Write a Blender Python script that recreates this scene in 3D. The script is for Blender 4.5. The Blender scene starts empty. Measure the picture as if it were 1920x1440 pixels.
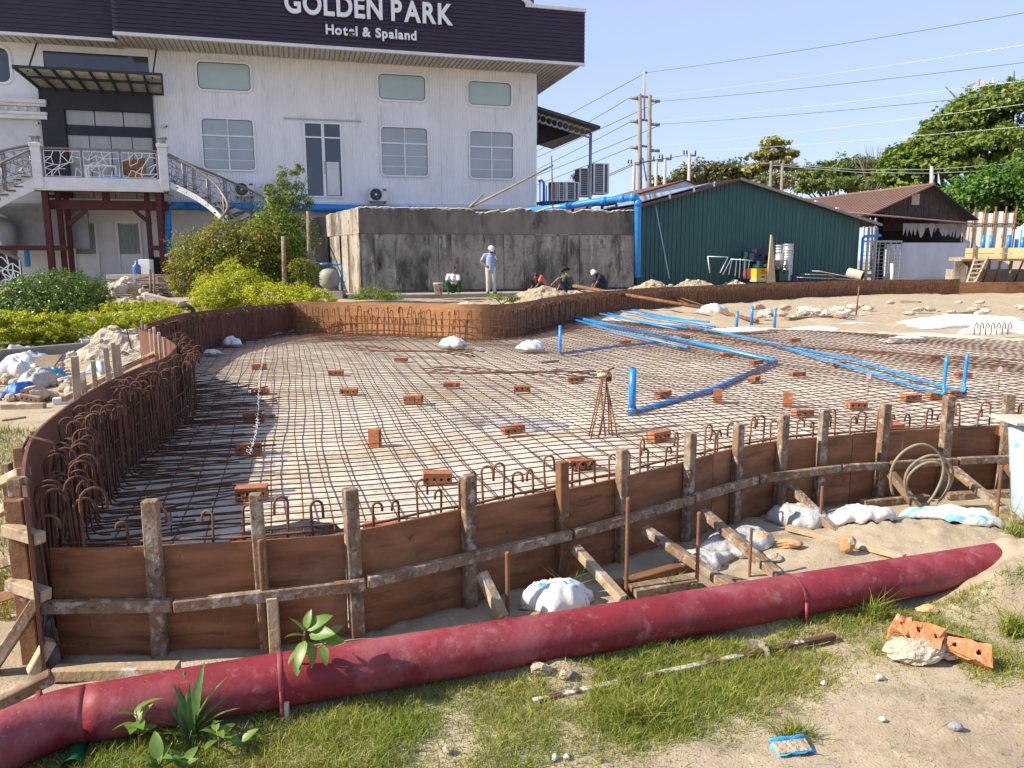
import bpy, bmesh, math, random
import numpy as np
from mathutils import Vector, Matrix
from math import sin, cos, pi, radians, sqrt, atan2

random.seed(7)
RNG = np.random.default_rng(11)
scene = bpy.context.scene
COL = scene.collection

# ------------------------------------------------------------------ camera
FPX = 1450.0                      # focal length in pixels of a 1920 px wide frame
PITCH, ROLL = radians(9.0), radians(0.3)
CAMP = Vector((0.0, 0.0, 1.65))
_F = Vector((0, cos(PITCH), -sin(PITCH)))
_U0 = Vector((0, sin(PITCH), cos(PITCH)))
_R0 = Vector((1, 0, 0))
_R = _R0 * cos(ROLL) - _U0 * sin(ROLL)
_U = _U0 * cos(ROLL) + _R0 * sin(ROLL)
cam_data = bpy.data.cameras.new('camera')
cam_data.sensor_fit = 'HORIZONTAL'
cam_data.sensor_width = 36.0
cam_data.lens = 36.0 * FPX / 1920.0
cam_data.clip_start = 0.05
cam_data.clip_end = 3000.0
cam = bpy.data.objects.new('camera', cam_data)
COL.objects.link(cam)
cam.matrix_world = Matrix(((_R.x, _U.x, -_F.x, CAMP.x), (_R.y, _U.y, -_F.y, CAMP.y),
                           (_R.z, _U.z, -_F.z, CAMP.z), (0, 0, 0, 1)))
scene.camera = cam

# ------------------------------------------------------------------ sky, sun, exposure
SUN_AZ = Vector((-0.975, -0.22, 0)).normalized()      # horizontal direction towards the sun
SUN_EL = radians(37.0)
world = bpy.data.worlds.new('World')
scene.world = world
world.use_nodes = True
wn = world.node_tree.nodes
wn.clear()
sky = wn.new('ShaderNodeTexSky')
sky.sky_type = 'NISHITA'
sky.sun_disc = False
sky.sun_elevation = SUN_EL
sky.sun_rotation = atan2(SUN_AZ.x, SUN_AZ.y)
sky.air_density = 1.0
sky.altitude = 6000.0
sky.dust_density = 0.0
sky.ozone_density = 3.0
bg = wn.new('ShaderNodeBackground')
bg.inputs['Strength'].default_value = 0.15
wo = wn.new('ShaderNodeOutputWorld')
tint = wn.new('ShaderNodeMix'); tint.data_type = 'RGBA'; tint.blend_type = 'MULTIPLY'      # white balance of the camera
tint.inputs['Factor'].default_value = 1.0
tint.inputs['B'].default_value = (1.52, 1.62, 2.0, 1)
even = wn.new('ShaderNodeGamma'); even.inputs['Gamma'].default_value = 0.3       # bright tropical haze: an even sky
world.node_tree.links.new(sky.outputs[0], even.inputs['Color'])
world.node_tree.links.new(even.outputs['Color'], tint.inputs['A'])
world.node_tree.links.new(tint.outputs['Result'], bg.inputs[0])
world.node_tree.links.new(bg.outputs[0], wo.inputs[0])
sun_data = bpy.data.lights.new('sun', 'SUN')
sun_data.energy = 3.7
sun_data.angle = radians(0.5)
sun_data.color = (1.0, 0.90, 0.74)
sun = bpy.data.objects.new('sun', sun_data)
COL.objects.link(sun)
_sd = Vector((SUN_AZ.x * cos(SUN_EL), SUN_AZ.y * cos(SUN_EL), sin(SUN_EL)))
sun.rotation_euler = _sd.to_track_quat('Z', 'Y').to_euler()
sun.location = _sd * 60
scene.view_settings.view_transform = 'Standard'
scene.view_settings.look = 'None'
scene.view_settings.exposure = 1.3
scene.view_settings.gamma = 1.0
scene.view_settings.use_curve_mapping = False
scene.render.film_transparent = False
try:
    scene.cycles.max_bounces = 6
    scene.cycles.transparent_max_bounces = 6
    scene.cycles.use_denoising = True
except Exception:
    pass

# ------------------------------------------------------------------ photograph measurements -> places
def ray(px, py):
    return _F + _R * ((px - 960.0) / FPX) - _U * ((py - 720.0) / FPX)

def G(px, py, z=0.0):
    """point at height z seen at that pixel of the photograph"""
    d = ray(px, py)
    t = (z - CAMP.z) / d.z
    return CAMP + d * t

def V(px, py, D):
    """point at distance D (world y) seen at that pixel"""
    d = ray(px, py)
    return CAMP + d * (D / d.y)

class Frame:
    """an upright local frame: x along, y away, z up"""
    def __init__(s, ox, oy, oz, deg):
        s.o = Vector((ox, oy, oz)); s.a = radians(deg)
        s.x = Vector((cos(s.a), sin(s.a), 0)); s.y = Vector((-sin(s.a), cos(s.a), 0))
    def w(s, x, y, z):
        return s.o + s.x * x + s.y * y + Vector((0, 0, z))
    def px(s, px, py, yoff=0.0):
        d = ray(px, py)
        p0 = s.o + s.y * yoff
        t = (p0 - CAMP).dot(s.y) / d.dot(s.y)
        p = CAMP + d * t - s.o
        return p.dot(s.x), p.z
    def loc(s, p):
        q = Vector(p) - s.o
        return Vector((q.dot(s.x), q.dot(s.y), q.z))

# ------------------------------------------------------------------ materials
MATS = {}
def _node(nt, kind, **kw):
    n = nt.nodes.new(kind)
    for k, v in kw.items():
        setattr(n, k, v)
    return n

def rgba(c):
    return (c[0], c[1], c[2], 1.0)

def mat(name, c1, c2=None, scale=4.0, rough=0.75, bump=0.15, bscale=60.0, metal=0.0, spec=0.35,
        stain=None, stretch=(1, 1, 1), detail=6.0, island=0.0, transl=None, coat=0.0, lo=0.35, hi=0.65,
        alpha=None, waves=None, bdist=0.01):
    """general weathered surface: two colours mixed by noise, stains with their own shape, fine relief"""
    if name in MATS:
        return MATS[name]
    m = bpy.data.materials.new(name)
    m.use_nodes = True
    nt = m.node_tree
    L = nt.links.new
    b = nt.nodes['Principled BSDF']
    out = nt.nodes['Material Output']
    b.inputs['Roughness'].default_value = rough
    b.inputs['Metallic'].default_value = metal
    b.inputs['Specular IOR Level'].default_value = spec
    if coat:
        b.inputs['Coat Weight'].default_value = coat
        b.inputs['Coat Roughness'].default_value = 0.25
    tc = _node(nt, 'ShaderNodeTexCoord')
    mp = _node(nt, 'ShaderNodeMapping')
    mp.inputs['Scale'].default_value = stretch
    L(tc.outputs['Object'], mp.inputs['Vector'])
    oi = _node(nt, 'ShaderNodeObjectInfo')
    off = _node(nt, 'ShaderNodeVectorMath', operation='SCALE')
    off.inputs[0].default_value = (37.0, 17.0, 23.0)
    L(oi.outputs['Random'], off.inputs['Scale'])
    add = _node(nt, 'ShaderNodeVectorMath', operation='ADD')
    L(mp.outputs['Vector'], add.inputs[0]); L(off.outputs[0], add.inputs[1])
    vec = add.outputs[0]
    col = None
    if c2 is not None:
        n1 = _node(nt, 'ShaderNodeTexNoise')
        n1.inputs['Scale'].default_value = scale
        n1.inputs['Detail'].default_value = detail
        n1.inputs['Roughness'].default_value = 0.62
        L(vec, n1.inputs['Vector'])
        r1 = _node(nt, 'ShaderNodeMapRange')
        r1.inputs['From Min'].default_value = lo; r1.inputs['From Max'].default_value = hi
        L(n1.outputs['Fac'], r1.inputs['Value'])
        mx = _node(nt, 'ShaderNodeMix', data_type='RGBA')
        mx.inputs['A'].default_value = rgba(c1); mx.inputs['B'].default_value = rgba(c2)
        L(r1.outputs['Result'], mx.inputs['Factor'])
        col = mx.outputs['Result']
    else:
        rg = _node(nt, 'ShaderNodeRGB'); rg.outputs[0].default_value = rgba(c1); col = rg.outputs[0]
    for st in (stain or []):
        sc_, ss, a0, a1, sstretch = st[0], st[1], st[2], st[3], (st[4] if len(st) > 4 else (1, 1, 1))
        mp2 = _node(nt, 'ShaderNodeMapping'); mp2.inputs['Scale'].default_value = sstretch
        L(tc.outputs['Object'], mp2.inputs['Vector'])
        ad2 = _node(nt, 'ShaderNodeVectorMath', operation='ADD')
        L(mp2.outputs['Vector'], ad2.inputs[0]); L(off.outputs[0], ad2.inputs[1])
        n2 = _node(nt, 'ShaderNodeTexNoise')
        n2.inputs['Scale'].default_value = ss; n2.inputs['Detail'].default_value = 8.0
        n2.inputs['Roughness'].default_value = 0.68
        L(ad2.outputs[0], n2.inputs['Vector'])
        r2 = _node(nt, 'ShaderNodeMapRange')
        r2.inputs['From Min'].default_value = a0; r2.inputs['From Max'].default_value = a1
        L(n2.outputs['Fac'], r2.inputs['Value'])
        m2 = _node(nt, 'ShaderNodeMix', data_type='RGBA')
        L(r2.outputs['Result'], m2.inputs['Factor']); L(col, m2.inputs['A'])
        m2.inputs['B'].default_value = rgba(sc_)
        col = m2.outputs['Result']
    if island:
        gi = _node(nt, 'ShaderNodeNewGeometry')
        hs = _node(nt, 'ShaderNodeHueSaturation')
        ra = _node(nt, 'ShaderNodeMapRange')
        ra.inputs['To Min'].default_value = 1 - island; ra.inputs['To Max'].default_value = 1 + island
        L(gi.outputs['Random Per Island'], ra.inputs['Value']); L(ra.outputs['Result'], hs.inputs['Value'])
        rb = _node(nt, 'ShaderNodeMapRange')
        rb.inputs['To Min'].default_value = 0.5 + island * 0.07; rb.inputs['To Max'].default_value = 0.5 - island * 0.07
        L(gi.outputs['Random Per Island'], rb.inputs['Value']); L(rb.outputs['Result'], hs.inputs['Hue'])
        L(col, hs.inputs['Color']); col = hs.outputs['Color']
    L(col, b.inputs['Base Color'])
    hsock = None
    if bump:
        n3 = _node(nt, 'ShaderNodeTexNoise')
        n3.inputs['Scale'].default_value = bscale; n3.inputs['Detail'].default_value = 4.0
        L(vec, n3.inputs['Vector'])
        hsock = n3.outputs['Fac']
    if waves:                        # (axis, wavelength, strength)
        w = _node(nt, 'ShaderNodeTexWave', wave_type='BANDS', bands_direction=waves[0], wave_profile='SIN')
        w.inputs['Scale'].default_value = 2 * pi / (20 * waves[1])
        w.inputs['Distortion'].default_value = 0.0
        L(tc.outputs['Object'], w.inputs['Vector'])
        if hsock is not None:
            mm = _node(nt, 'ShaderNodeMath', operation='MULTIPLY_ADD')
            L(w.outputs['Fac'], mm.inputs[0]); mm.inputs[1].default_value = waves[2]
            L(hsock, mm.inputs[2]); hsock = mm.outputs[0]
        else:
            hsock = w.outputs['Fac']
    if hsock is not None:
        bp = _node(nt, 'ShaderNodeBump')
        bp.inputs['Strength'].default_value = max(bump, 0.01) if not waves else max(bump, waves[2] * 0.3)
        bp.inputs['Distance'].default_value = bdist
        L(hsock, bp.inputs['Height']); L(bp.outputs['Normal'], b.inputs['Normal'])
    surf = b.outputs['BSDF']
    if transl is not None:
        tr = _node(nt, 'ShaderNodeBsdfTranslucent')
        mt = _node(nt, 'ShaderNodeMix', data_type='RGBA', blend_type='MULTIPLY')
        mt.inputs['Factor'].default_value = 1.0
        L(col, mt.inputs['A']); mt.inputs['B'].default_value = (1.3, 1.35, 0.5, 1) if island else (1, 1, 1, 1)
        L(mt.outputs['Result'], tr.inputs['Color'])
        ms = _node(nt, 'ShaderNodeMixShader'); ms.inputs[0].default_value = transl
        L(surf, ms.inputs[1]); L(tr.outputs[0], ms.inputs[2]); surf = ms.outputs[0]
    if alpha is not None:
        tp = _node(nt, 'ShaderNodeBsdfTransparent')
        ms = _node(nt, 'ShaderNodeMixShader'); ms.inputs[0].default_value = alpha
        L(tp.outputs[0], ms.inputs[1]); L(surf, ms.inputs[2]); surf = ms.outputs[0]
    L(surf, out.inputs['Surface'])
    MATS[name] = m
    return m

# ------------------------------------------------------------------ mesh building
class MB:
    """collects faces; build() links them as ONE mesh object"""
    def __init__(s):
        s.v, s.f, s.sm = [], [], []
    def add(s, vs, fs, smooth=False):
        k = len(s.v)
        s.v.extend([tuple(v) for v in vs])
        for f in fs:
            s.f.append(tuple(i + k for i in f)); s.sm.append(smooth)
        return s
    def box(s, x0, x1, y0, y1, z0, z1):
        vs = [(x0, y0, z0), (x1, y0, z0), (x1, y1, z0), (x0, y1, z0), (x0, y0, z1), (x1, y0, z1), (x1, y1, z1), (x0, y1, z1)]
        return s.add(vs, [(0, 3, 2, 1), (4, 5, 6, 7), (0, 1, 5, 4), (1, 2, 6, 5), (2, 3, 7, 6), (3, 0, 4, 7)])
    def beam(s, p0, p1, w, h, up=(0, 0, 1), roll=0.0, jit=0.0):
        p0, p1 = Vector(p0), Vector(p1)
        d = (p1 - p0).normalized()
        up = Vector(up)
        if abs(d.dot(up)) > 0.98:
            up = Vector((0, 1, 0))
        sx = d.cross(up).normalized(); sz = sx.cross(d).normalized()
        if roll:
            q = Matrix.Rotation(roll, 3, d); sx = q @ sx; sz = q @ sz
        vs = []
        for p in (p0, p1):
            for a, b in ((-1, -1), (1, -1), (1, 1), (-1, 1)):
                vs.append(p + sx * (a * w / 2 * (1 + jit * random.uniform(-1, 1))) + sz * (b * h / 2 * (1 + jit * random.uniform(-1, 1))))
        return s.add(vs, [(3, 2, 1, 0), (4, 5, 6, 7), (0, 1, 5, 4), (1, 2, 6, 5), (2, 3, 7, 6), (3, 0, 4, 7)])
    def tube(s, pts, r, n=6, cap=True, smooth=True, closed=False):
        pts = [Vector(p) for p in pts]
        m = len(pts)
        rs = r if isinstance(r, (list, tuple)) else [r] * m
        tang = []
        for i in range(m):
            if closed:
                t = pts[(i + 1) % m] - pts[i - 1]
            else:
                t = pts[min(i + 1, m - 1)] - pts[max(i - 1, 0)]
            tang.append(t.normalized() if t.length > 1e-9 else Vector((0, 0, 1)))
        t0 = tang[0]
        ref = Vector((0, 0, 1)) if abs(t0.z) < 0.9 else Vector((1, 0, 0))
        nx = (ref - t0 * ref.dot(t0)).normalized()
        vs = []
        for i in range(m):
            t = tang[i]
            nx = (nx - t * nx.dot(t))
            nx = nx.normalized() if nx.length > 1e-6 else Vector((t.y, -t.x, 0)).normalized()
            ny = t.cross(nx)
            for k in range(n):
                a = 2 * pi * k / n
                vs.append(pts[i] + nx * (cos(a) * rs[i]) + ny * (sin(a) * rs[i]))
        fs = []
        rng = m if closed else m - 1
        for i in range(rng):
            j = (i + 1) % m
            for k in range(n):
                fs.append((i * n + k, i * n + (k + 1) % n, j * n + (k + 1) % n, j * n + k))
        s.add(vs, fs, smooth)
        if cap and not closed:
            k0 = len(s.v) - m * n
            s.f.append(tuple(k0 + k for k in range(n))[::-1]); s.sm.append(False)
            s.f.append(tuple(k0 + (m - 1) * n + k for k in range(n))); s.sm.append(False)
        return s
    def lathe(s, prof, n=16, c=(0, 0, 0), smooth=True):
        vs = []; c = Vector(c)
        for r, z in prof:
            for k in range(n):
                a = 2 * pi * k / n
                vs.append((c.x + r * cos(a), c.y + r * sin(a), c.z + z))
        fs = []
        for i in range(len(prof) - 1):
            for k in range(n):
                fs.append((i * n + k, i * n + (k + 1) % n, (i + 1) * n + (k + 1) % n, (i + 1) * n + k))
        return s.add(vs, fs, smooth)
    def prism(s, poly, y0, y1):
        """poly: (x, z) outline counter-clockwise seen from -y; extruded along y"""
        n = len(poly)
        vs = [(x, y0, z) for x, z in poly] + [(x, y1, z) for x, z in poly]
        fs = [tuple(range(n)), tuple(range(2 * n - 1, n - 1, -1))]
        for i in range(n):
            j = (i + 1) % n
            fs.append((j, i, i + n, j + n))
        return s.add(vs, fs)
    def slab(s, poly, z0, z1):
        """poly: (x, y) outline counter-clockwise; extruded along z"""
        n = len(poly)
        vs = [(p[0], p[1], z0) for p in poly] + [(p[0], p[1], z1) for p in poly]
        fs = [tuple(range(n - 1, -1, -1)), tuple(range(n, 2 * n))]
        for i in range(n):
            j = (i + 1) % n
            fs.append((i, j, j + n, i + n))
        return s.add(vs, fs)
    def ring(s, outer, inner, y0, y1):
        """flat frame between two (x, z) outlines of equal count; extruded along y (y0 front)"""
        n = len(outer)
        vs = [(x, y0, z) for x, z in outer] + [(x, y0, z) for x, z in inner] + [(x, y1, z) for x, z in outer] + [(x, y1, z) for x, z in inner]
        fs = []
        for i in range(n):
            j = (i + 1) % n
            fs += [(i, j, n + j, n + i), (2 * n + j, 2 * n + i, 3 * n + i, 3 * n + j), (j, i, 2 * n + i, 2 * n + j), (n + i, n + j, 3 * n + j, 3 * n + i)]
        return s.add(vs, fs)
    def ball(s, c, r, n=10, m=7, scale=(1, 1, 1), smooth=True):
        prof = []
        vs = []; c = Vector(c)
        for i in range(m + 1):
            th = -pi / 2 + pi * i / m
            for k in range(n):
                a = 2 * pi * k / n
                vs.append((c.x + r * scale[0] * cos(th) * cos(a), c.y + r * scale[1] * cos(th) * sin(a), c.z + r * scale[2] * sin(th)))
        fs = []
        for i in range(m):
            for k in range(n):
                fs.append((i * n + k, i * n + (k + 1) % n, (i + 1) * n + (k + 1) % n, (i + 1) * n + k))
        return s.add(vs, fs, smooth)
    def rock(s, c, r, scale=(1, 1, 1), seed=0, rough=0.3, n=9, m=6, smooth=False, flat=None):
        rr = random.Random(seed)
        k0 = len(s.v)
        s.ball((0, 0, 0), 1.0, n, m, smooth=smooth)
        dirs = [Vector((rr.gauss(0, 1), rr.gauss(0, 1), rr.gauss(0, 1))).normalized() for _ in range(7)]
        offs = [rr.uniform(0.5, 0.95) for _ in dirs]
        jt = {}
        for i in range(k0, len(s.v)):
            p = Vector(s.v[i])
            for d, o in zip(dirs, offs):            # chop by random planes
                e = p.dot(d) - o
                if e > 0:
                    p = p - d * e * 0.9
            key = (round(s.v[i][0], 4), round(s.v[i][1], 4), round(s.v[i][2], 4))
            if key not in jt:
                jt[key] = Vector((rr.uniform(-1, 1), rr.uniform(-1, 1), rr.uniform(-1, 1))) * rough * 0.25
            p = p + jt[key]
            s.v[i] = (c[0] + p.x * r * scale[0], c[1] + p.y * r * scale[1], c[2] + p.z * r * scale[2])
        return s
    def xf(s, M):
        s.v = [tuple(M @ Vector(v)) for v in s.v]
        return s
    def mesh(s, name='mesh'):
        me = bpy.data.meshes.new(name)
        me.from_pydata(s.v, [], s.f)
        me.polygons.foreach_set('use_smooth', s.sm)
        me.update()
        return me
    def build(s, name, m, parent=None, world=False, bevel=0.0):
        """child: vertices are in the parent's frame (world=True: in world space); top-level: origin at the base"""
        vs = s.v
        loc = Vector((0, 0, 0))
        if parent is not None:
            if world:
                I = root_matrix(parent).inverted()
                vs = [tuple(I @ Vector(v)) for v in vs]
        else:
            a = np.array(vs)
            mn, mxx = a.min(0), a.max(0)
            loc = Vector(((mn[0] + mxx[0]) / 2, (mn[1] + mxx[1]) / 2, mn[2]))
            vs = [(v[0] - loc.x, v[1] - loc.y, v[2] - loc.z) for v in vs]
        keep = s.v; s.v = vs
        me = s.mesh(name); s.v = keep
        me.materials.append(m)
        o = bpy.data.objects.new(name, me)
        COL.objects.link(o)
        o.location = loc
        if parent is not None:
            o.parent = parent
        if bevel:
            bv = o.modifiers.new('edge', 'BEVEL'); bv.width = bevel; bv.segments = 1; bv.limit_method = 'ANGLE'
        return o

def root_matrix(o):
    M = Matrix.Translation(o.location) @ o.rotation_euler.to_matrix().to_4x4()
    if o.parent is not None:
        return root_matrix(o.parent) @ M
    return M

def np_mesh(name, verts, faces4):
    me = bpy.data.meshes.new(name)
    nv, nf = len(verts), len(faces4)
    k = faces4.shape[1]
    me.vertices.add(nv); me.vertices.foreach_set('co', np.ascontiguousarray(verts, dtype=np.float32).ravel())
    me.loops.add(nf * k); me.loops.foreach_set('vertex_index', np.ascontiguousarray(faces4, dtype=np.int32).ravel())
    me.polygons.add(nf)
    me.polygons.foreach_set('loop_start', np.arange(0, nf * k, k, dtype=np.int32))
    me.polygons.foreach_set('loop_total', np.full(nf, k, dtype=np.int32))
    me.update(calc_edges=True)
    return me

def link(name, me, m=None, parent=None, loc=(0, 0, 0), rot=(0, 0, 0), scl=(1, 1, 1)):
    if m is not None and not me.materials:
        me.materials.append(m)
    o = bpy.data.objects.new(name, me)
    COL.objects.link(o)
    o.location = loc; o.rotation_euler = rot; o.scale = scl
    if parent is not None:
        o.parent = parent
    return o

def tag(o, label=None, cat=None, group=None, kind=None):
    if label: o['label'] = label
    if cat: o['category'] = cat
    if group: o['group'] = group
    if kind: o['kind'] = kind
    return o

def thing(name, label, cat, loc=(0, 0, 0), rz=0.0, group=None):
    o = bpy.data.objects.new(name, None)
    COL.objects.link(o)
    o.location = loc; o.rotation_euler = (0, 0, rz)
    o.empty_display_size = 0.2
    return tag(o, label, cat, group)

def fthing(name, label, cat, fr, group=None):
    return thing(name, label, cat, fr.o, fr.a, group)

def copy_tree(o, parent=None):
    c = o.copy(); COL.objects.link(c); c.parent = parent
    for ch in list(o.children):
        copy_tree(ch, c)
    return c

# ------------------------------------------------------------------ value noise for shapes
_perm = np.random.default_rng(5).random((64, 64, 8))
def vnoise(x, y, k=0):
    x = np.asarray(x, dtype=float); y = np.asarray(y, dtype=float)
    xi, yi = np.floor(x).astype(int), np.floor(y).astype(int)
    fx, fy = x - xi, y - yi
    fx = fx * fx * (3 - 2 * fx); fy = fy * fy * (3 - 2 * fy)
    P = _perm[:, :, k]
    a = P[xi % 64, yi % 64]; b = P[(xi + 1) % 64, yi % 64]; c = P[xi % 64, (yi + 1) % 64]; d = P[(xi + 1) % 64, (yi + 1) % 64]
    return (a * (1 - fx) + b * fx) * (1 - fy) + (c * (1 - fx) + d * fx) * fy
def fbm(x, y, k=0, o=4):
    s = 0; a = 0.5
    for i in range(o):
        s = s + a * vnoise(np.asarray(x) * 2 ** i + 13 * i, np.asarray(y) * 2 ** i + 7 * i, (k + i) % 8); a *= 0.5
    return s
def sstep(a, b, x):
    t = np.clip((np.asarray(x, dtype=float) - a) / (b - a), 0, 1)
    return t * t * (3 - 2 * t)

# ================================================================== materials of the place
ply = mat('film_plywood', (0.29, 0.128, 0.056), (0.155, 0.063, 0.029), scale=3.0, stretch=(1, 1, 5), rough=0.55, bump=0.08, bscale=90,
          stain=[((0.34, 0.20, 0.11), 1.4, 0.56, 0.80), ((0.05, 0.03, 0.02), 9, 0.64, 0.72), ((0.38, 0.31, 0.24), 3.2, 0.66, 0.72, (5, 5, 1)), ((0.09, 0.04, 0.02), 2.2, 0.56, 0.70, (1, 1, 9))])
ply_red = mat('red_film_plywood', (0.17, 0.065, 0.038), (0.10, 0.042, 0.028), scale=1.8, rough=0.6, bump=0.06, bscale=80,
              stain=[((0.30, 0.18, 0.11), 2.2, 0.60, 0.84)])
ply_pale = mat('pale_plywood', (0.36, 0.17, 0.072), (0.25, 0.115, 0.05), scale=2.0, stretch=(1, 1, 6), rough=0.6, bump=0.08,
               stain=[((0.16, 0.08, 0.04), 5, 0.62, 0.78)])
timber = mat('weathered_timber', (0.26, 0.17, 0.10), (0.13, 0.075, 0.045), scale=6, stretch=(1, 1, 1), rough=0.85, bump=0.5, bscale=45,
             stain=[((0.38, 0.34, 0.29), 19, 0.52, 0.64), ((0.33, 0.28, 0.22), 4, 0.52, 0.70), ((0.06, 0.035, 0.02), 26, 0.58, 0.66)])
timber_pale = mat('pale_timber', (0.46, 0.36, 0.24), (0.30, 0.21, 0.13), scale=5, rough=0.85, bump=0.4, bscale=50,
                  stain=[((0.58, 0.55, 0.50), 6, 0.55, 0.64), ((0.12, 0.07, 0.04), 8, 0.60, 0.72)])
timber_brown = mat('brown_timber', (0.22, 0.11, 0.05), (0.13, 0.06, 0.03), scale=6, rough=0.8, bump=0.3, bscale=50,
                   stain=[((0.45, 0.40, 0.34), 8, 0.60, 0.68)])
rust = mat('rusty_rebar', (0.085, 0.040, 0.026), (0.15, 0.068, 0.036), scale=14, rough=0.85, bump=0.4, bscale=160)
rust_lit = mat('sunlit_rusty_rebar', (0.14, 0.068, 0.038), (0.24, 0.11, 0.05), scale=10, rough=0.85, bump=0.3, bscale=120)  # lighter copy of the rust, sunlight put into its colour
brickm = mat('fired_brick', (0.37, 0.145, 0.068), (0.29, 0.105, 0.05), scale=16, rough=0.9, bump=0.4, bscale=90,
             stain=[((0.58, 0.34, 0.20), 12, 0.60, 0.74)])
mortar = mat('lime_mortar', (0.55, 0.47, 0.36), (0.42, 0.34, 0.25), scale=18, rough=0.95, bump=0.9, bscale=50, bdist=0.02)
sandm = mat('sandy_soil', (0.44, 0.36, 0.25), (0.34, 0.27, 0.18), scale=7, rough=0.95, bump=0.8, bscale=55, bdist=0.02)
rubble = mat('pale_rubble', (0.50, 0.44, 0.35), (0.36, 0.30, 0.22), scale=9, rough=0.95, bump=0.7, bscale=30, bdist=0.02)
bluepvc = mat('blue_plastic_pipe', (0.02, 0.25, 0.66), (0.02, 0.20, 0.55), scale=4, rough=0.35, bump=0.03, spec=0.5,
              stain=[((0.25, 0.33, 0.42), 5, 0.62, 0.85)])
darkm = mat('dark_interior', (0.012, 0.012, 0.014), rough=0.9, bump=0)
steel = mat('grey_steel', (0.42, 0.43, 0.44), (0.32, 0.33, 0.34), scale=6, rough=0.45, metal=0.6, bump=0.1)
whiteplastic = mat('white_plastic_sheet', (0.78, 0.78, 0.77), (0.66, 0.65, 0.62), scale=5, rough=0.4, bump=0.5, bscale=12, bdist=0.02,
                   transl=0.15)

# ================================================================== pool outline (plan), from the top edge of its shuttering
ZT = 0.76          # top of the left and rear shuttering
ZF = 0.48          # top of the front shuttering
left_px = [(52, 931), (47, 890), (54, 845), (70, 815), (103, 784), (175, 733), (259, 690), (312, 668), (324, 655)]
LEFT = [G(x, y, ZT) for x, y in left_px]
LEFT += [Vector((-3.75, 8.6, ZT)), Vector((-4.35, 9.6, ZT)), Vector((-5.2, 10.8, ZT))]
LEFT += [G(x, y, ZT) for x, y in [(300, 601), (345, 589), (440, 576), (548, 566)]]
REAR = [G(x, y, ZT) for x, y in [(548, 566), (625, 566), (700, 567), (790, 569), (870, 571), (935, 570), (985, 565), (1040, 556), (1100, 548), (1200, 541), (1313, 535.3), (1463, 529.5), (1640, 525), (1800, 523)]]
front_px = [(96, 1027), (190, 1026), (290, 1022), (480, 1012), (655, 998), (865, 955), (1045, 918), (1160, 893), (1275, 865), (1365, 842), (1455, 826), (1535, 819), (1640, 811), (1755, 804), (1867, 799), (1960, 795)]
FRONT = [G(x, y, ZF) for x, y in front_px] + [Vector((5.7, 6.6, ZF)), Vector((7.4, 7.5, ZF)), Vector((9.5, 8.9, ZF))]

def resample(pts, step):
    pts = [Vector(p) for p in pts]
    acc = [0.0]
    for a, b in zip(pts, pts[1:]):
        acc.append(acc[-1] + (b - a).length)
    n = max(2, int(round(acc[-1] / step)) + 1)
    out = []
    j = 0
    for i in range(n):
        s = acc[-1] * i / (n - 1)
        while j < len(pts) - 2 and acc[j + 1] < s:
            j += 1
        t = (s - acc[j]) / max(1e-9, acc[j + 1] - acc[j])
        out.append(pts[j].lerp(pts[j + 1], t))
    return out

def smooth_path(pts, k=6):
    """Catmull-Rom through the points"""
    P = [Vector(p) for p in pts]
    P = [P[0] * 2 - P[1]] + P + [P[-1] * 2 - P[-2]]
    out = []
    for i in range(1, len(P) - 2):
        for j in range(k):
            t = j / k
            a, b, c, d = P[i - 1], P[i], P[i + 1], P[i + 2]
            out.append(0.5 * ((2 * b) + (c - a) * t + (2 * a - 5 * b + 4 * c - d) * t * t + (3 * b - a - 3 * c + d) * t ** 3))
    out.append(P[-2])
    return out

LEFT_S = smooth_path(LEFT)
REAR_S = smooth_path(REAR)
FRONT_S = smooth_path(FRONT, 4)
POOL = [(p.x, p.y) for p in FRONT_S] + [(22, 17), (30, 33)] + [(p.x, p.y) for p in reversed(REAR_S)] + [(p.x, p.y) for p in reversed(LEFT_S)]
POOL_NP = np.array(POOL)

def inside(x, y, poly=POOL_NP):
    x = np.asarray(x, dtype=float); y = np.asarray(y, dtype=float)
    r = np.zeros(x.shape, dtype=bool)
    n = len(poly); j = n - 1
    for i in range(n):
        xi, yi = poly[i]; xj, yj = poly[j]
        c = ((yi > y) != (yj > y)) & (x < (xj - xi) * (y - yi) / (yj - yi + 1e-12) + xi)
        r ^= c; j = i
    return r

def dist_poly(x, y, poly=POOL_NP):
    x = np.asarray(x, dtype=float); y = np.asarray(y, dtype=float)
    d = np.full(x.shape, 1e9)
    n = len(poly); j = n - 1
    for i in range(n):
        ax, ay = poly[j]; bx, by = poly[i]
        ex, ey = bx - ax, by - ay
        t = np.clip(((x - ax) * ex + (y - ay) * ey) / (ex * ex + ey * ey + 1e-12), 0, 1)
        d = np.minimum(d, np.hypot(x - ax - t * ex, y - ay - t * ey)); j = i
    return d

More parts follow.
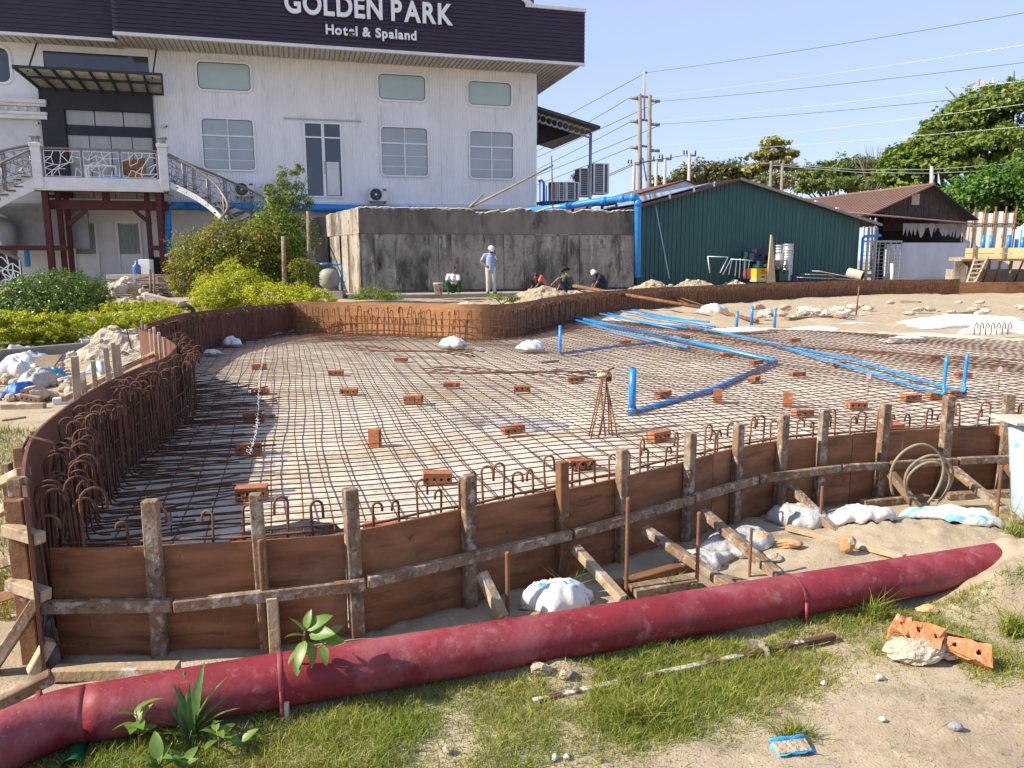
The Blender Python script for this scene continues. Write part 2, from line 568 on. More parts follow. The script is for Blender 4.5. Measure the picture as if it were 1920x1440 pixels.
# ================================================================== ground
def pool_floor_z(x, y):
    x = np.asarray(x, dtype=float); y = np.asarray(y, dtype=float)
    z = 0.02 + 0.05 * (fbm(x * 0.35, y * 0.35, 2) - 0.5)
    z = z + 0.022 * (fbm(x * 2.3, y * 2.3, 4) - 0.45)
    pit = G(985, 775, 0)
    z = z - 0.32 * np.exp(-(((x - pit.x) / 0.55) ** 2 + ((y - pit.y) / 0.55) ** 2))
    # sand bank left in the far half of the excavation
    bank = sstep(21.5, 26, y + 0.77 * np.maximum(x, 0) + 0.8 * (fbm(x * 0.4, y * 0.4, 6) - 0.5) * 4)
    z = z + bank * (0.06 + 0.22 * (fbm(x * 0.5, y * 0.5, 1) - 0.4) + 0.12 * (fbm(x * 2.1, y * 2.1, 3) - 0.45))
    return z

MOUNDS = []      # (x, y, rx, ry, h)
def _m(px, py, z, rx, ry, h):
    p = G(px, py, z); MOUNDS.append((p.x, p.y, rx, ry, h))
_m(1930, 1098, 0.0, 0.36, 0.25, 0.25)
_m(1900, 1140, 0.0, 0.26, 0.13, 0.13)
_m(1660, 1015, 0.0, 0.62, 0.28, 0.05)
_m(1800, 1010, 0.0, 0.5, 0.25, 0.05)
_m(1520, 1052, 0.0, 0.30, 0.14, 0.05)
_m(1440, 1170, 0.0, 0.30, 0.09, 0.055)
_m(1180, 1225, 0.0, 0.30, 0.07, 0.05)
_m(1020, 1262, 0.0, 0.22, 0.06, 0.05)

def ground_z(x, y):
    x = np.asarray(x, dtype=float); y = np.asarray(y, dtype=float)
    z = 0.05 * (fbm(x * 0.7, y * 0.7, 1) - 0.47) + 0.035 * (fbm(x * 4.5, y * 4.5, 3) - 0.47)
    z = z + 0.012 * (fbm(x * 17, y * 17, 5, 3) - 0.45) * (y < 8)
    # land steps up to the hotel terrace
    back = sstep(0, 1, (y - (12.6 + 1.37 * (x + 8.34))) / 0.2) * sstep(-2.5, -4.0, x) * sstep(7, 9, y) * 0.20
    rise = sstep(17.0, 33, y) * 0.45
    rise2 = sstep(24, 34, y) * sstep(-3, -11, x) * 0.35
    z = z + back + rise * (1 - sstep(-2.5, -4, x) * 0.45) + rise2
    for mx, my, rx, ry, h in MOUNDS:
        g = np.exp(-(((x - mx) / rx) ** 2 + ((y - my) / ry) ** 2))
        z = z + g * (h * (0.75 + 0.5 * fbm(x * 6, y * 6, 2)) + 0.05 * (fbm(x * 19, y * 19, 3) - .47))
    dp = dist_poly(x, y)
    z = np.where(inside(x, y), np.where(dp < 0.12, -0.06, -0.40), np.where((dp < 1.3) & (y > 13.5) & (x > -4.7), -0.06, z))
    return z

def axis(segs):
    out = []
    for a, b, st in segs:
        n = max(1, int(round((b - a) / st)))
        out += [a + (b - a) * i / n for i in range(n)]
    out.append(segs[-1][1])
    return np.array(out)

gx = axis([(-900, -120, 130), (-120, -40, 10), (-40, -12, 1.0), (-12, -3.2, 0.2), (-3.2, 4.2, 0.035), (4.2, 14, 0.35), (14, 45, 1.2), (45, 140, 12), (140, 900, 130)])
gy = axis([(-200, -20, 60), (-20, 1.2, 2.0), (1.2, 2.0, 0.1), (2.0, 4.4, 0.03), (4.4, 7, 0.07), (7, 16, 0.16), (16, 40, 0.5), (40, 150, 8), (150, 1500, 150)])
X, Y = np.meshgrid(gx, gy)
Z = ground_z(X, Y)
far = np.hypot(X, Y) > 60
Z = np.where(far, 0.55, Z)
vv = np.stack([X.ravel(), Y.ravel(), Z.ravel()], 1)
ny_, nx_ = X.shape
idx = np.arange(nx_ * ny_).reshape(ny_, nx_)
ff = np.stack([idx[:-1, :-1].ravel(), idx[:-1, 1:].ravel(), idx[1:, 1:].ravel(), idx[1:, :-1].ravel()], 1)
gm = np_mesh('ground', vv, ff)
gm.polygons.foreach_set('use_smooth', np.ones(len(gm.polygons), dtype=bool))
soil = mat('trodden_soil', (0.42, 0.345, 0.245), (0.30, 0.235, 0.16), scale=1.6, rough=0.97, bump=0.6, bscale=110, bdist=0.008,
           stain=[((0.20, 0.165, 0.105), 3.0, 0.52, 0.68), ((0.50, 0.43, 0.32), 14, 0.58, 0.72), ((0.17, 0.13, 0.085), 60, 0.60, 0.70), ((0.46, 0.40, 0.31), 0.8, 0.55, 0.75)])
ground = link('ground', gm, soil)
tag(ground, kind='structure')

# pool floor: crumpled woven sheet over blinding, bare sand at the far end
fx_ = axis([(-7, -3.4, 0.12), (-3.4, 5, 0.06), (5, 12, 0.14), (12, 34, 0.4)])
fy_ = axis([(3.0, 9, 0.05), (9, 16, 0.1), (16, 24, 0.2), (24, 38, 0.4)])
FX, FY = np.meshgrid(fx_, fy_)
FZ = pool_floor_z(FX, FY)
ins = inside(FX, FY)
FZ = np.where(ins | (FY > 9), FZ, -0.3)
ny_, nx_ = FX.shape
idx = np.arange(nx_ * ny_).reshape(ny_, nx_)
q = np.stack([idx[:-1, :-1].ravel(), idx[:-1, 1:].ravel(), idx[1:, 1:].ravel(), idx[1:, :-1].ravel()], 1)
okf = ins.ravel()[q].sum(1) >= 1
q = q[okf]
used = np.unique(q); remap = np.full(nx_ * ny_, -1); remap[used] = np.arange(len(used))
fv = np.stack([FX.ravel(), FY.ravel(), FZ.ravel()], 1)[used]
pm = np_mesh('pool_floor', fv, remap[q])
pm.polygons.foreach_set('use_smooth', np.ones(len(pm.polygons), dtype=bool))
sheet = mat('woven_sheet', (0.58, 0.53, 0.45), (0.48, 0.425, 0.345), scale=1.3, rough=0.75, bump=0.85, bscale=5.5, bdist=0.05,
            stain=[((0.42, 0.34, 0.23), 0.9, 0.54, 0.66), ((0.36, 0.27, 0.17), 3.5, 0.62, 0.72), ((0.66, 0.63, 0.58), 2.0, 0.60, 0.66)])
pm.materials.append(sheet); pm.materials.append(sandm)
fc = fv[remap[q]].mean(1)
bank = sstep(21.5, 26, fc[:, 1] + 0.77 * np.maximum(fc[:, 0], 0) + 0.8 * (fbm(fc[:, 0] * 0.4, fc[:, 1] * 0.4, 6) - 0.5) * 4)
pm.polygons.foreach_set('material_index', (bank > 0.38).astype(np.int32))
pool_floor = link('pool_floor', pm)
tag(pool_floor, kind='structure')

def proj(P):
    d = Vector(P) - CAMP
    k = d.dot(_F)
    return 960 + FPX * d.dot(_R) / k, 720 - FPX * d.dot(_U) / k

def z_seen(x, y, py):
    """height above that spot which is seen at image row py"""
    a, b = -1.0, 30.0
    for _ in range(40):
        m = (a + b) / 2
        if proj((x, y, m))[1] > py: a = m
        else: b = m
    return (a + b) / 2

def gz(x, y):
    return float(ground_z(np.array([x]), np.array([y]))[0])

def path_at_px(path, px):
    """place on the path that is seen in image column px"""
    best = None
    for a, b in zip(path, path[1:]):
        xa, xb = proj(a)[0], proj(b)[0]
        if (xa - px) * (xb - px) <= 0 and xa != xb:
            t = (px - xa) / (xb - xa)
            d = (b - a); d.z = 0
            return a.lerp(b, t), d.normalized()
    a, b = path[-2], path[-1]
    d = (b - a); d.z = 0
    return Vector(b), d.normalized()

def wall_strip(path, z0, z1, th, side):
    """thin vertical sheet that follows the path"""
    mb = MB()
    n = len(path); vs = []
    for i, p in enumerate(path):
        a = path[max(0, i - 1)]; b = path[min(n - 1, i + 1)]
        d = (b - a); d.z = 0; d.normalize()
        nrm = Vector((d.y, -d.x, 0)) * side
        q = p + nrm * th
        zz0 = z0[i] if isinstance(z0, list) else z0
        zz1 = z1[i] if isinstance(z1, list) else z1
        vs += [(p.x, p.y, zz0), (p.x, p.y, zz1), (q.x, q.y, zz1), (q.x, q.y, zz0)]
    fs = []
    for i in range(n - 1):
        k, m = 4 * i, 4 * (i + 1)
        for a in range(4):
            b = (a + 1) % 4
            fs.append((k + a, k + b, m + b, m + a))
    fs += [(3, 2, 1, 0), (4 * n - 4, 4 * n - 3, 4 * n - 2, 4 * n - 1)]
    return mb.add(vs, fs)

def cut_path(path, length, gap=0.006):
    """split the path into pieces of that length with a small joint between them"""
    fine = resample(path, 0.06 if length < 3 else 0.2)
    out, cur, acc = [], [fine[0]], 0.0
    for a, b in zip(fine, fine[1:]):
        acc += (b - a).length
        cur.append(b)
        if acc >= length:
            out.append(cur); cur = [b + (b - a).normalized() * gap]; acc = 0.0
    if len(cur) > 1:
        out.append(cur)
    return [c for c in out if len(c) > 1]

# ------------------------------------------------------------------ shuttering, one thing for each run of wall
fw = thing('pool_formwork', 'curved front shuttering of brown plywood with timber posts and wale along the red pipe', 'formwork', FRONT[0] * 1.0)
fw.location.z = 0
for i, seg in enumerate(cut_path(FRONT_S, 1.20)):
    zs = [ZF + 0.006 * math.sin(i * 2.1)] * len(seg)
    wall_strip(seg, -0.15, zs, 0.014, 1).build('plywood_panel', ply_pale if i == 5 else ply, fw, world=True)

post_px = [(69, 935, 0.075, 0.062), (290, 938, 0.062, 0.05), (492, 925, 0.05, 0.045), (658, 915, 0.06, 0.05), (870, 890, 0.058, 0.05), (1046, 865, 0.055, 0.05),
           (1157, 842, 0.055, 0.05), (1281, 812, 0.06, 0.05), (1373, 795, 0.06, 0.05), (1457, 777, 0.06, 0.05), (1533, 768, 0.055, 0.05), (1646, 757, 0.06, 0.055), (1765, 742, 0.065, 0.055), (1879, 740, 0.062, 0.055), (2000, 733, .06, .055), (2120, 722, .06, .055)]
for i, (px, py, w, h) in enumerate(post_px):
    p, d = path_at_px(FRONT_S, max(px, 97))
    nrm = Vector((d.y, -d.x, 0))
    if i == 0:
        p = p - d * 0.09
    q = p + nrm * (0.017 + h / 2)
    zt = z_seen(q.x, q.y, py)
    lean = d * random.uniform(-0.012, 0.012)
    b = MB().beam((q.x, q.y, -0.05), (q.x + lean.x, q.y + lean.y, zt), w, h, up=nrm, jit=0.06)
    b.build('post', timber_brown if i in (5, 0) else timber, fw, world=True, bevel=0.004)
# wales: overlapping lengths of sawn timber outside the posts
wz = [(97, 0.265), (330, 0.255), (670, 0.275), (1050, 0.26), (1275, 0.27), (1400, 0.275), (1560, 0.28), (1650, 0.27), (1780, 0.265), (1900, 0.27), (2060, .27), (2180, .27)]
for i in range(len(wz) - 1):
    (xa, za), (xb, zb) = wz[i], wz[i + 1]
    p, d = path_at_px(FRONT_S, xa + (4 if i else 0)); q, e = path_at_px(FRONT_S, xb)
    n0, n1 = Vector((d.y, -d.x, 0)), Vector((e.y, -e.x, 0))
    off = 0.074 + 0.018 + (0.034 if False else 0)
    mid, dm = path_at_px(FRONT_S, (xa + xb) / 2)
    nm = Vector((dm.y, -dm.x, 0))
    A = p + n0 * off; B = q + n1 * off
    bow = max(0.0, ((mid + nm * off) - (A + B) / 2).dot(nm))
    A += nm * bow * 0.9; B += nm * bow * 0.9
    A.z = za; B.z = zb
    MB().beam(A, B, 0.038, 0.05, jit=0.06).build('wale', timber, fw, world=True, bevel=0.004)
# raking braces from the wale down to the ground
for (xa, ya, xb, yb, w, m) in [(878, 1075, 943, 1158, 0.05, timber_pale), (1052, 1028, 1168, 1125, 0.05, timber_pale), (1180, 992, 1375, 1104, 0.055, timber), (1288, 958, 1462, 1082, 0.06, timber),
                               (1462, 912, 1570, 1000, 0.05, timber), (1652, 888, 1722, 955, 0.055, timber), (1768, 878, 1915, 985, 0.055, timber), (1875, 872, 1925, 930, 0.05, timber_brown)]:
    p, d = path_at_px(FRONT_S, xa)
    nrm = Vector((d.y, -d.x, 0))
    A = p + nrm * 0.12
    A.z = z_seen(A.x, A.y, ya)
    B = G(xb, yb, 0.03)
    MB().beam(A, B, w, 0.045, jit=0.08).build('brace', m, fw, world=True, bevel=0.004)
# short prop under the wale beside the third post, and a sole plank at the corner
A = G(520, 1228, 0.0); p, d = path_at_px(FRONT_S, 512); nrm = Vector((d.y, -d.x, 0)); q = p + nrm * 0.10
MB().beam((q.x, q.y, -0.02), (q.x, q.y, z_seen(q.x, q.y, 1120)), 0.045, 0.03, up=nrm).build('prop', timber_pale, fw, world=True, bevel=0.003)
A, B = G(100, 1262, 0.02), G(335, 1256, 0.02)
MB().beam(A, B, 0.06, 0.05, jit=0.08).build('sole_plank', timber_pale, fw, world=True, bevel=0.004)
A, B = G(1150, 1100, 0.02), G(1300, 1058, 0.02)
MB().beam(A, B, 0.06, 0.05, jit=0.08).build('sole_plank', timber_brown, fw, world=True, bevel=0.004)
for xa, xb in ((1600, 1720), (1760, 1890)):
    p, d = path_at_px(FRONT_S, xa); q, e = path_at_px(FRONT_S, xb); n0 = Vector((d.y, -d.x, 0))
    p += n0 * 0.13; q += n0 * 0.13; p.z = q.z = 0.03
    MB().beam(p, q, 0.06, 0.05, jit=0.08).build('sole_plank', timber, fw, world=True, bevel=0.004)

lw = thing('pool_formwork', 'left run of shuttering, a reddish plywood wall bending round beside the rubble path', 'formwork', LEFT[0] * 1.0)
lw.location.z = 0
LP = LEFT_S
for i, seg in enumerate(cut_path(LP, 2.4)):
    zs = [p.z + 0.012 * math.sin(i * 1.7 + j * 0.05) for j, p in enumerate(seg)]
    wall_strip(seg, -0.05, zs, 0.014, -1).build('plywood_panel', ply_red, lw, world=True)
# outer stakes of the left wall
for (px, y0, y1, w) in [(155, 668, 752, 0.05), (178, 697, 738, 0.04), (195, 676, 735, 0.035), (220, 652, 712, 0.04), (233, 642, 700, 0.035), (239, 645, 694, 0.035), (88, 806, 850, 0.06), (60, 838, 880, 0.06)]:
    p, d = path_at_px(LP, px)
    nrm = Vector((-d.y, d.x, 0))
    q = p + nrm * 0.05
    zt = z_seen(q.x, q.y, y0)
    MB().beam((q.x, q.y, -0.05), (q.x + random.uniform(-.03, .03), q.y, zt), w, w * 0.8, up=nrm, jit=0.05).build('stake', timber if w > 0.05 else timber_pale, lw, world=True, bevel=0.003)
for k in range(6):      # slats behind the bulge
    i = 30 + 0
    p = Vector((-3.95 - 0.23 * k, 9.0 + 0.38 * k, 0)); dn = Vector((-0.85, -0.5, 0))
    q = p + dn * 0.10
    MB().beam((q.x, q.y, -0.05), (q.x, q.y, 0.80 + 0.03 * (k % 3)), 0.05, 0.03, up=(-0.85, -0.5, 0)).build('slat', timber_pale, lw, world=True, bevel=0.003)
for (a, b) in (((330, 655), (160, 748)), ((322, 662), (215, 715))):
    A = G(a[0] - 4, a[1], 0.5); B = G(b[0] - 6, b[1], 0.5)
    MB().beam(A + Vector((-0.16, 0, 0)), B + Vector((-0.16, 0, 0)), 0.04, 0.05).build('wale', timber_pale, lw, world=True, bevel=0.003)
# corner timbers at the near left end
cA = LEFT[0]
cp = G(72, 1236, 0)
MB().beam((cp.x - 0.01, cp.y, -0.05), (cp.x - 0.02, cp.y + 0.02, z_seen(cp.x, cp.y, 898)), 0.06, 0.055, jit=0.06).build('post', timber, lw, world=True, bevel=0.004)
for (xa, ya, xb, yb, z, w) in [(12, 992, 76, 1010, 0.57, 0.055), (18, 1094, 88, 1116, 0.34, 0.055)]:
    D0 = cp.y - 0.06
    A, B = V(xa, ya, D0 + 0.02), V(xb, yb, D0 - 0.05)
    MB().beam(A, B, 0.05, 0.05, jit=0.05).build('cleat', timber_pale, lw, world=True, bevel=0.004)
for (xa, ya, xb, yb, Da, zb, m) in [(76, 1118, -20, 1262, cp.y - 0.08, 0.0, timber), (50, 1105, -30, 1130, cp.y, 0.12, timber_brown), (98, 1268, -10, 1322, cp.y - 0.30, 0.03, timber),
                                    (44, 885, -30, 920, cp.y + 0.5, 0.35, timber_pale), (44, 935, -30, 975, cp.y + 0.5, 0.25, timber_pale), (50, 1042, -30, 1068, cp.y + 0.2, 0.12, timber), (95, 1200, 60, 1262, cp.y - 0.1, 0.02, timber_pale)]:
    A = V(xa, ya, Da); B = G(xb, yb, zb)
    MB().beam(A, B, 0.06, 0.045, jit=0.08).build('brace', m, lw, world=True, bevel=0.004)
p = V(12, 868, cp.y + 1.0)
MB().beam((p.x, p.y, -0.05), p, 0.045, 0.045).build('stake', timber, lw, world=True, bevel=0.003)

rw = thing('pool_formwork', 'long rear run of brown plywood shuttering curving away past the dirt heaps', 'formwork', REAR[0] * 1.0)
rw.location.z = 0
for i, seg in enumerate(cut_path(REAR_S, 2.44)):
    wall_strip(seg, -0.05, [ZT + 0.008 * math.sin(i * 2.3)] * len(seg), 0.014, -1).build('plywood_panel', ply_pale if i in (0, 1) else ply, rw, world=True)
RW = Frame(REAR[-1].x, REAR[-1].y, 0, 4)
rw2 = fthing('pool_formwork', 'low rear shuttering of rust brown boards below the raised yellow formwork', 'formwork', Frame(REAR[-1].x, REAR[-1].y + 0.3, 0, 4))
for k in range(3):
    MB().box(k * 2.45, k * 2.45 + 2.44, 0, 0.02, -0.05, 0.60).build('plywood_panel', ply_pale if k < 1 else ply, rw2)
MB().box(0.0, 7.3, -0.12, -0.04, -0.05, 0.07).build('sole_plank', timber_pale, rw2)

# ------------------------------------------------------------------ starter bars with hooked tops
def hook_mesh(h, leg, hr, tip, r, n=6, seg=6, back=False):
    pts = []
    if leg:
        pts += [(leg, 0, 0.0), (0.05, 0, 0.0), (0.015, 0, 0.012), (0, 0, 0.045)]
    else:
        pts += [(0, 0, 0)]
    pts.append((0, 0, h - hr))
    for k in range(1, seg + 1):
        a = pi * k / seg
        pts.append((hr - hr * cos(a), 0, h - hr + hr * sin(a)))
    pts.append((2 * hr, 0, h - hr - tip))
    return MB().tube(pts, r, n).mesh('hooked_bar')

HOOK_F = [hook_mesh(h, 0, hr, tip, 0.0062) for h, hr, tip in ((0.55, 0.025, 0.03), (0.60, 0.029, 0.05), (0.53, 0.021, 0.02), (0.57, 0.026, 0.06))]
HOOK_L = [hook_mesh(h, leg, hr, tip, 0.0064) for h, leg, hr, tip in ((0.62, 0.75, 0.042, 0.03), (0.67, .95, 0.05, 0.06), (0.58, 0.12, 0.04, 0.02), (0.70, 0.55, 0.045, 0.04), (0.64, 0.10, 0.05, 0.05))]
HOOK_R = [hook_mesh(h, 0.3, hr, tip, 0.0095, n=4, seg=4) for h, hr, tip in ((0.60, 0.04, 0.05), (0.64, 0.045, 0.09), (0.56, 0.035, 0.04))]

cf = thing('rebar_cage', 'row of hooked rusty starter bars standing behind the curved front shuttering', 'rebar', FRONT[0] * 1.0)
cf.location.z = 0
fine = resample(FRONT_S, 0.02)
s = 0.30; i = 0
total = 0.02 * (len(fine) - 1)
while s < total:
    k = int(s / 0.02)
    p = fine[k]; d = (fine[min(k + 1, len(fine) - 1)] - fine[max(k - 1, 0)]); d.z = 0; d.normalize()
    inn = Vector((-d.y, d.x, 0))
    q = p + inn * random.uniform(0.05, 0.10)
    a = atan2(d.y, d.x) + (0 if i % 2 else pi) + random.uniform(-0.55, 0.55)
    px = proj(p)[0]
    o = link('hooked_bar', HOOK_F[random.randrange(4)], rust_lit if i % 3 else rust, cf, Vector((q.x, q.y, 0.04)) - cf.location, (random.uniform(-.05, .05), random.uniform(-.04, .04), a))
    s += (random.uniform(0.07, 0.10) if i % 2 == 0 else random.uniform(0.09, 0.15)) * (1.55 if px < 640 else 1.0)
    i += 1
for z, o_ in ((0.33, 0.05), (0.47, 0.06), (0.20, 0.07)):
    pts = []
    for k in range(0, len(fine), 12):
        p = fine[k]; d = (fine[min(k + 1, len(fine) - 1)] - fine[max(k - 1, 0)]); d.z = 0; d.normalize()
        pts.append(p + Vector((-d.y, d.x, 0)) * (o_ + 0.02) + Vector((0, 0, z - p.z + random.uniform(-.006, .006))))
    MB().tube(pts, 0.007, 6).build('tie_bar', rust_lit, cf, world=True)

cl = thing('rebar_cage', 'dense dark cage of hooked rusty bars along the left plywood wall', 'rebar', LEFT[0] * 1.0)
cl.location.z = 0
fine = resample(LP, 0.02)
s = 0.12; i = 0
total = 0.02 * (len(fine) - 1)
lim = 0
while s < total and lim < 280:
    k = int(s / 0.02)
    p = fine[k]; d = (fine[min(k + 1, len(fine) - 1)] - fine[max(k - 1, 0)]); d.z = 0; d.normalize()
    inn = Vector((d.y, -d.x, 0))
    for row in (0, 1):
        if row and (s > 7.5 or random.random() < 0.25):
            continue
        q = p + inn * (0.06 + 0.11 * row + random.uniform(-0.02, 0.02)) + d * random.uniform(-.03, .03)
        a = atan2(inn.y, inn.x) + random.uniform(-0.35, 0.35)
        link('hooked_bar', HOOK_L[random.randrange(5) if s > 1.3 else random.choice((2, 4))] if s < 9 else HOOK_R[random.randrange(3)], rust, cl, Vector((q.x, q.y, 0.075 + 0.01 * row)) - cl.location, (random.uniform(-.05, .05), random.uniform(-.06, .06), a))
        lim += 1
    s += random.uniform(0.075, 0.11) if s < 7.5 else random.uniform(0.13, 0.18)
    i += 1
for z, o_ in ((0.22, 0.10), (0.38, 0.11), (0.53, 0.09)):
    pts = []
    for k in range(6, len(fine) - 4, 14):
        p = fine[k]; d = (fine[min(k + 1, len(fine) - 1)] - fine[max(k - 1, 0)]); d.z = 0; d.normalize()
        pts.append(p + Vector((d.y, -d.x, 0)) * o_ + Vector((0, 0, z - p.z + random.uniform(-.015, .015))))
    MB().tube(pts, 0.007, 6).build('tie_bar', rust, cl, world=True)
# loose bent bar hooked over the top of the near end
A = V(70, 815, LEFT[3].y)
A = G(62, 822, 0.78)
MB().tube([A + Vector((-0.10, 0, -0.12)), A + Vector((-0.02, 0, 0.01)), A + Vector((0.10, 0, -0.02)), A + Vector((0.11, 0, -0.06)), A + Vector((0.085, 0, -0.17))], 0.008, 6).build('bent_bar', rust, cl, world=True)

cr = thing('rebar_cage', 'thin hooked bars in a long row along the rear plywood wall', 'rebar', REAR[0] * 1.0)
cr.location.z = 0
fine = resample(REAR_S, 0.02)
total = 0.02 * (len(fine) - 1)
s = 0.1; i = 0
while s < total - 0.1 and i < 290:
    k = int(s / 0.02)
    p = fine[k]; d = (fine[min(k + 1, len(fine) - 1)] - fine[max(k - 1, 0)]); d.z = 0; d.normalize()
    inn = Vector((d.y, -d.x, 0))
    q = p + inn * random.uniform(0.10, 0.16)
    a = atan2(inn.y, inn.x) + random.uniform(-0.9, 0.9)
    fl = float(pool_floor_z(np.array([q.x]), np.array([q.y]))[0])
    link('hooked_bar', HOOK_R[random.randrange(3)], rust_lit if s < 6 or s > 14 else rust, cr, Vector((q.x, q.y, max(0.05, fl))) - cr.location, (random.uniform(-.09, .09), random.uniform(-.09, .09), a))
    s += random.uniform(0.11, 0.17)
    i += 1
for z, o_ in ((0.16, 0.12), (0.30, 0.14), (0.44, 0.12)):
    pts = []
    for k in range(4, len(fine) - 4, 25):
        p = fine[k]; d = (fine[min(k + 1, len(fine) - 1)] - fine[max(k - 1, 0)]); d.z = 0; d.normalize()
        pts.append(p + Vector((d.y, -d.x, 0)) * o_ + Vector((0, 0, z - p.z + random.uniform(-.02, .02))))
    MB().tube(pts, 0.009, 4).build('tie_bar', rust_lit, cr, world=True)

# ------------------------------------------------------------------ the mat of bars over the pool floor
MA = radians(16.0)
TD, LD = Vector((cos(MA), sin(MA), 0)), Vector((-sin(MA), cos(MA), 0))
bm_ = thing('rebar_mat', 'wide grid of rusty reinforcing bars tied over the white sheeting of the pool floor', 'rebar', (0.5, 8, 0.02))
mat_edge = lambda x, y: 13.2 + 0.42 * x + 0.5 * math.sin(x * 0.6)
def mat_z(x, y):
    s_ = 0.085 + 0.03 * math.sin(0.9 * x + 0.5 * y) * math.sin(0.7 * y - 0.4 * x) + 0.018 * math.sin(2.3 * x + 1.1 * y)
    f = 0.02 + 0.05 * (float(fbm(np.array([x * 0.35]), np.array([y * 0.35]), 2)[0]) - 0.5)
    return f + s_ * 0.8
SH = np.array([(p[0], p[1]) for p in POOL])
def run_bars(dirv, perp, c0, c1, step, zoff, name, wob):
    n = 0
    c = c0
    while c < c1:
        c += step * random.uniform(0.86, 1.14)
        ts = np.arange(-14, 34, 0.05)
        xs = perp.x * c + dirv.x * ts; ys = perp.y * c + dirv.y * ts
        ok = inside(xs, ys) & (dist_poly(xs, ys) > 0.10) & (ys + 0.77 * np.maximum(xs, 0) < 22.3) & (ys > 2) & (xs < 13)
        k = 0
        while k < len(ts):
            if not ok[k]:
                k += 1; continue
            j = k
            while j + 1 < len(ts) and ok[j + 1]:
                j += 1
            if ts[j] - ts[k] > 0.35:
                a, b = ts[k], ts[j]
                m = max(2, int((b - a) / 0.55) + 1)
                ph = random.uniform(0, 6)
                pts = []
                for q in range(m):
                    t = a + (b - a) * q / (m - 1)
                    w = wob * (math.sin(t * 0.55 + ph * 0.25 + c * 0.15) + 0.35 * math.sin(t * 1.9 + ph))
                    x = perp.x * (c + w) + dirv.x * t; y = perp.y * (c + w) + dirv.y * t
                    pts.append((x, y, mat_z(x, y) + zoff))
                MB().tube(pts, 0.0049, 5).build(name, rust, bm_, world=True)
                n += 1
            k = j + 1
    return n
nb1 = run_bars(TD, LD, 2.6, 20.0, 0.150, 0.012, 'cross_bar', 0.012)
nb2 = run_bars(LD, TD, -3.2, 16.5, 0.185, 0.0, 'long_bar', 0.03)
# extra lapped bars where two mats meet
for (a, b, n_) in (((800, 690), (1120, 700), 5), ((640, 648), (900, 662), 4), ((1220, 625), (1900, 680), 4)):
    for k in range(n_):
        A, B = G(a[0] + random.uniform(-20, 20), a[1] + k * 1.5, 0.13), G(b[0] + random.uniform(-20, 20), b[1] + k * 1.5, 0.13)
        pts = [A.lerp(B, t / 8) + Vector((0, 0, 0.03 * math.sin(t + k))) for t in range(9)]
        MB().tube(pts, 0.008, 5).build('lap_bar', rust, bm_, world=True)

# ================================================================== hotel
wall_white = mat('white_ribbed_cladding', (0.82, 0.82, 0.82), (0.73, 0.735, 0.74), scale=0.6, rough=0.55, bump=0.05, bscale=30,
                 stain=[((0.55, 0.53, 0.49), 1.6, 0.56, 0.80, (1.5, 1, 0.25)), ((.5, .47, .42), 5, .64, .74, (1, 1, .2))])
white_paint = mat('white_paint', (0.72, 0.72, 0.72), (0.62, 0.61, 0.59), scale=2, rough=0.55, bump=0.1, bscale=25, stain=[((0.38, 0.35, 0.30), 6, 0.64, 0.74)])
plum = mat('plum_board', (0.045, 0.028, 0.048), (0.034, 0.022, 0.038), scale=1.5, rough=0.5, bump=0.05, stretch=(1, 1, 6))
soffitm = mat('beige_soffit', (0.50, 0.47, 0.42), (0.42, 0.39, 0.34), scale=0.8, rough=0.6, bump=0.05)
glass_pale = mat('frosted_green_glass', (0.36, 0.48, 0.46), (0.42, 0.53, 0.51), scale=0.5, rough=0.15, bump=0, spec=0.7)
glass_blind = mat('glass_over_blind', (0.37, 0.40, 0.41), (0.30, 0.34, 0.35), scale=0.9, rough=0.12, bump=0, spec=0.8, stain=[((0.30, 0.34, 0.33), 2.2, 0.56, 0.70)])
glass_dark = mat('dark_glass', (0.035, 0.045, 0.06), (0.05, 0.06, 0.075), scale=0.6, rough=0.06, bump=0, spec=0.8)
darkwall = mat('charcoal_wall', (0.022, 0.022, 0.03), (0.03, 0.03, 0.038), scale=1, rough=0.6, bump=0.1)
redpaint = mat('dark_red_paint', (0.085, 0.013, 0.012), (0.06, 0.011, 0.010), scale=3, rough=0.55, bump=0.1)
alum = mat('white_aluminium', (0.82, 0.82, 0.82), (0.76, 0.76, 0.77), scale=3, rough=0.4, bump=0)
rail_steel = mat('rail_steel', (0.22, 0.22, 0.23), (0.16, 0.16, 0.17), scale=5, rough=0.5, metal=0.4, bump=0)
rail_wood = mat('handrail_brown', (0.24, 0.19, 0.15), (0.17, 0.13, 0.10), scale=4, rough=0.5, bump=0.1)
letter_white = mat('sign_letter_white', (0.78, 0.78, 0.78), rough=0.5, bump=0)
curtain = mat('grey_curtain', (0.22, 0.24, 0.23), (0.30, 0.32, 0.31), scale=3, stretch=(6, 1, 1), rough=0.8, bump=0.4, bscale=6, bdist=0.05)
wall_lower = mat('lower_wall_white', (0.62, 0.62, 0.62), (0.52, 0.52, 0.51), scale=1, rough=0.8, bump=0.15, bscale=20, stain=[((0.36, 0.34, 0.31), 3, 0.60, 0.76)])

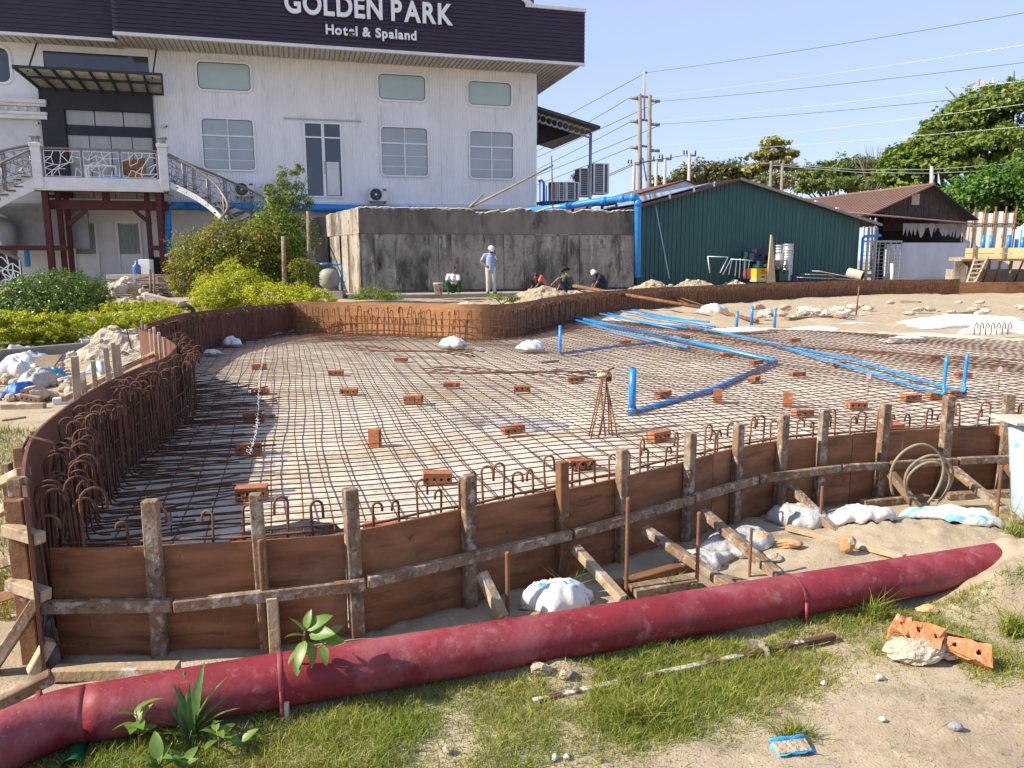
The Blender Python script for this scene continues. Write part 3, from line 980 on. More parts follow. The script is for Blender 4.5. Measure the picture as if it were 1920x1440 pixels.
HF = Frame(1.2, 37.0, 0.0, 15.7)
hotel = fthing('hotel_building', 'long white hotel wing with plum fascia and rounded windows behind the concrete tank', 'building', HF)
xl, zb = HF.px(427, 375); _, zbr = HF.px(1000, 386)
ZBASE = (zb + zbr) / 2
ZTOP = HF.px(700, 98)[1]
X_DARK0, X_DARK1 = HF.px(82, 250)[0], HF.px(290, 250)[0]
MB().box(X_DARK1, 0, .08, 0.25, ZBASE, ZTOP + 0.4).build('wall', wall_white, hotel)
def ribbed(x0, x1, zfun, z0, pitch=.22, dep=.035):
    b = MB(); xs = []
    x = x0
    while x < x1 - 1e-6:
        for (fx, fy) in ((0, 0), (.12, -dep), (.30, -dep), (.42, 0)):
            xx = x + fx * pitch
            if xx <= x1: xs.append((xx, fy))
        x += pitch
    xs.append((x1, 0))
    vs = []; fs = []
    for (xx, yy) in xs:
        vs += [(xx, yy, z0), (xx, yy, zfun(xx)), (xx, .075, zfun(xx)), (xx, .075, z0)]
    for i in range(len(xs) - 1):
        for e in range(4):
            f = (e + 1) % 4
            fs.append((4 * i + e, 4 * i + 4 + e, 4 * i + 4 + f, 4 * i + f))
    fs += [(0, 1, 2, 3), tuple(4 * (len(xs) - 1) + e for e in (3, 2, 1, 0))]
    return b.add(vs, fs)
x = X_DARK1
while x < -.01:
    x2 = min(0, x + 1.125)
    ribbed(x + .001, x2 - .001, lambda q: ZTOP + .4, ZBASE, .125, -.018).build('cladding_sheet', wall_white, hotel)
    x = x2
MB().box(-26, X_DARK0, -0.004, 0.25, ZBASE, ZTOP + 0.4).build('wall', wall_white, hotel)
MB().box(-0.25, 0.0, 0.26, 14, 0.6, ZTOP + 0.4).build('side_wall', wall_white, hotel)
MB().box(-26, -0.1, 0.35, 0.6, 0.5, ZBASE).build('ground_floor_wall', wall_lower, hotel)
MB().box(-26, 0.05, -0.08, 0.3, ZBASE - 0.22, ZBASE - 0.004).build('plinth_beam', white_paint, hotel)
# vertical seams of the cladding
for px in (378, 430, 490, 826):
    x, _ = HF.px(px, 180)
    MB().box(x - 0.012, x + 0.012, -0.012, 0.01, ZBASE + 0.02, ZTOP + 0.3).build('seam', alum, hotel)

def rrect(x0, x1, z0, z1, r, top_only=False, n=5):
    pts = []
    for (cx, cz, a0) in ((x1 - r, z0 + r, -pi / 2), (x1 - r, z1 - r, 0), (x0 + r, z1 - r, pi / 2), (x0 + r, z0 + r, pi)):
        sharp = top_only and cz < (z0 + z1) / 2
        for k in range(n + 1):
            a = a0 + (pi / 2) * k / n
            if sharp:
                pts.append((x1 if cx > (x0 + x1) / 2 else x0, z0))
                # collapse the rounded corner to a point, nudged to keep the outline valid
                pts[-1] = (pts[-1][0] + (1e-4 * k if cx < (x0 + x1) / 2 else -1e-4 * (n - k)) * 0, pts[-1][1])
            else:
                pts.append((cx + r * cos(a), cz + r * sin(a)))
    return pts

def frame_ring(mb, x0, x1, z0, z1, r, w, y0, y1):
    mb.ring(rrect(x0, x1, z0, z1, r), rrect(x0 + w, x1 - w, z0 + w, z1 - w, max(0.02, r - w)), y0, y1)

shadegrey = mat('frame_shadow_grey', (.16, .17, .17), rough=.7, bump=0)  # dark ring: shadow line inside the window frames, put into the colour
# upper frosted windows
for (xa, ya, xb, yb) in ((364, 108, 475, 176), (705, 131, 801, 194), (874, 145, 961, 204)):
    x0, z1 = HF.px(xa, (ya * 2 + 6) / 2); x1, z0 = HF.px(xb, yb)
    w = MB(); frame_ring(w, x0, x1, z0, z1, 0.28, 0.085, -0.07, 0.02)
    wo_ = w.build('window', alum, hotel)
    w = MB(); frame_ring(w, x0 + .086, x1 - .086, z0 + .086, z1 - .086, 0.2, 0.03, -0.05, -.01); w.build('frame_shadow', shadegrey, wo_)
    MB().prism(rrect(x0 + 0.05, x1 - 0.05, z0 + 0.05, z1 - 0.05, 0.24), -0.022, -0.006).build('pane', glass_pale, wo_)
# lower windows with blinds
for (xa, ya, xb, yb) in ((374, 216, 482, 322), (711, 232, 805, 333), (878, 240, 964, 338)):
    x0, z1 = HF.px(xa, ya + 3); x1, z0 = HF.px(xb, yb)
    w = MB(); frame_ring(w, x0, x1, z0, z1, 0.22, 0.07, -0.08, 0.02)
    zt = z0 + (z1 - z0) * 0.66
    xm = (x0 + x1) / 2
    w.box(x0 + 0.07, x1 - 0.07, -0.06, -0.008, zt - 0.03, zt + 0.03)
    w.box(xm - 0.03, xm + 0.03, -0.055, -0.008, z0 + 0.07, zt - 0.031)
    w.box(xm - 0.015, xm + 0.015, -0.045, -0.008, zt + 0.031, z1 - 0.07)
    wo_ = w.build('window', alum, hotel)
    w = MB(); frame_ring(w, x0 + .071, x1 - .071, z0 + .071, z1 - .071, 0.16, 0.022, -0.04, -.01); w.build('frame_shadow', shadegrey, wo_)
    for (a, b, c, d) in ((x0 + .075, xm - .032, z0 + .075, zt - .032), (xm + .032, x1 - .075, z0 + .075, zt - .032)):
        MB().box(a, b, -0.02, -0.004, c, d).build('pane', glass_blind, wo_)
        for t in (0.28, 0.62):
            zz = c + (d - c) * t
            MB().box(a + .01, b - .01, -0.027, -0.021, zz - 0.012, zz + 0.012).build('blind_edge', alum, wo_)
    for (a, b) in ((x0 + .07, xm - .017), (xm + .017, x1 - .07)):
        MB().prism(rrect(a, b, zt + .032, z1 - .068, 0.05), -0.02, -0.004).build('pane', glass_blind, wo_)
# narrow balcony door
x0, z1 = HF.px(568, 228); x1, z0 = HF.px(645, 371)
d_ = MB()
d_.ring([(x0, z0), (x1, z0), (x1, z1), (x0, z1)], [(x0 + .07, z0 + .06), (x1 - .07, z0 + .06), (x1 - .07, z1 - .07), (x0 + .07, z1 - .07)], -0.07, 0.02)
xm = (x0 + x1) / 2; zt = z0 + (z1 - z0) * 0.80
d_.box(xm - .06, xm + .06, -.06, -.006, z0 + .061, z1 - .071)
d_.box(x0 + .071, xm - .061, -.055, -.006, zt - .03, zt + .03); d_.box(xm + .061, x1 - .071, -.055, -.006, zt - .03, zt + .03)
door = d_.build('door', alum, hotel)
for (a, b) in ((x0 + .072, xm - .062), (xm + .062, x1 - .072)):
    MB().box(a, b, -.02, -.004, z0 + .062, zt - .032).build('pane', glass_dark, door)
    MB().box(a, b, -.02, -.004, zt + .032, z1 - .072).build('pane', glass_dark, door)
MB().tube([(xm + .03, -.09, z0 + 1.0), (xm + .03, -.10, z0 + 1.1), (xm + .03, -.10, z0 + 1.4), (xm + .03, -.09, z0 + 1.5)], 0.015, 6).build('handle', steel, door)
MB().box(xm + .10, x1 - .16, -.028, -.021, z0 + .1, z0 + 1.5).build('notice_board', white_paint, door)
xa_, zz = HF.px(532, 222.5); xb_, zz2 = HF.px(677, 230)
MB().box(xa_, xb_, -.06, -.004, (zz + zz2) / 2 - .05 + 0.06, (zz + zz2) / 2 + 0.06).build('door_track', soffitm, hotel)

# fascia: lapped plum boards, soffit strips behind, white trim below
OV = -2.1
xr, zbot = HF.px(1096, 121, OV); xL, zbL = HF.px(212, 57, OV)
zf0 = (zbot + zbL) / 2
ztop_r = HF.px(1096, 23, OV)[1]
fas = MB().box(xL, xr, OV + 0.03, OV + 0.10, zf0 + 0.02, ztop_r + 3.2).build('fascia', plum, hotel)
# the part of the fascia right of the gutter step is lower
fas_cut = HF.px(985, 8, OV)[0]
bpy.data.objects.remove(fas)
fas = MB().box(xL, fas_cut, OV + 0.03, OV + 0.10, zf0 + 0.02, ztop_r + 2.4).build('fascia', plum, hotel)
MB().box(fas_cut, xr, OV + 0.032, OV + 0.10, zf0 + 0.02, ztop_r).build('fascia_end', plum, hotel)
MB().box(xr - 0.04, xr, OV + 0.102, 12.0, zf0 + 0.02, ztop_r).build('fascia_return', plum, hotel)
nb = 13
bh = (ztop_r - zf0 - 0.02) / nb
for k in range(nb + 12):
    z = zf0 + 0.02 + k * bh
    x1_ = xr if k < nb else fas_cut
    if z + bh > ztop_r + 2.4: break
    b = MB(); yy0, yy1 = OV - 0.012, OV + 0.028
    b.add([(xL, yy0, z + .015), (x1_, yy0, z + .015), (x1_, yy1, z + .015), (xL, yy1, z + .015), (xL, yy0 + .03, z + bh), (x1_, yy0 + .03, z + bh), (x1_, yy1, z + bh), (xL, yy1, z + bh)],
          [(0, 3, 2, 1), (4, 5, 6, 7), (0, 1, 5, 4), (1, 2, 6, 5), (2, 3, 7, 6), (3, 0, 4, 7)])
    b.build('fascia_board', plum, hotel)
MB().box(xL - .02, xr + .02, OV - .03, OV + .11, zf0 - .10, zf0 + .015).build('fascia_trim', white_paint, hotel)
MB().box(fas_cut, xr + .05, OV - .06, OV + .14, ztop_r + .004, ztop_r + .13).build('gutter', white_paint, hotel)
b = MB(); b.prism([(fas_cut - .75, ztop_r + .75), (fas_cut + .0, ztop_r + .135), (fas_cut + .35, ztop_r + .135), (fas_cut - .55, ztop_r + .95)], OV - .06, OV + .14); b.build('gutter_end', white_paint, hotel)
MB().box(xL - 3, fas_cut + 0.5, OV + 0.4, 0.2, ztop_r + 0.3, ztop_r + 0.45).build('roof', plum, hotel)
MB().box(fas_cut, xr - 0.05, OV + 0.11, 12, ztop_r - 0.12, ztop_r - 0.02).build('roof', plum, hotel)
nstrip = 92
for k in range(nstrip):
    xa = xL + (xr - .05 - xL) * k / nstrip; xb = xL + (xr - .05 - xL) * (k + 1) / nstrip
    y1_ = -0.004 if xb < -0.02 else 6.0
    MB().box(xa + .02, xb - .035, OV + .112, y1_, zf0 - .05, zf0 + 0.0).build('soffit_strip', soffitm, hotel)
MB().box(xL, xr - .05, OV + .112, -.004, zf0 + .002, zf0 + .05).build('soffit_board', soffitm, hotel)
MB().box(0.02, xr - .05, -.002, 11.9, zf0 + .003, zf0 + .05).build('soffit_board', soffitm, hotel)
# set-back fascia on the left
OV2 = -1.25
xq, zq = HF.px(216, 76, OV2); _, zq0 = HF.px(2, 58, OV2)
z2 = (zq + zq0) / 2
for k in range(16):
    z = z2 + .03 + k * bh
    MB().box(-28, xL + 0.03, OV2 - .01 + (k % 2) * .004, OV2 + .05, z + .015, z + bh).build('fascia_board', plum, hotel)
MB().box(-28, xL + .03, OV2 + .052, OV2 + .1, z2 + .02, z2 + 16 * bh).build('fascia', plum, hotel)
MB().box(-28, xq, OV2 - .03, OV2 + .1, z2 - .08, z2 + .025).build('fascia_trim', white_paint, hotel)
for k in range(40):
    xa = -28 + (xL + 28) * k / 40; xb = -28 + (xL + 28) * (k + 1) / 40
    MB().box(xa + .02, xb - .03, OV2 + .105, -.006, z2 - .04, z2 + .01).build('soffit_strip', soffitm, hotel)
MB().box(-28, xL + .1, OV2 + .105, -.006, z2 + .012, z2 + .05).build('soffit_board', soffitm, hotel)
MB().box(xL - .02, xL + .03, OV + .11, OV2 + .05, zf0 - .04, ztop_r + 2.4).build('fascia_return', plum, hotel)

# charcoal entrance bay
zd1 = HF.px(180, 168)[1]; zd0 = ZBASE
gx0, gz1 = HF.px(122, 206); gx1, gz0 = HF.px(292, 330)
zmid0, zmid1 = HF.px(200, 252)[1], HF.px(200, 240)[1]
bay = MB()
bay.box(X_DARK0 + .005, gx0, -.22, .2, zd0, zd1 + .2); bay.box(gx1, X_DARK1 + .02, -.22, .2, zd0, zd1 + .2); bay.box(gx0 + .001, gx1 - .001, -.218, .2, gz1, zd1 + .2)
bay.box(gx0 + .001, gx1 - .001, -.10, .15, zmid0 - .08, zmid1 + .06)
bay_o = bay.build('entrance_surround', darkwall, hotel)
MB().box(X_DARK0, X_DARK1, .201, .3, ZBASE, ZTOP + .3).build('rear_screen', darkwall, hotel)
bronze = mat('curtained_glass', (0.30, 0.29, 0.25), (0.36, 0.35, 0.31), scale=1.2, stretch=(3, 1, .3), rough=0.1, bump=0, spec=0.8)
for (a, b, c, d) in ((gx0, gx1, zmid1 + .062, gz1),):
    for k in range(3):
        MB().box(a + (b - a) * k / 3 + .02, a + (b - a) * (k + 1) / 3 - .02, -.03, 0, c, d - .003).build('pane', bronze, bay_o)
for k in range(4):
    MB().box(gx0 + (gx1 - gx0) * k / 4 + .015, gx0 + (gx1 - gx0) * (k + 1) / 4 - .015, -.04, -.01, zd0, zmid0 - .082).build('pane', bronze, bay_o)
# dark window above the canopy
ux0, uz1 = HF.px(80, 95); ux1, uz0 = HF.px(280, 137)
MB().box(ux0, ux1, -.02, .02, zd1 + .2, uz1).build('high_window', glass_dark, hotel)
MB().box(X_DARK0, ux0 - .001, -.02, .2, zd1 + .2, ZTOP + .4).build('wall', wall_white, hotel)
MB().box(ux0, X_DARK1, -.03, .2, uz1 + .001, ZTOP + .4).build('wall', wall_white, hotel)
MB().box(ux1 + .001, X_DARK1 - .001, -.03, .2, zd1 + .2, uz1).build('wall', wall_white, hotel)
# rounded dark window of the older part, cornice below it
x0, z1 = HF.px(-60, 82); x1, z0 = HF.px(27, 160)
w = MB(); frame_ring(w, x0, x1, z0, z1, 0.35, 0.09, -0.07, 0.0)
wo_ = w.build('window', alum, hotel)
MB().prism(rrect(x0 + .05, x1 - .05, z0 + .05, z1 - .05, .3), -.03, -.008).build('pane', glass_dark, wo_)
cx1, cz1 = HF.px(84, 190); _, cz0 = HF.px(84, 226)
for k, (a, b, o_) in enumerate(((0, .22, .30), (.22, .36, .38), (.36, .66, .16), (.66, .80, .30), (.80, 1.0, .42))):
    MB().box(-26, cx1 + o_ * .3, -o_, -.005, cz0 + (cz1 - cz0) * a, cz0 + (cz1 - cz0) * b - .004).build('cornice', white_paint, hotel)
for k in range(14):
    xx = cx1 - .3 - k * .33
    MB().box(xx - .05, xx + .05, -.24, -.161, cz0 + (cz1 - cz0) * .42, cz0 + (cz1 - cz0) * .62).build('dentil', white_paint, hotel)
MB().box(-26, X_DARK0, -.06, -.005, ZBASE, cz0 - .01).build('wall', wall_lower, hotel)
# ground floor doors with grey curtains, seen between the red posts
LOW = 0.35
for (xa, ya, xb, yb) in ((133, 414, 190, 520), (216, 414, 272, 520)):
    x0, z1 = HF.px(xa, ya, LOW); x1, z0 = HF.px(xb, yb, LOW)
    b = MB(); b.ring([(x0, z0), (x1, z0), (x1, z1), (x0, z1)], [(x0 + .09, z0 + .05), (x1 - .09, z0 + .05), (x1 - .09, z1 - .09), (x0 + .09, z1 - .09)], LOW - .08, LOW + .01)
    dd = b.build('door', white_paint, hotel)
    zc = z0 + (z1 - z0) * .42
    nn = 28; cv = []; cf_ = []
    for i in range(nn + 1):
        t = i / nn; xx = x0 + .1 + (x1 - x0 - .2) * t
        yy = LOW - .03 + .02 * math.sin(t * 31) + .012 * math.sin(t * 67)
        cv += [(xx, yy, z1 - .1 - .06 * math.sin(t * pi)), (xx, yy + .005, zc)]
    for i in range(nn):
        cf_.append((2 * i + 1, 2 * i + 3, 2 * i + 2, 2 * i))
    MB().add(cv, cf_, True).build('curtain', curtain, dd)
    MB().box(x0 + .091, x1 - .091, LOW - .02, LOW - .004, z0 + .05, zc - .01).build('door_panel', white_paint, dd)
# beam shadowed zone under the wing: a deep ceiling
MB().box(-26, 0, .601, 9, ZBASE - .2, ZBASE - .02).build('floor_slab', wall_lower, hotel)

# sign letters, one by one
def letters(txt, root, x0, x1, z0, cap, y, m, skew=0.0):
    items = []; adv = 0.0
    for ch in txt:
        if ch == ' ':
            adv += 0.30; continue
        cu = bpy.data.curves.new('letter', 'FONT'); cu.body = ch; cu.extrude = 0.05; cu.offset = 0.03; cu.size = 1.0
        o = bpy.data.objects.new('letter', cu); COL.objects.link(o)
        dg = bpy.context.evaluated_depsgraph_get()
        me = bpy.data.meshes.new_from_object(o.evaluated_get(dg))
        bpy.data.objects.remove(o)
        a = np.array([v.co[:] for v in me.vertices])
        items.append((me, adv - a[:, 0].min())); adv += (a[:, 0].max() - a[:, 0].min()) + 0.085
    total_ = adv - 0.085
    k = (x1 - x0) / total_
    s_ = cap / 0.73
    for me, off in items:
        for v in me.vertices:
            x, y_, z_ = v.co
            v.co = (x0 + (x + off) * k, y - z_ * 0.8, z0 + y_ * s_)
        me.flip_normals() if False else None
        link('letter', me, m, root)
sign = fthing('hotel_sign', 'white raised letters reading GOLDEN PARK Hotel & Spaland on plum boards', 'sign', HF)
sx0, sz0a = HF.px(534, 21, OV - .1); sx1, sz0b = HF.px(849, 47, OV - .1)
cap = HF.px(830, 7, OV - .1)[1] - HF.px(830, 46, OV - .1)[1]
letters('GOLDEN PARK', sign, sx0, sx1, (sz0a + sz0b) / 2, cap, OV - .09, letter_white)
tx0, tz0a = HF.px(611, 63, OV - .1); tx1, tz0b = HF.px(781, 75, OV - .1)
cap2 = HF.px(620, 45, OV - .1)[1] - HF.px(620, 63, OV - .1)[1]
letters('Hotel & Spaland', sign, tx0, tx1, (tz0a + tz0b) / 2, cap2, OV - .08, letter_white)

# glazed canopy over the entrance
can = fthing('glass_canopy', 'dark framed glass canopy tilted over the charcoal hotel entrance', 'canopy', HF)
ca0 = HF.px(75, 166, -.22); ca1 = HF.px(306, 178, -.22)
of = -2.0
cb0 = HF.px(24, 125, of); cb1 = HF.px(303, 139, of)
def cpt(s_, t):       # s along, t from wall (0) to outer edge (1)
    a = Vector((ca0[0] + (ca1[0] - ca0[0]) * s_, -.24, (ca0[1] + ca1[1]) / 2))
    b = Vector((cb0[0] + (cb1[0] - cb0[0]) * s_, of, (cb0[1] + cb1[1]) / 2))
    return a.lerp(b, t)
darksteel = mat('dark_steel', (0.03, 0.028, 0.027), rough=0.5, bump=0.05)
yellowed = mat('yellowed_glass', (0.52, 0.50, 0.44), (0.34, 0.33, 0.29), scale=2.2, rough=0.3, bump=0, transl=0.4)
for k in range(9):
    MB().beam(cpt(k / 8, 0), cpt(k / 8, 1), .07, .10).build('rafter', darksteel, can)
for t in (0, .55, 1.0):
    MB().beam(cpt(-.005, t) + Vector((0, 0, .004)), cpt(1.005, t) + Vector((0, 0, .004)), .06, .09).build('purlin', darksteel, can)
for k in range(8):
    for (t0, t1) in ((.02, .53), (.57, .98)):
        ps = [cpt((k + .05) / 8, t0), cpt((k + .95) / 8, t0), cpt((k + .95) / 8, t1), cpt((k + .05) / 8, t1)]
        up = Vector((0, 0, .012))
        MB().add([p + up * 4 for p in ps] + [p + up * 5 for p in ps], [(0, 1, 2, 3), (7, 6, 5, 4), (0, 4, 5, 1), (1, 5, 6, 2), (2, 6, 7, 3), (3, 7, 4, 0)]).build('pane', yellowed, can)
for s_ in (.06, .93):
    a = cpt(s_, .8); b = Vector((a.x, -.03, a.z + 2.0 - .55))
    MB().tube([a, b], .03, 6).build('tie_rod', darksteel, can)

# entrance balcony on red posts
BO = -2.6
bal = fthing('entrance_balcony', 'white balcony with crazy pattern railing raised on dark red posts', 'balcony', HF)
bx0, bz1 = HF.px(62, 331, BO); bx1, _ = HF.px(305, 331, BO); _, bz0 = HF.px(180, 358, BO)
MB().box(bx0, bx1, BO, BO + .18, bz0, bz1).build('edge_beam', white_paint, bal, bevel=.01)
MB().box(bx0 + .1, bx1 - .1, BO + .181, -.23, bz0 + .25, bz0 + .45).build('floor_slab', white_paint, bal)
for sgn, x in ((-1, bx0), (1, bx1)):
    MB().box(x - .09, x + .09, BO + .181, -.3, bz0 + .02, bz1 - .02).build('side_beam', white_paint, bal)
ztp = HF.px(75, 268, BO)[1]
lanternm = mat('lantern_metal', (0.09, 0.085, 0.08), (0.5, 0.48, 0.44), scale=9, rough=0.6, bump=.2)
for x, zt_ in ((bx0 + .02, ztp), (bx1 - .08, HF.px(296, 270, BO)[1])):
    pmb = MB(); pmb.box(x - .02, x + .30, BO - .06, BO + .24, bz0 + .05, zt_ - .12)
    pmb.box(x - .06, x + .34, BO - .10, BO + .28, zt_ - .119, zt_)
    po = pmb.build('pier', white_paint, bal, bevel=.01)
    l = MB(); l.box(x + .0, x + .28, BO - .04, BO + .22, zt_ + .002, zt_ + .05); l.box(x + .03, x + .25, BO - .01, BO + .19, zt_ + .05, zt_ + .20); l.box(x - .03, x + .31, BO - .07, BO + .25, zt_ + .20, zt_ + .25)
    l.build('lantern', lanternm, po, bevel=.008)
ztr = HF.px(180, 278, BO)[1]
MB().box(bx0 + .33, bx1 - .12, BO + .03, BO + .11, ztr - .06, ztr).build('handrail', rail_wood, bal)
def crazy(mb, P, nx, nz, r=.012, seed=0):
    """irregular shards of thin bar; P(s, t) maps the unit square to a place"""
    rr = random.Random(seed)
    g = [[((i + (rr.uniform(-.42, .42) if 0 < i < nx else 0)) / nx, (j + (rr.uniform(-.42, .42) if 0 < j < nz else 0)) / nz) for j in range(nz + 1)] for i in range(nx + 1)]
    for i in range(nx + 1):
        for j in range(nz + 1):
            for (di, dj) in ((1, 0), (0, 1), (1, 1)):
                if i + di <= nx and j + dj <= nz:
                    pr = .35 if di and dj else .72
                    if (dj == 0 and j in (0, nz)) or (di == 0 and i in (0, nx)): pr = 1
                    if rr.random() < pr:
                        mb.tube([P(*g[i][j]), P(*g[i + di][j + dj])], r, 4, cap=False, smooth=False)
    return mb
xa, xb = bx0 + .34, bx1 - .14
for k in range(3):
    a, b = xa + (xb - xa) * k / 3 + .05, xa + (xb - xa) * (k + 1) / 3 - .05
    crazy(MB(), lambda s_, t: (a + (b - a) * s_, BO + .07, bz1 + .04 + (ztr - .12 - bz1 - .04) * t), 5, 4, seed=k).build('railing_panel', alum, bal)
for k in range(4):
    x = xa + (xb - xa) * k / 3
    MB().box(x - .03, x + .03, BO + .04, BO + .10, bz1 + .001, ztr - .061).build('baluster', rail_steel, bal)
# red posts and beams below
def rp(px, py): return HF.px(px, py, BO + .35)
zg = HF.px(120, 520, BO)[1] - .3
zb_ = rp(180, 384)[1]
for (px, w, dy) in ((90, .22, .35), (114, .17, .9), (128, .17, 1.7), (279, .17, .9), (301, .22, .35), (308, .12, 1.7)):
    x = HF.px(px, 420, BO + dy)[0]
    MB().box(x - w / 2, x + w / 2, BO + dy - .1, BO + dy + .1, zg, bz0 + .24).build('red_post', redpaint, bal, bevel=.01)
xa2, xb2 = rp(78, 384)[0], rp(312, 384)[0]
MB().box(xa2, xb2, BO + .75, BO + .97, zb_ - .16, zb_ + .2).build('red_beam', redpaint, bal, bevel=.01)
MB().box(xa2 - .2, xb2 + .1, BO + .25, BO + .45, bz0 - .02, bz0 + .22).build('red_beam', redpaint, bal, bevel=.01)
x = rp(193, 370)[0]
MB().box(x - .12, x + .12, BO + .76, BO + .96, zb_ + .201, bz0 + .2).build('red_post', redpaint, bal)
for (pa, pb) in (((155, 392), (122, 420)), ((247, 392), (279, 420))):
    a, b = rp(*pa), rp(*pb)
    MB().beam((a[0], BO + .85, a[1]), (b[0], BO + .85, b[1]), .14, .15, up=(0, 1, 0)).build('red_knee_brace', redpaint, bal)
_, zz = rp(60, 465)
MB().box(rp(-40, 465)[0], rp(128, 465)[0], BO + .3, BO + .42, zz - .09, zz + .09).build('red_beam', redpaint, bal)
a = rp(279, 465)[0]; b = rp(305, 465)[0]
MB().box(a, b, BO + .3, BO + .42, zz - .09, zz + .09).build('red_beam', redpaint, bal)
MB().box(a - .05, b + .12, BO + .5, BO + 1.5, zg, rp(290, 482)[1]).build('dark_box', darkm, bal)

# things left on the balcony
tbl = fthing('table', 'small white table with a leaning brown board on the balcony', 'table', HF)
t0, tz = HF.px(158, 309, BO + .7); t1, _ = HF.px(220, 309, BO + .7)
MB().box(t0, t1, BO + .6, BO + 1.1, tz - .05, tz).build('table_top', white_paint, tbl)
for x in (t0 + .03, t1 - .08):
    for y in (BO + .62, BO + 1.03):
        MB().box(x, x + .05, y, y + .05, bz0 + .45, tz - .051).build('leg', white_paint, tbl)
t2, tz2 = HF.px(222, 305, BO + .7); t3, tz3 = HF.px(272, 296, BO + .7)
lean_board = MB().prism([(t2, bz0 + .46), (t3, bz0 + .46), (t3, tz3), (t2, tz2)], BO + .65, BO + .70)
lb = lean_board.xf(Matrix.Translation(HF.o) @ Matrix.Rotation(HF.a, 4, 'Z')).build('leaning_board', timber_brown)
tag(lb, 'brown board with slanted top leaning behind the balcony railing', 'board')
a, za = HF.px(186, 322, BO + .4); b, _ = HF.px(238, 322, BO + .4)
bb = MB().box(a, b, BO + .3, BO + .55, bz0 + .452, bz0 + .62).xf(Matrix.Translation(HF.o) @ Matrix.Rotation(HF.a, 4, 'Z')).build('blue_tub', mat('faded_blue', (.10, .22, .42), (.07, .16, .34), scale=5, rough=.6), bevel=.03)
tag(bb, 'faded blue tub lying on the balcony floor', 'tub')

# curved stair on the right of the balcony
st = fthing('curved_stair', 'curved outdoor stair with steel railing sweeping down right of the balcony', 'stair', HF)
def hp(px, py, y): 
    x, z = HF.px(px, py, y); return Vector((x, y, z))
outer = smooth_path([hp(306, 288, BO + .1), hp(335, 300, BO - .1), hp(372, 320, BO - .35), hp(405, 347, BO - .7), hp(424, 376, BO - 1.3), hp(426, 392, BO - 2.0), hp(412, 412, BO - 2.8), hp(385, 436, BO - 3.5), hp(350, 462, BO - 4.2), hp(310, 480, BO - 4.7)], 4)
inner = smooth_path([hp(306, 284, BO + 1.4), hp(350, 306, BO + 1.35), hp(400, 326, BO + 1.2), hp(440, 344, BO + 1.0), hp(480, 362, BO + .6), hp(505, 380, BO + .1), hp(515, 402, BO - .6), hp(500, 420, BO - 1.4), hp(470, 440, BO - 2.3)], 4)
MB().tube(outer, .045, 8).build('handrail', rail_wood, st)
MB().tube(inner, .045, 8).build('handrail', rail_wood, st)
def rail_side(path, seed, dropH=.95):
    n = len(path)
    for j, i in enumerate(range(0, n, 5)):
        p = path[i]
        for e in (-.05, .05):
            MB().tube([p + Vector((e, 0, -.03)), p + Vector((e, 0, -dropH - .1))], .022, 5).build('baluster', rail_steel, st)
    for j in range(0, n - 5, 5):
        seg = path[j:j + 6]
        def P(s_, t):
            f = s_ * (len(seg) - 1); i = min(int(f), len(seg) - 2)
            q = seg[i].lerp(seg[i + 1], f - i)
            return q + Vector((0, 0, -.10 - (dropH - .12) * (1 - t)))
        crazy(MB(), P, 5, 4, r=.011, seed=seed + j).build('railing_panel', rail_steel, st)
rail_side(outer, 40); rail_side(inner, 80)
for nm, path in (('stringer', outer), ('stringer', inner)):
    b = MB(); vs = []
    for p in path:
        for (dy, dz) in ((-.04, -1.22), (-.04, -.98), (.04, -.98), (.04, -1.22)):
            vs.append((p.x, p.y + dy, p.z + dz))
    fs = []
    for i in range(len(path) - 1):
        for k in range(4):
            fs.append((4 * i + k, 4 * i + (k + 1) % 4, 4 * i + 4 + (k + 1) % 4, 4 * i + 4 + k))
    b.add(vs, fs).build(nm, wall_lower, st)
treadm = mat('dark_tread', (.08, .07, .065), (.14, .13, .12), scale=6, rough=.8)
ns = 17
for k in range(1, ns):
    t = k / ns
    a = outer[int(t * (len(outer) - 1))]; b = inner[int(t * (len(inner) - 1))]
    zt_ = a.z + (b.z - a.z) * .5 - 1.02
    A, B = Vector((a.x, a.y, a.z - 1.02)), Vector((b.x, b.y, b.z - 1.02))
    MB().beam(A, B, .30, .05).build('tread', treadm, st)
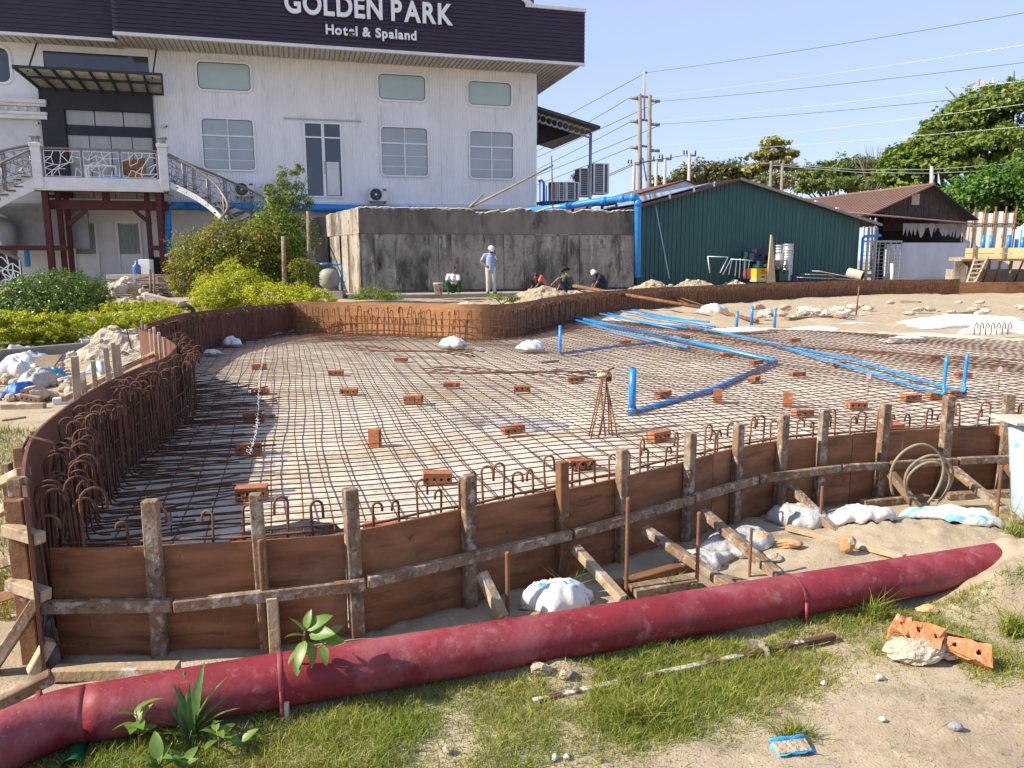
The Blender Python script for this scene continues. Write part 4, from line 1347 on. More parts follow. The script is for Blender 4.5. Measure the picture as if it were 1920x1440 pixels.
# left stair, seen end on
st2 = fthing('straight_stair', 'outdoor stair dropping away left of the balcony with patterned railing', 'stair', HF)
L1 = [hp(58, 280, BO), hp(-10, 312, BO - .3), hp(-90, 355, BO - .9)]
L2 = [hp(58, 272, BO + 1.4), hp(-10, 288, BO + 1.3), hp(-90, 330, BO + 1)]
for path in (L1, L2):
    pth = smooth_path(path, 5)
    MB().tube(pth, .045, 8).build('handrail', rail_wood, st2)
    for i in range(0, len(pth), 4):
        for e in (-.05, .05):
            MB().tube([pth[i] + Vector((e, 0, -.03)), pth[i] + Vector((e, 0, -1.05))], .022, 5).build('baluster', rail_steel, st2)
    for j in range(0, len(pth) - 4, 4):
        seg = pth[j:j + 5]
        def P(s_, t):
            f = s_ * (len(seg) - 1); i = min(int(f), len(seg) - 2)
            return seg[i].lerp(seg[i + 1], f - i) + Vector((0, 0, -.10 - .85 * (1 - t)))
        crazy(MB(), P, 5, 4, r=.011, seed=200 + j).build('railing_panel', rail_steel, st2)
    b = MB(); vs = []
    for p in pth:
        for (dy, dz) in ((-.06, -1.45), (-.06, -1.0), (.06, -1.0), (.06, -1.45)):
            vs.append((p.x, p.y + dy, p.z + dz))
    fs = []
    for i in range(len(pth) - 1):
        for k in range(4):
            fs.append((4 * i + k, 4 * i + (k + 1) % 4, 4 * i + 4 + (k + 1) % 4, 4 * i + 4 + k))
    b.add(vs, fs).build('stringer', white_paint, st2)
for k in range(1, 10):
    t = k / 10
    a = L1[0].lerp(L1[2], t); b = L2[0].lerp(L2[2], t)
    MB().beam((a.x, a.y, a.z - 1.04), (b.x, b.y, b.z - 1.04), .3, .05).build('tread', treadm, st2)
# dark low stair railing far left
pr = fthing('railing_screen', 'crazy pattern steel railing screen at the foot of the left stair', 'railing', HF)
A0, A1 = hp(-40, 455, BO - 2.0), hp(36, 488, BO - 2.0)
def P(s_, t):
    return Vector((A0.x + (A1.x - A0.x) * s_, BO - 2.0, A0.z + (A1.z - A0.z) * s_ - 1.15 * (1 - t)))
crazy(MB(), P, 7, 5, r=.02, seed=9).build('railing_panel', alum, pr)
MB().tube([P(0, 1.03), P(1, 1.03)], .05, 6).build('handrail', rail_wood, pr)
MB().add([P(0, 0) + Vector((0, .1, 0)), P(1, 0) + Vector((0, .1, 0)), P(1, .97) + Vector((0, .1, 0)), P(0, .97) + Vector((0, .1, 0)), P(0, 0) + Vector((0, .2, 0)), P(1, 0) + Vector((0, .2, 0)), P(1, .97) + Vector((0, .2, 0)), P(0, .97) + Vector((0, .2, 0))],
         [(0, 1, 2, 3), (7, 6, 5, 4), (0, 4, 5, 1), (1, 5, 6, 2), (2, 6, 7, 3), (3, 7, 4, 0)]).build('backing_board', darkwall, pr)

# air conditioners on the facade
shoe_grey = mat('fan_grey', (.10, .10, .105), rough=.5, bump=0)
acwhite = mat('ac_casing', (.70, .70, .68), (.62, .61, .58), scale=3, rough=.5, bump=.05)
def ac_unit(px, py, label):
    x, z = HF.px(px, py, -.35)
    t = thing('air_conditioner', label, 'air conditioner', HF.w(x, -.35, z), HF.a, 'outdoor air conditioner units on the white wall')
    MB().box(-.40, .40, -.16, .16, .0, .58).build('casing', acwhite, t, bevel=.02)
    n = 24
    MB().ring([(-.10 + .25 * cos(a), .29 + .25 * sin(a)) for a in [2 * pi * k / n for k in range(n)]], [(-.10 + .225 * cos(a), .29 + .225 * sin(a)) for a in [2 * pi * k / n for k in range(n)]], -.19, -.161).build('fan_ring', darksteel, t)
    MB().prism([(-.10 + .222 * cos(a), .29 + .222 * sin(a)) for a in [2 * pi * k / n for k in range(n)]], -.166, -.1625).build('fan_recess', darksteel, t)
    for k in range(5):
        a = 2 * pi * k / 5
        MB().add([(-.10 + .04 * cos(a - .4), -.172, .29 + .04 * sin(a - .4)), (-.10 + .20 * cos(a - .2), -.178, .29 + .20 * sin(a - .2)), (-.10 + .20 * cos(a + .35), -.170, .29 + .20 * sin(a + .35)), (-.10 + .04 * cos(a + .4), -.168, .29 + .04 * sin(a + .4))], [(0, 1, 2, 3)]).build('fan_blade', shoe_grey, t)
    MB().prism([(-.10 + .05 * cos(a), .29 + .05 * sin(a)) for a in [2 * pi * k / 12 for k in range(12)]], -.185, -.1795).build('fan_hub', acwhite, t)
    MB().box(.20, .35, -.168, -.1605, .45, .53).build('logo_plate', mat('logo_red', (.35, .03, .03), rough=.5, bump=0), t)
    for s_ in (-.3, .3):
        MB().box(s_ - .02, s_ + .02, -.18, .33, -.06, -.002).build('bracket', darksteel, t)
    return t
ac_unit(709, 378, 'outdoor air conditioner unit on the white wall above the tank corner')
ac_unit(459, 369, 'outdoor air conditioner unit behind the curved stair railing')
ac_unit(512, 370, 'outdoor air conditioner unit half hidden by the tall thin-leaved tree')
# security cameras
for (px, py, nm) in ((305, 237, 'small security camera on the white wall beside the charcoal entrance'), (66, 231, 'small security camera under the cornice left of the charcoal entrance')):
    x, z = HF.px(px, py, -.1)
    t = thing('security_camera', nm, 'camera', HF.w(x, -.06, z), HF.a)
    MB().box(-.05, .05, -.03, .06, -.06, .06).build('base', white_paint, t)
    MB().tube([(.04, -.05, 0), (.16, -.2, -.02)], .05, 8).build('body', white_paint, t)
    MB().tube([(.158, -.198, -.02), (.17, -.215, -.0225)], .035, 8).build('lens', darkm, t)
# blue water main along the foot of the wall
def blue_run(name, label, pts, r, joints=(), n=12):
    t = thing(name, label, 'pipe', (pts[0][0], pts[0][1], min(p[2] for p in pts)))
    MB().tube(pts, r, n).build('pipe_run', bluepvc, t, world=True)
    for (i, s_) in joints:
        a, b = Vector(pts[i]), Vector(pts[i + 1]); d = (b - a).normalized(); p = a.lerp(b, s_)
        MB().tube([p - d * r * .9, p + d * r * .9], r * 1.14, n).build('coupling', bluepvc, t, world=True)
    return t
def zb2(px, py, y): x, z = HF.px(px, py, y); return HF.w(x, y, z)
blue_run('water_pipe', 'blue water pipe running along the foot of the hotel wall', [zb2(322, 386, -.3), zb2(610, 390, -.3), zb2(820, 395, -.3)], .17, [(0, .2), (0, .6), (1, .5)])
p0 = zb2(318, 400, -1.2)
blue_run('water_pipe', 'blue standing pipe beside the red posts under the stair', [zb2(345, 384, -1.0), zb2(322, 385, -1.2), zb2(315, 394, -1.2), zb2(317, 500, -1.2)], .12, [(2, .3)])
blue_run('water_pipe', 'thin blue pipe standing in front of the lower wall left of red posts', [zb2(42, 400, -.4), zb2(52, 500, -.4)], .11)
# round ventilation duct under the left stair
dt = fthing('ventilation_duct', 'bulky silver ventilation duct with bent elbow under the left stair', 'duct', HF)
ductm = mat('galvanised_duct', (.26, .265, .27), (.20, .205, .21), scale=4, rough=.5, metal=.5, bump=.1)
P_ = [hp(-40, 415, -1.2), hp(0, 420, -1.2), hp(14, 432, -1.2), hp(12, 462, -1.2), hp(12, 500, -1.2)]
MB().tube(smooth_path(P_, 4), .36, 16).build('duct_body', ductm, dt)
for t in (.3, .8):
    q = P_[3].lerp(P_[4], t)
    MB().tube([q + Vector((0, 0, .03)), q - Vector((0, 0, .03))], .375, 16).build('seam_ring', ductm, dt)
MB().box(P_[0].x, P_[0].x + 3.6, -.7, -.5, P_[0].z - 1.0, P_[0].z + .6).build('hood_panel', ductm, dt)

# lean-to canopy and outdoor units at the right end of the hotel
lt = fthing('lean_to_roof', 'dark sloping lean-to roof with round-holed truss beam off the hotel end', 'roof', HF)
ra0 = HF.px(1008, 199, .4); ra1 = HF.px(1126, 236, .4)
rb0 = HF.px(1010, 282, 4.0)
shade = mat('dark_sheet_roof', (.055, .055, .058), (.075, .075, .078), scale=1, rough=.6, bump=.05, waves=('X', .2, .4))
x0, z0, x1, z1 = ra0[0] + .02, ra0[1], ra1[0], ra1[1]
MB().add([(x0, .4, z0), (x1, .4, z1), (x1, 7.5, z1), (x0, 7.5, z0), (x0, .4, z0 - .12), (x1, .4, z1 - .12), (x1, 7.5, z1 - .12), (x0, 7.5, z0 - .12)],
         [(0, 1, 2, 3), (7, 6, 5, 4), (0, 4, 5, 1), (1, 5, 6, 2), (2, 6, 7, 3), (3, 7, 4, 0)]).build('roof_sheet', shade, lt)
concm = mat('pale_truss', (.40, .39, .36), (.33, .32, .30), scale=3, rough=.8, bump=.1)
yb = .9
tr = []
for k in range(10):
    xa = x0 + (x1 - .3 - x0) * k / 10; xb = x0 + (x1 - .3 - x0) * (k + 1) / 10
    xm = (xa + xb) / 2; slope = (z1 - z0) / (x1 - x0)
    zt_ = lambda x: z0 + slope * (x - x0) - .16
    n = 16; hh = .42; R_ = .15
    outer_ = []; inner_ = []
    for q in range(n):
        a = 2 * pi * q / n
        dx, dz = cos(a), sin(a)
        m_ = max(abs(dx) / ((xb - xa) / 2), abs(dz) / (hh / 2))
        ox, oz = dx / m_, dz / m_
        outer_.append((xm + ox, zt_(xm + ox) - hh / 2 + oz)); inner_.append((xm + R_ * dx, zt_(xm) - hh / 2 + R_ * dz))
    MB().ring(outer_, inner_, yb, yb + .12).build('truss_panel', concm, lt)
MB().box(x0, x1 - .4, yb + .5, yb + .55, z1 - 1.6, z1 - .5).build('rear_panel', darkwall, lt) if False else None
pxx = HF.px(1107, 300, 1.0)[0]
MB().tube([(pxx, 1.0, 1.0), (pxx, 1.0, z1 - .25)], .08, 8).build('steel_post', steel, lt)
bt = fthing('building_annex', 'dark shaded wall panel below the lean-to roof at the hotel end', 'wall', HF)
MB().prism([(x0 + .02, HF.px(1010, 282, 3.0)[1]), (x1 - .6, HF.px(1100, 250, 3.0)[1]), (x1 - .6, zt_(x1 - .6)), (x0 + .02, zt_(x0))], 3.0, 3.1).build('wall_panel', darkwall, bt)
# downpipe at the hotel corner
blue_run('downpipe', 'slim blue grey downpipe on the right corner of the hotel', [HF.w(.09, .3, ZTOP + .3), HF.w(.09, .3, ZBASE + 3.1)], .05, n=8)
# tall condenser units on the shed roof
def condenser(px0, px1, py0, py1, y, depth, lab, grp):
    xa, zt_ = HF.px(px0, py0, y); xb, zb_ = HF.px(px1, py1, y)
    t = thing('condenser_unit', lab, 'air conditioner', HF.w((xa + xb) / 2, y, zb_), HF.a, grp)
    w, h = (xb - xa), zt_ - zb_
    MB().box(-w / 2, w / 2, .02, depth, 0, h).build('casing', mat('condenser_dark', (.10, .09, .075), (.16, .14, .11), scale=12, rough=.7, bump=.2), t)
    fr_ = MB(); c = w * .09
    for xx in (-w / 2 - .01, w / 2 - c, w * .12):
        fr_.box(xx, xx + c + .01, -.03, .04, -.01, h + .01)
    fr_.box(-w / 2 - .01, w / 2 + .01, -.02, depth + .02, h + .011, h + .06); fr_.box(-w / 2 - .01, w / 2 + .01, -.02, depth + .02, -.06, -.011)
    fr_.build('frame', alum, t)
    for k in range(int(h / .09)):
        MB().box(-w / 2 + c, w * .12, -.005, .019, .04 + k * .09, .07 + k * .09).build('fin', steel, t)
    return t
rkf = fthing('equipment_rack', 'dark steel rack carrying the row of condenser units behind the tank', 'rack', HF)
ra_, rz_ = HF.px(1012, 378, 2.0); rb_ = HF.px(1150, 370, 2.0)[0]
for y in (1.5, 2.6):
    MB().box(ra_, rb_, y, y + .1, rz_ - .12, rz_).build('rail', darksteel, rkf)
for k in range(6):
    x = ra_ + (rb_ - ra_) * k / 5
    MB().box(x - .05, x + .05, 1.61, 2.59, rz_ - .10, rz_ - .01).build('crossbar', darksteel, rkf)
    MB().box(x - .06, x + .06, 1.5, 1.6, .4, rz_ - .121).build('leg', darksteel, rkf)
condenser(1087, 1110, 317, 366, 2.0, .7, 'tall condenser unit beside the lean-to post, left of the pair', 'tall condenser units')
condenser(1113, 1141, 308, 361, 1.6, .8, 'tall condenser unit standing right of its twin above the tank', 'tall condenser units')
for i, (a, b, lab) in enumerate(((1034, 1046, 'small condenser unit nearest the hotel corner behind blue pipes'), (1048, 1061, 'small condenser unit second from the hotel corner'), (1062, 1085, 'small condenser unit next to the tall condenser pair'))):
    condenser(a, b, 343, 374, 2.0, .5, lab, 'small condenser units in a row')

# ================================================================== old concrete tank and its apron
conc_dark = mat('blackened_concrete', (0.11, 0.093, 0.077), (0.24, 0.205, 0.17), scale=1.0, rough=0.92, bump=0.5, bscale=18, bdist=0.03, stretch=(1, 1, .35),
                stain=[((0.34, 0.31, 0.27), 2.2, 0.60, 0.74, (2.5, 1, .3)), ((0.025, 0.023, 0.02), 1.1, 0.55, 0.72, (1, 1, .5))])
conc_streak = mat('streaked_concrete', (0.38, 0.335, 0.28), (0.23, 0.20, 0.165), scale=0.8, rough=0.92, bump=0.5, bscale=16, bdist=0.03, stretch=(1.2, 1.2, .55),
                  stain=[((0.075, 0.064, 0.053), 0.8, 0.47, 0.62, (1.3, 1.3, .5)), ((0.50, 0.46, 0.40), 1.4, 0.57, 0.70, (2.2, 2.2, .35)), ((0.045, 0.04, 0.034), 1.5, 0.57, 0.68, (2.0, 2.0, .8)), ((0.5, 0.46, 0.41), 6, 0.64, 0.70), ((0.13, 0.11, 0.09), 5, 0.52, 0.68)])
conc_pale = mat('pale_broken_concrete', (0.55, 0.49, 0.42), (0.40, 0.33, 0.27), scale=5, rough=0.95, bump=0.6, bscale=25, bdist=0.03)
conc_apron = mat('apron_concrete', (0.34, 0.32, 0.28), (0.25, 0.23, 0.20), scale=3, rough=0.9, bump=0.3, bscale=30)
TF = Frame(-5.55, 28.7, 0.0, 15.7)
tank = fthing('concrete_tank', 'old rectangular concrete water tank with black streaks and chipped top edge', 'tank', TF)
TX = TF.px(1190, 450)[0]
TZ1 = TF.px(680, 388)[1]; TZ0 = 0.60; TZL = TF.px(690, 438)[1]
B_ = TF.loc(G(607, 400, TZ1)); C_ = Vector((B_.x - .5, B_.y + 1.6, 0)); TDp = 4.2
MB().slab([(0.05, .10), (TX - .02, .10), (TX - .02, TDp), (C_.x + .1, TDp), (B_.x + .12, B_.y + .05)], 0.3, TZL - .01).build('core', conc_dark, tank)
def edge_band(name, a, b, z0, top, th, m, n, amp, seed):
    """wall band from a to b (plan) whose top edge is ragged"""
    rr = random.Random(seed)
    a, b = Vector((a[0], a[1], 0)), Vector((b[0], b[1], 0)); d = (b - a); L_ = d.length; d.normalize(); nr = Vector((-d.y, d.x, 0))
    vs = []
    for i in range(n + 1):
        p = a + d * (L_ * i / n); zt_ = top(i / n) + rr.uniform(-amp, amp * .3); q = p + nr * th
        vs += [(p.x, p.y, z0), (p.x, p.y, zt_ - .04), (p.x + nr.x * .05, p.y + nr.y * .05, zt_), (q.x, q.y, zt_ + rr.uniform(-amp, 0)), (q.x, q.y, z0)]
    fs = []
    for i in range(n):
        k, m_ = 5 * i, 5 * i + 5
        for e in range(5):
            f = (e + 1) % 5
            fs.append((k + e, m_ + e, m_ + f, k + f))
    fs += [(0, 1, 2, 3, 4), tuple(5 * n + e for e in (4, 3, 2, 1, 0))]
    return MB().add(vs, fs).build(name, m, tank)
def chips(t):
    z = TZ1
    for c, w, h in ((.435, .05, .16), (.40, .03, .10), (.50, .03, .12), (.62, .02, .10), (.76, .03, .13), (.90, .02, .08)):
        z -= h * max(0, 1 - abs(t - c) / w)
    return z + .05 * max(0, 1 - abs(t - .565) / .02)
edge_band('upper_wall', (0, 0), (TX, 0), TZL, chips, .28, conc_dark, 90, .035, 3)
edge_band('upper_wall', (B_.x, B_.y), (-.002, -.002), TZL, lambda t: TZ1 - .05 * (1 - t), .28, conc_streak, 20, .03, 4)
edge_band('upper_wall', (C_.x, C_.y), (B_.x, B_.y), TZL, lambda t: TZ1 - .1, .28, conc_dark, 10, .03, 5)
# pale broken cap along the top
vs = []; fs = []; nn = 120; rr = random.Random(8)
for i in range(nn + 1):
    t = i / nn; x = .02 + (TX - .04) * t; z = chips(t) - .012 + rr.uniform(0, .035)
    vs += [(x, -.008, z - rr.choice((.02, .03, .05, .09))), (x, -.008, z - .01), (x, .05, z + .02), (x, .27, z - .03)]
for i in range(nn):
    fs += [(4 * i + e, 4 * i + 4 + e, 4 * i + 5 + e, 4 * i + 1 + e) for e in range(3)]
MB().add(vs, fs).build('broken_cap', conc_pale, tank)
seams = [0.0] + [TF.px(p, 490)[0] for p in (703, 823, 847, 945, 963, 983, 1065, 1087, 1163)] + [TX]
for i in range(len(seams) - 1):
    o_ = (0.0, .012, -.012, .008, -.02, .004, -.006, .012, -.012, .004)[i]
    MB().box(seams[i] + .006, seams[i + 1] - .006, .02 + o_, .098, TZ0, TZL - .014).build('wall_panel', conc_streak, tank)
d = Vector((B_.x, B_.y, 0)); 
for k, (t0, t1, o_) in enumerate(((0.0, .30, 0), (.31, .62, .01), (.63, 1.0, .0))):
    a = d * t1 ; b = d * t0
    n_ = Vector((b.y - a.y, -(b.x - a.x), 0)).normalized()
    ps = [a + n_ * o_, b + n_ * o_, b - n_ * .1, a - n_ * .1]
    MB().slab([(p.x, p.y) for p in ps], TZ0 - .2, TZL - .014).build('wall_panel', conc_streak, tank)
for t in (.5, .86):
    p = d * t; n_ = Vector((d.y, -d.x, 0)).normalized() * -1
    n_ = Vector((-abs(n_.x), -abs(n_.y), 0))
    MB().beam((p.x + n_.x * .03, p.y + n_.y * .03, TZ0 - .2), (p.x + n_.x * .03, p.y + n_.y * .03, TZL - .02), .06, .12).build('vertical_crack', darkm, tank)
# apron the men are on
apron = fthing('concrete_apron', 'low concrete apron with brick face along the foot of the tank', 'platform', TF)
PZ = z_seen(*TF.w(7, -.9, 0).xy, 546.5)
ax0, ax1 = TF.px(650, 548, -1.3)[0], TX + .3
MB().box(ax0, ax1, -1.45, .018, PZ - .16, PZ).build('slab', conc_apron, apron, bevel=.02)
MB().box(ax0 + .05, ax1, -1.38, .0, -.1, PZ - .162).build('footing', conc_apron, apron)
bmesh_small = None
k = 0
for r_ in range(2):
    x = ax0 + .06 + (.12 if r_ else 0)
    while x < TF.px(960, 556, -1.4)[0]:
        MB().box(x, x + .22, -1.405, -1.385, PZ - .26 - r_ * .085, PZ - .185 - r_ * .085).build('brick', brickm, apron)
        x += .235
# sand filter beside the tank
pf = V(618, 527, 27.4)
sf = thing('sand_filter', 'grey beige pressure filter vessel with blue valve beside the tank corner', 'filter', (pf.x, pf.y, .35))
fbody = mat('filter_beige', (.33, .31, .27), (.25, .235, .20), scale=3, rough=.6, bump=.1)
MB().lathe([(.0, .40), (.22, .42), (.33, .52), (.36, .66), (.36, .82), (.33, .96), (.22, 1.06), (.08, 1.10), (.08, 1.16), (0, 1.16)], 20).build('vessel', fbody, sf)
MB().box(-.45, .50, -.32, .32, -.3, .32).build('plinth', conc_apron, sf)
MB().lathe([(.0, .32), (.20, .32), (.20, .42), (0, .42)], 14).build('skirt', fbody, sf)
MB().tube([(-.34, -.1, 1.24), (.12, -.1, 1.24)], .05, 8).build('valve', mat('valve_blue', (.03, .16, .36), rough=.4, bump=0), sf)
MB().tube([(.0, 0, 1.15), (0, -.05, 1.26), (.25, -.05, 1.24), (.44, -.05, 1.22), (.46, -.05, 1.1), (.46, -.05, .3)], .035, 8).build('pipe_run', bluepvc, sf)
MB().tube([(.40, -.15, .62), (.58, -.15, .62)], .022, 6).build('pipe_run', bluepvc, sf)
# white bucket with red print
pb = V(822, 547, 27.6)
bk = thing('bucket', 'white plastic bucket with red smears on the apron beside the seated man', 'bucket', (pb.x, pb.y, PZ))
bw = mat('bucket_white', (.62, .58, .52), (.5, .46, .4), scale=6, rough=.5, bump=.1, stain=[((.45, .10, .09), 5, .56, .62)])
MB().lathe([(0, 0), (.135, 0), (.165, .36), (.178, .362), (.178, .40), (.168, .405), (.155, .395), (.125, .02), (0, .02)], 20).build('pail', bw, bk)
MB().tube([(-.172, 0, .37)] + [(-.172 * cos(a), -.19 * sin(a) * .6, .37 - .16 * sin(a)) for a in [pi * k / 8 for k in range(1, 8)]] + [(.172, 0, .37)], .006, 5).build('handle', steel, bk)
# leaning poles on the tank
def stick(name, label, cat, a, b, r, m, n=7, group=None):
    return tag(MB().tube([a, Vector(a).lerp(Vector(b), .5) + Vector((0, 0, -.01)), b], [r, r * .95, r * .85], n).build(name, m), label, cat, group)
pole_w = mat('bamboo_pole', (.42, .34, .25), (.32, .25, .18), scale=4, rough=.7, bump=.2)
stick('scaffold_pole', 'long pale pole slanting up from the chipped tank top', 'pole', V(884, 388, 31.2), V(1037, 310, 33.0), .045, pole_w)
stick('scaffold_pole', 'short pole stub leaning on the chipped tank top', 'pole', V(880, 389, 31.1), V(906, 364, 31.6), .045, pole_w)
stick('scaffold_pole', 'thin upright brown pole at the hotel corner above the tank', 'pole', V(1037, 402, 32.6), V(1034, 292, 32.6), .03, timber_brown)
# big blue main over the tank and down beside the shed
Dm = TF.w(TX + .18, 0, 0).y
blue_run('water_main', 'thick bright blue pipe crossing behind the tank top and dropping beside the green shed',
         [V(985, 396, 33.6), V(1062, 387, 33.0), V(1110, 379, 32.5), V(1186, 370, Dm - .1), V(1193, 371, Dm - .1), V(1196, 378, Dm - .1), V(1196, 520, Dm - .1)], .135, [(1, .05), (2, .3), (2, .75), (3, .1), (5, .02)], 14)
# bundle of thin blue pipes at the hotel corner
for k in range(5):
    a = HF.w(.35 + .16 * k, .6, ZBASE + 1.2 - .12 * k)
    blue_run('thin_water_pipe', 'thin blue pipe of the bundle at the hotel corner', [a + Vector((0, 0, 0)), a + Vector((.0, 0, -1.5))], .03, n=6).__setitem__('group', 'thin blue pipes at the hotel corner')
blue_run('corner_pipe', 'pale blue bent pipe at the hotel corner above the thin bundle', [zb2(1010, 340, .5), zb2(1016, 338, .5), zb2(1020, 343, .5), zb2(1020, 386, .5)], .06, n=8)

# ================================================================== green shed
greensheet = mat('green_sheet', (0.036, 0.110, 0.102), (0.028, 0.088, 0.084), scale=1.2, rough=0.5, bump=0.1, bscale=12, stretch=(2, 2, .5),
                 stain=[((0.07, 0.14, 0.13), 3, .56, .76, (3, 3, .4))])
redroof = mat('rusty_red_roof', (0.17, 0.075, 0.055), (0.12, 0.055, 0.045), scale=2, rough=0.7, bump=0.2, bscale=14)
SF = Frame(5.75, 36.0, 0.0, 15.7)
shed = fthing('green_shed', 'green ribbed metal shed with low gable and solar panels behind the dirt heaps', 'building', SF)
sx1, se1 = SF.px(1613, 413); xrg, zrg = SF.px(1380, 337); _, se0 = SF.px(1200, 387)
def shed_top(x):
    return se0 + (zrg - se0) * x / xrg if x < xrg else zrg + (se1 - zrg) * (x - xrg) / (sx1 - xrg)
k = 0
x = 0.0
while x < sx1:
    x2 = min(sx1, x + 1.1)
    ribbed(x + .003, x2 - .003, lambda q: shed_top(q) - .02, .2).build('wall_sheet', greensheet, shed)
    x = x2
MB().box(sx1 - .1, sx1, .06, 9, .2, se1 - .05).build('side_wall', greensheet, shed)
MB().box(0, .1, .06, 9, .2, se0 - .05).build('side_wall', greensheet, shed)
def slope_sheet(fr_x0, z0, fr_x1, z1, y0, y1, th, name, m, parent):
    return MB().add([(fr_x0, y0, z0), (fr_x1, y0, z1), (fr_x1, y1, z1), (fr_x0, y1, z0), (fr_x0, y0, z0 + th), (fr_x1, y0, z1 + th), (fr_x1, y1, z1 + th), (fr_x0, y1, z0 + th)],
                    [(0, 3, 2, 1), (4, 5, 6, 7), (0, 1, 5, 4), (1, 2, 6, 5), (2, 3, 7, 6), (3, 0, 4, 7)]).build(name, m, parent)
s0 = (zrg - se0) / xrg
slope_sheet(-4.6, se0 - s0 * 4.6, xrg, zrg, -.35, 9, .05, 'roof_slope', redroof, shed)
s1 = (se1 - zrg) / (sx1 - xrg)
slope_sheet(xrg, zrg, sx1 + 1.0, se1 + s1 * 1.0, -.35, 9, .05, 'roof_slope', redroof, shed)
trimm = mat('roof_edge_trim', (.30, .29, .28), (.2, .19, .18), scale=5, rough=.6)
MB().beam((xrg, -.37, zrg + .02), (sx1 + 1.0, -.37, se1 + s1 + .02), .05, .12, up=(0, 0, 1)).build('verge_trim', trimm, shed)
MB().beam((0, -.37, se0 + .0), (xrg, -.37, zrg + .0), .05, .10, up=(0, 0, 1)).build('verge_trim', redroof, shed)
solar = mat('solar_glass', (.20, .23, .28), (.26, .29, .34), scale=2, rough=.08, bump=0, spec=.9)
for c in range(4):
    for r_ in range(4):
        xa = -.3 + c * 1.05; ya = .2 + r_ * 2.05
        za = se0 + s0 * xa + .13; zb_ = se0 + s0 * (xa + 1.0) + .13
        so = slope_sheet(xa, za, xa + 1.0, zb_, ya, ya + 2.0, .035, 'solar_panel', solar, shed)
for px in (1255, 1300, 1337):
    x, z = SF.px(px, 380, -.36)
    MB().box(x - .04, x + .04, -.40, -.36, shed_top(x) - .02, shed_top(x) + .16).build('roof_clip', alum, shed)
for px in (1420, 1440, 1480, 1500, 1510, 1530, 1570):
    x, z = SF.px(px, 380, -.36)
    MB().box(x - .07, x + .07, -.42, -.33, shed_top(x) + .08, shed_top(x) + .15).build('roof_clip', alum, shed)
stick('thin_pipe', 'thin pale pipe leaning on the green shed wall near the blue main', 'pipe', SF.w(*((SF.px(1228, 380, -.15)[0],) + (-.15,) + (SF.px(1228, 380, -.15)[1],))), SF.w(SF.px(1255, 522, -.9)[0], -.9, SF.px(1255, 522, -.9)[1]), .025, mat('pale_blue_pipe', (.40, .52, .62), rough=.5))
# brown roof glimpsed behind the shed
b2 = Frame(*V(1150, 372, 52).xy, 0, 15.7)
back_shed = fthing('rear_shed', 'low brown roofed shed behind the solar panels by the twin poles', 'building', b2)
w2 = b2.px(1286, 350)[0]; zr2 = b2.px(1280, 338)[1]; ze2 = b2.px(1155, 366)[1]
slope_sheet(-3, ze2 - 1.2, w2, zr2, 0, 9, .05, 'roof_slope', redroof, back_shed)
slope_sheet(w2, zr2, w2 + 5, ze2 - .4, 0, 9, .05, 'roof_slope', redroof, back_shed)
MB().prism([(-2.5, .3), (w2 + 4.5, .3), (w2 + 4.5, ze2 - .5), (w2, zr2 - .05), (-2.5, ze2 - 1.2)], .1, .2).build('gable_wall', wall_lower, back_shed)

# ================================================================== brown roofed house
ribroof = mat('brown_ribbed_roof', (0.20, 0.115, 0.085), (0.15, 0.085, 0.065), scale=2, rough=0.6, bump=0.1, waves=None)
H2 = Frame(*V(1625, 440, 46).xy, 0, 15.7)
house = fthing('brown_roof_house', 'house with brown corrugated roof and dark boarded gable right of the green shed', 'building', H2)
ax_, az_ = H2.px(1737, 349); ex0, ez0 = H2.px(1618, 404); ex1, ez1 = H2.px(1820, 414)
DEP = 12.5
nr = 34
for k in range(nr):      # ribs of the left slope run down it
    y = -.5 + (DEP + .5) * k / nr
    MB().beam((ex0, y, ez0 + .05), (ax_, y, az_ + .05), .10, .05).build('roof_rib', ribroof, house)
slope_sheet(ex0, ez0, ax_, az_, -.6, DEP, .04, 'roof_slope', ribroof, house)
slope_sheet(ax_, az_, ex1, ez1, -.6, DEP, .04, 'roof_slope', shade, house)
MB().tube([(ax_, -.62, az_ + .06), (ax_, DEP, az_ + .06)], .09, 6).build('ridge_cap', ribroof, house)
gablem = mat('dark_gable_boards', (.05, .038, .032), (.085, .065, .055), scale=3, rough=.85, bump=.2)
def g_top(x):
    return ez0 + (az_ - ez0) * (x - ex0) / (ax_ - ex0) if x < ax_ else az_ + (ez1 - az_) * (x - ax_) / (ex1 - ax_)
x = ex0 + 1.5
while x < ex1 - .3:
    MB().box(x, x + .15, .0 + random.uniform(0, .03), .06, 3.3, g_top(x + .08) - .12).build('gable_board', gablem, house)
    x += .165
MB().box(ex0 + 1.2, ex1 - .5, .10, .2, .4, ez0 - .1).build('back_wall', darkm, house)
MB().box(ex0 + .5, ex0 + 1.45, .02, .08, ez0 - .2, g_top(ex0 + .6) - .05).build('open_gable_void', darkm, house)
MB().box(ax_ - 1.0, ax_ - .45, -.03, -.005, az_ - 1.1, az_ - .45).build('gable_patch', conc_pale, house)
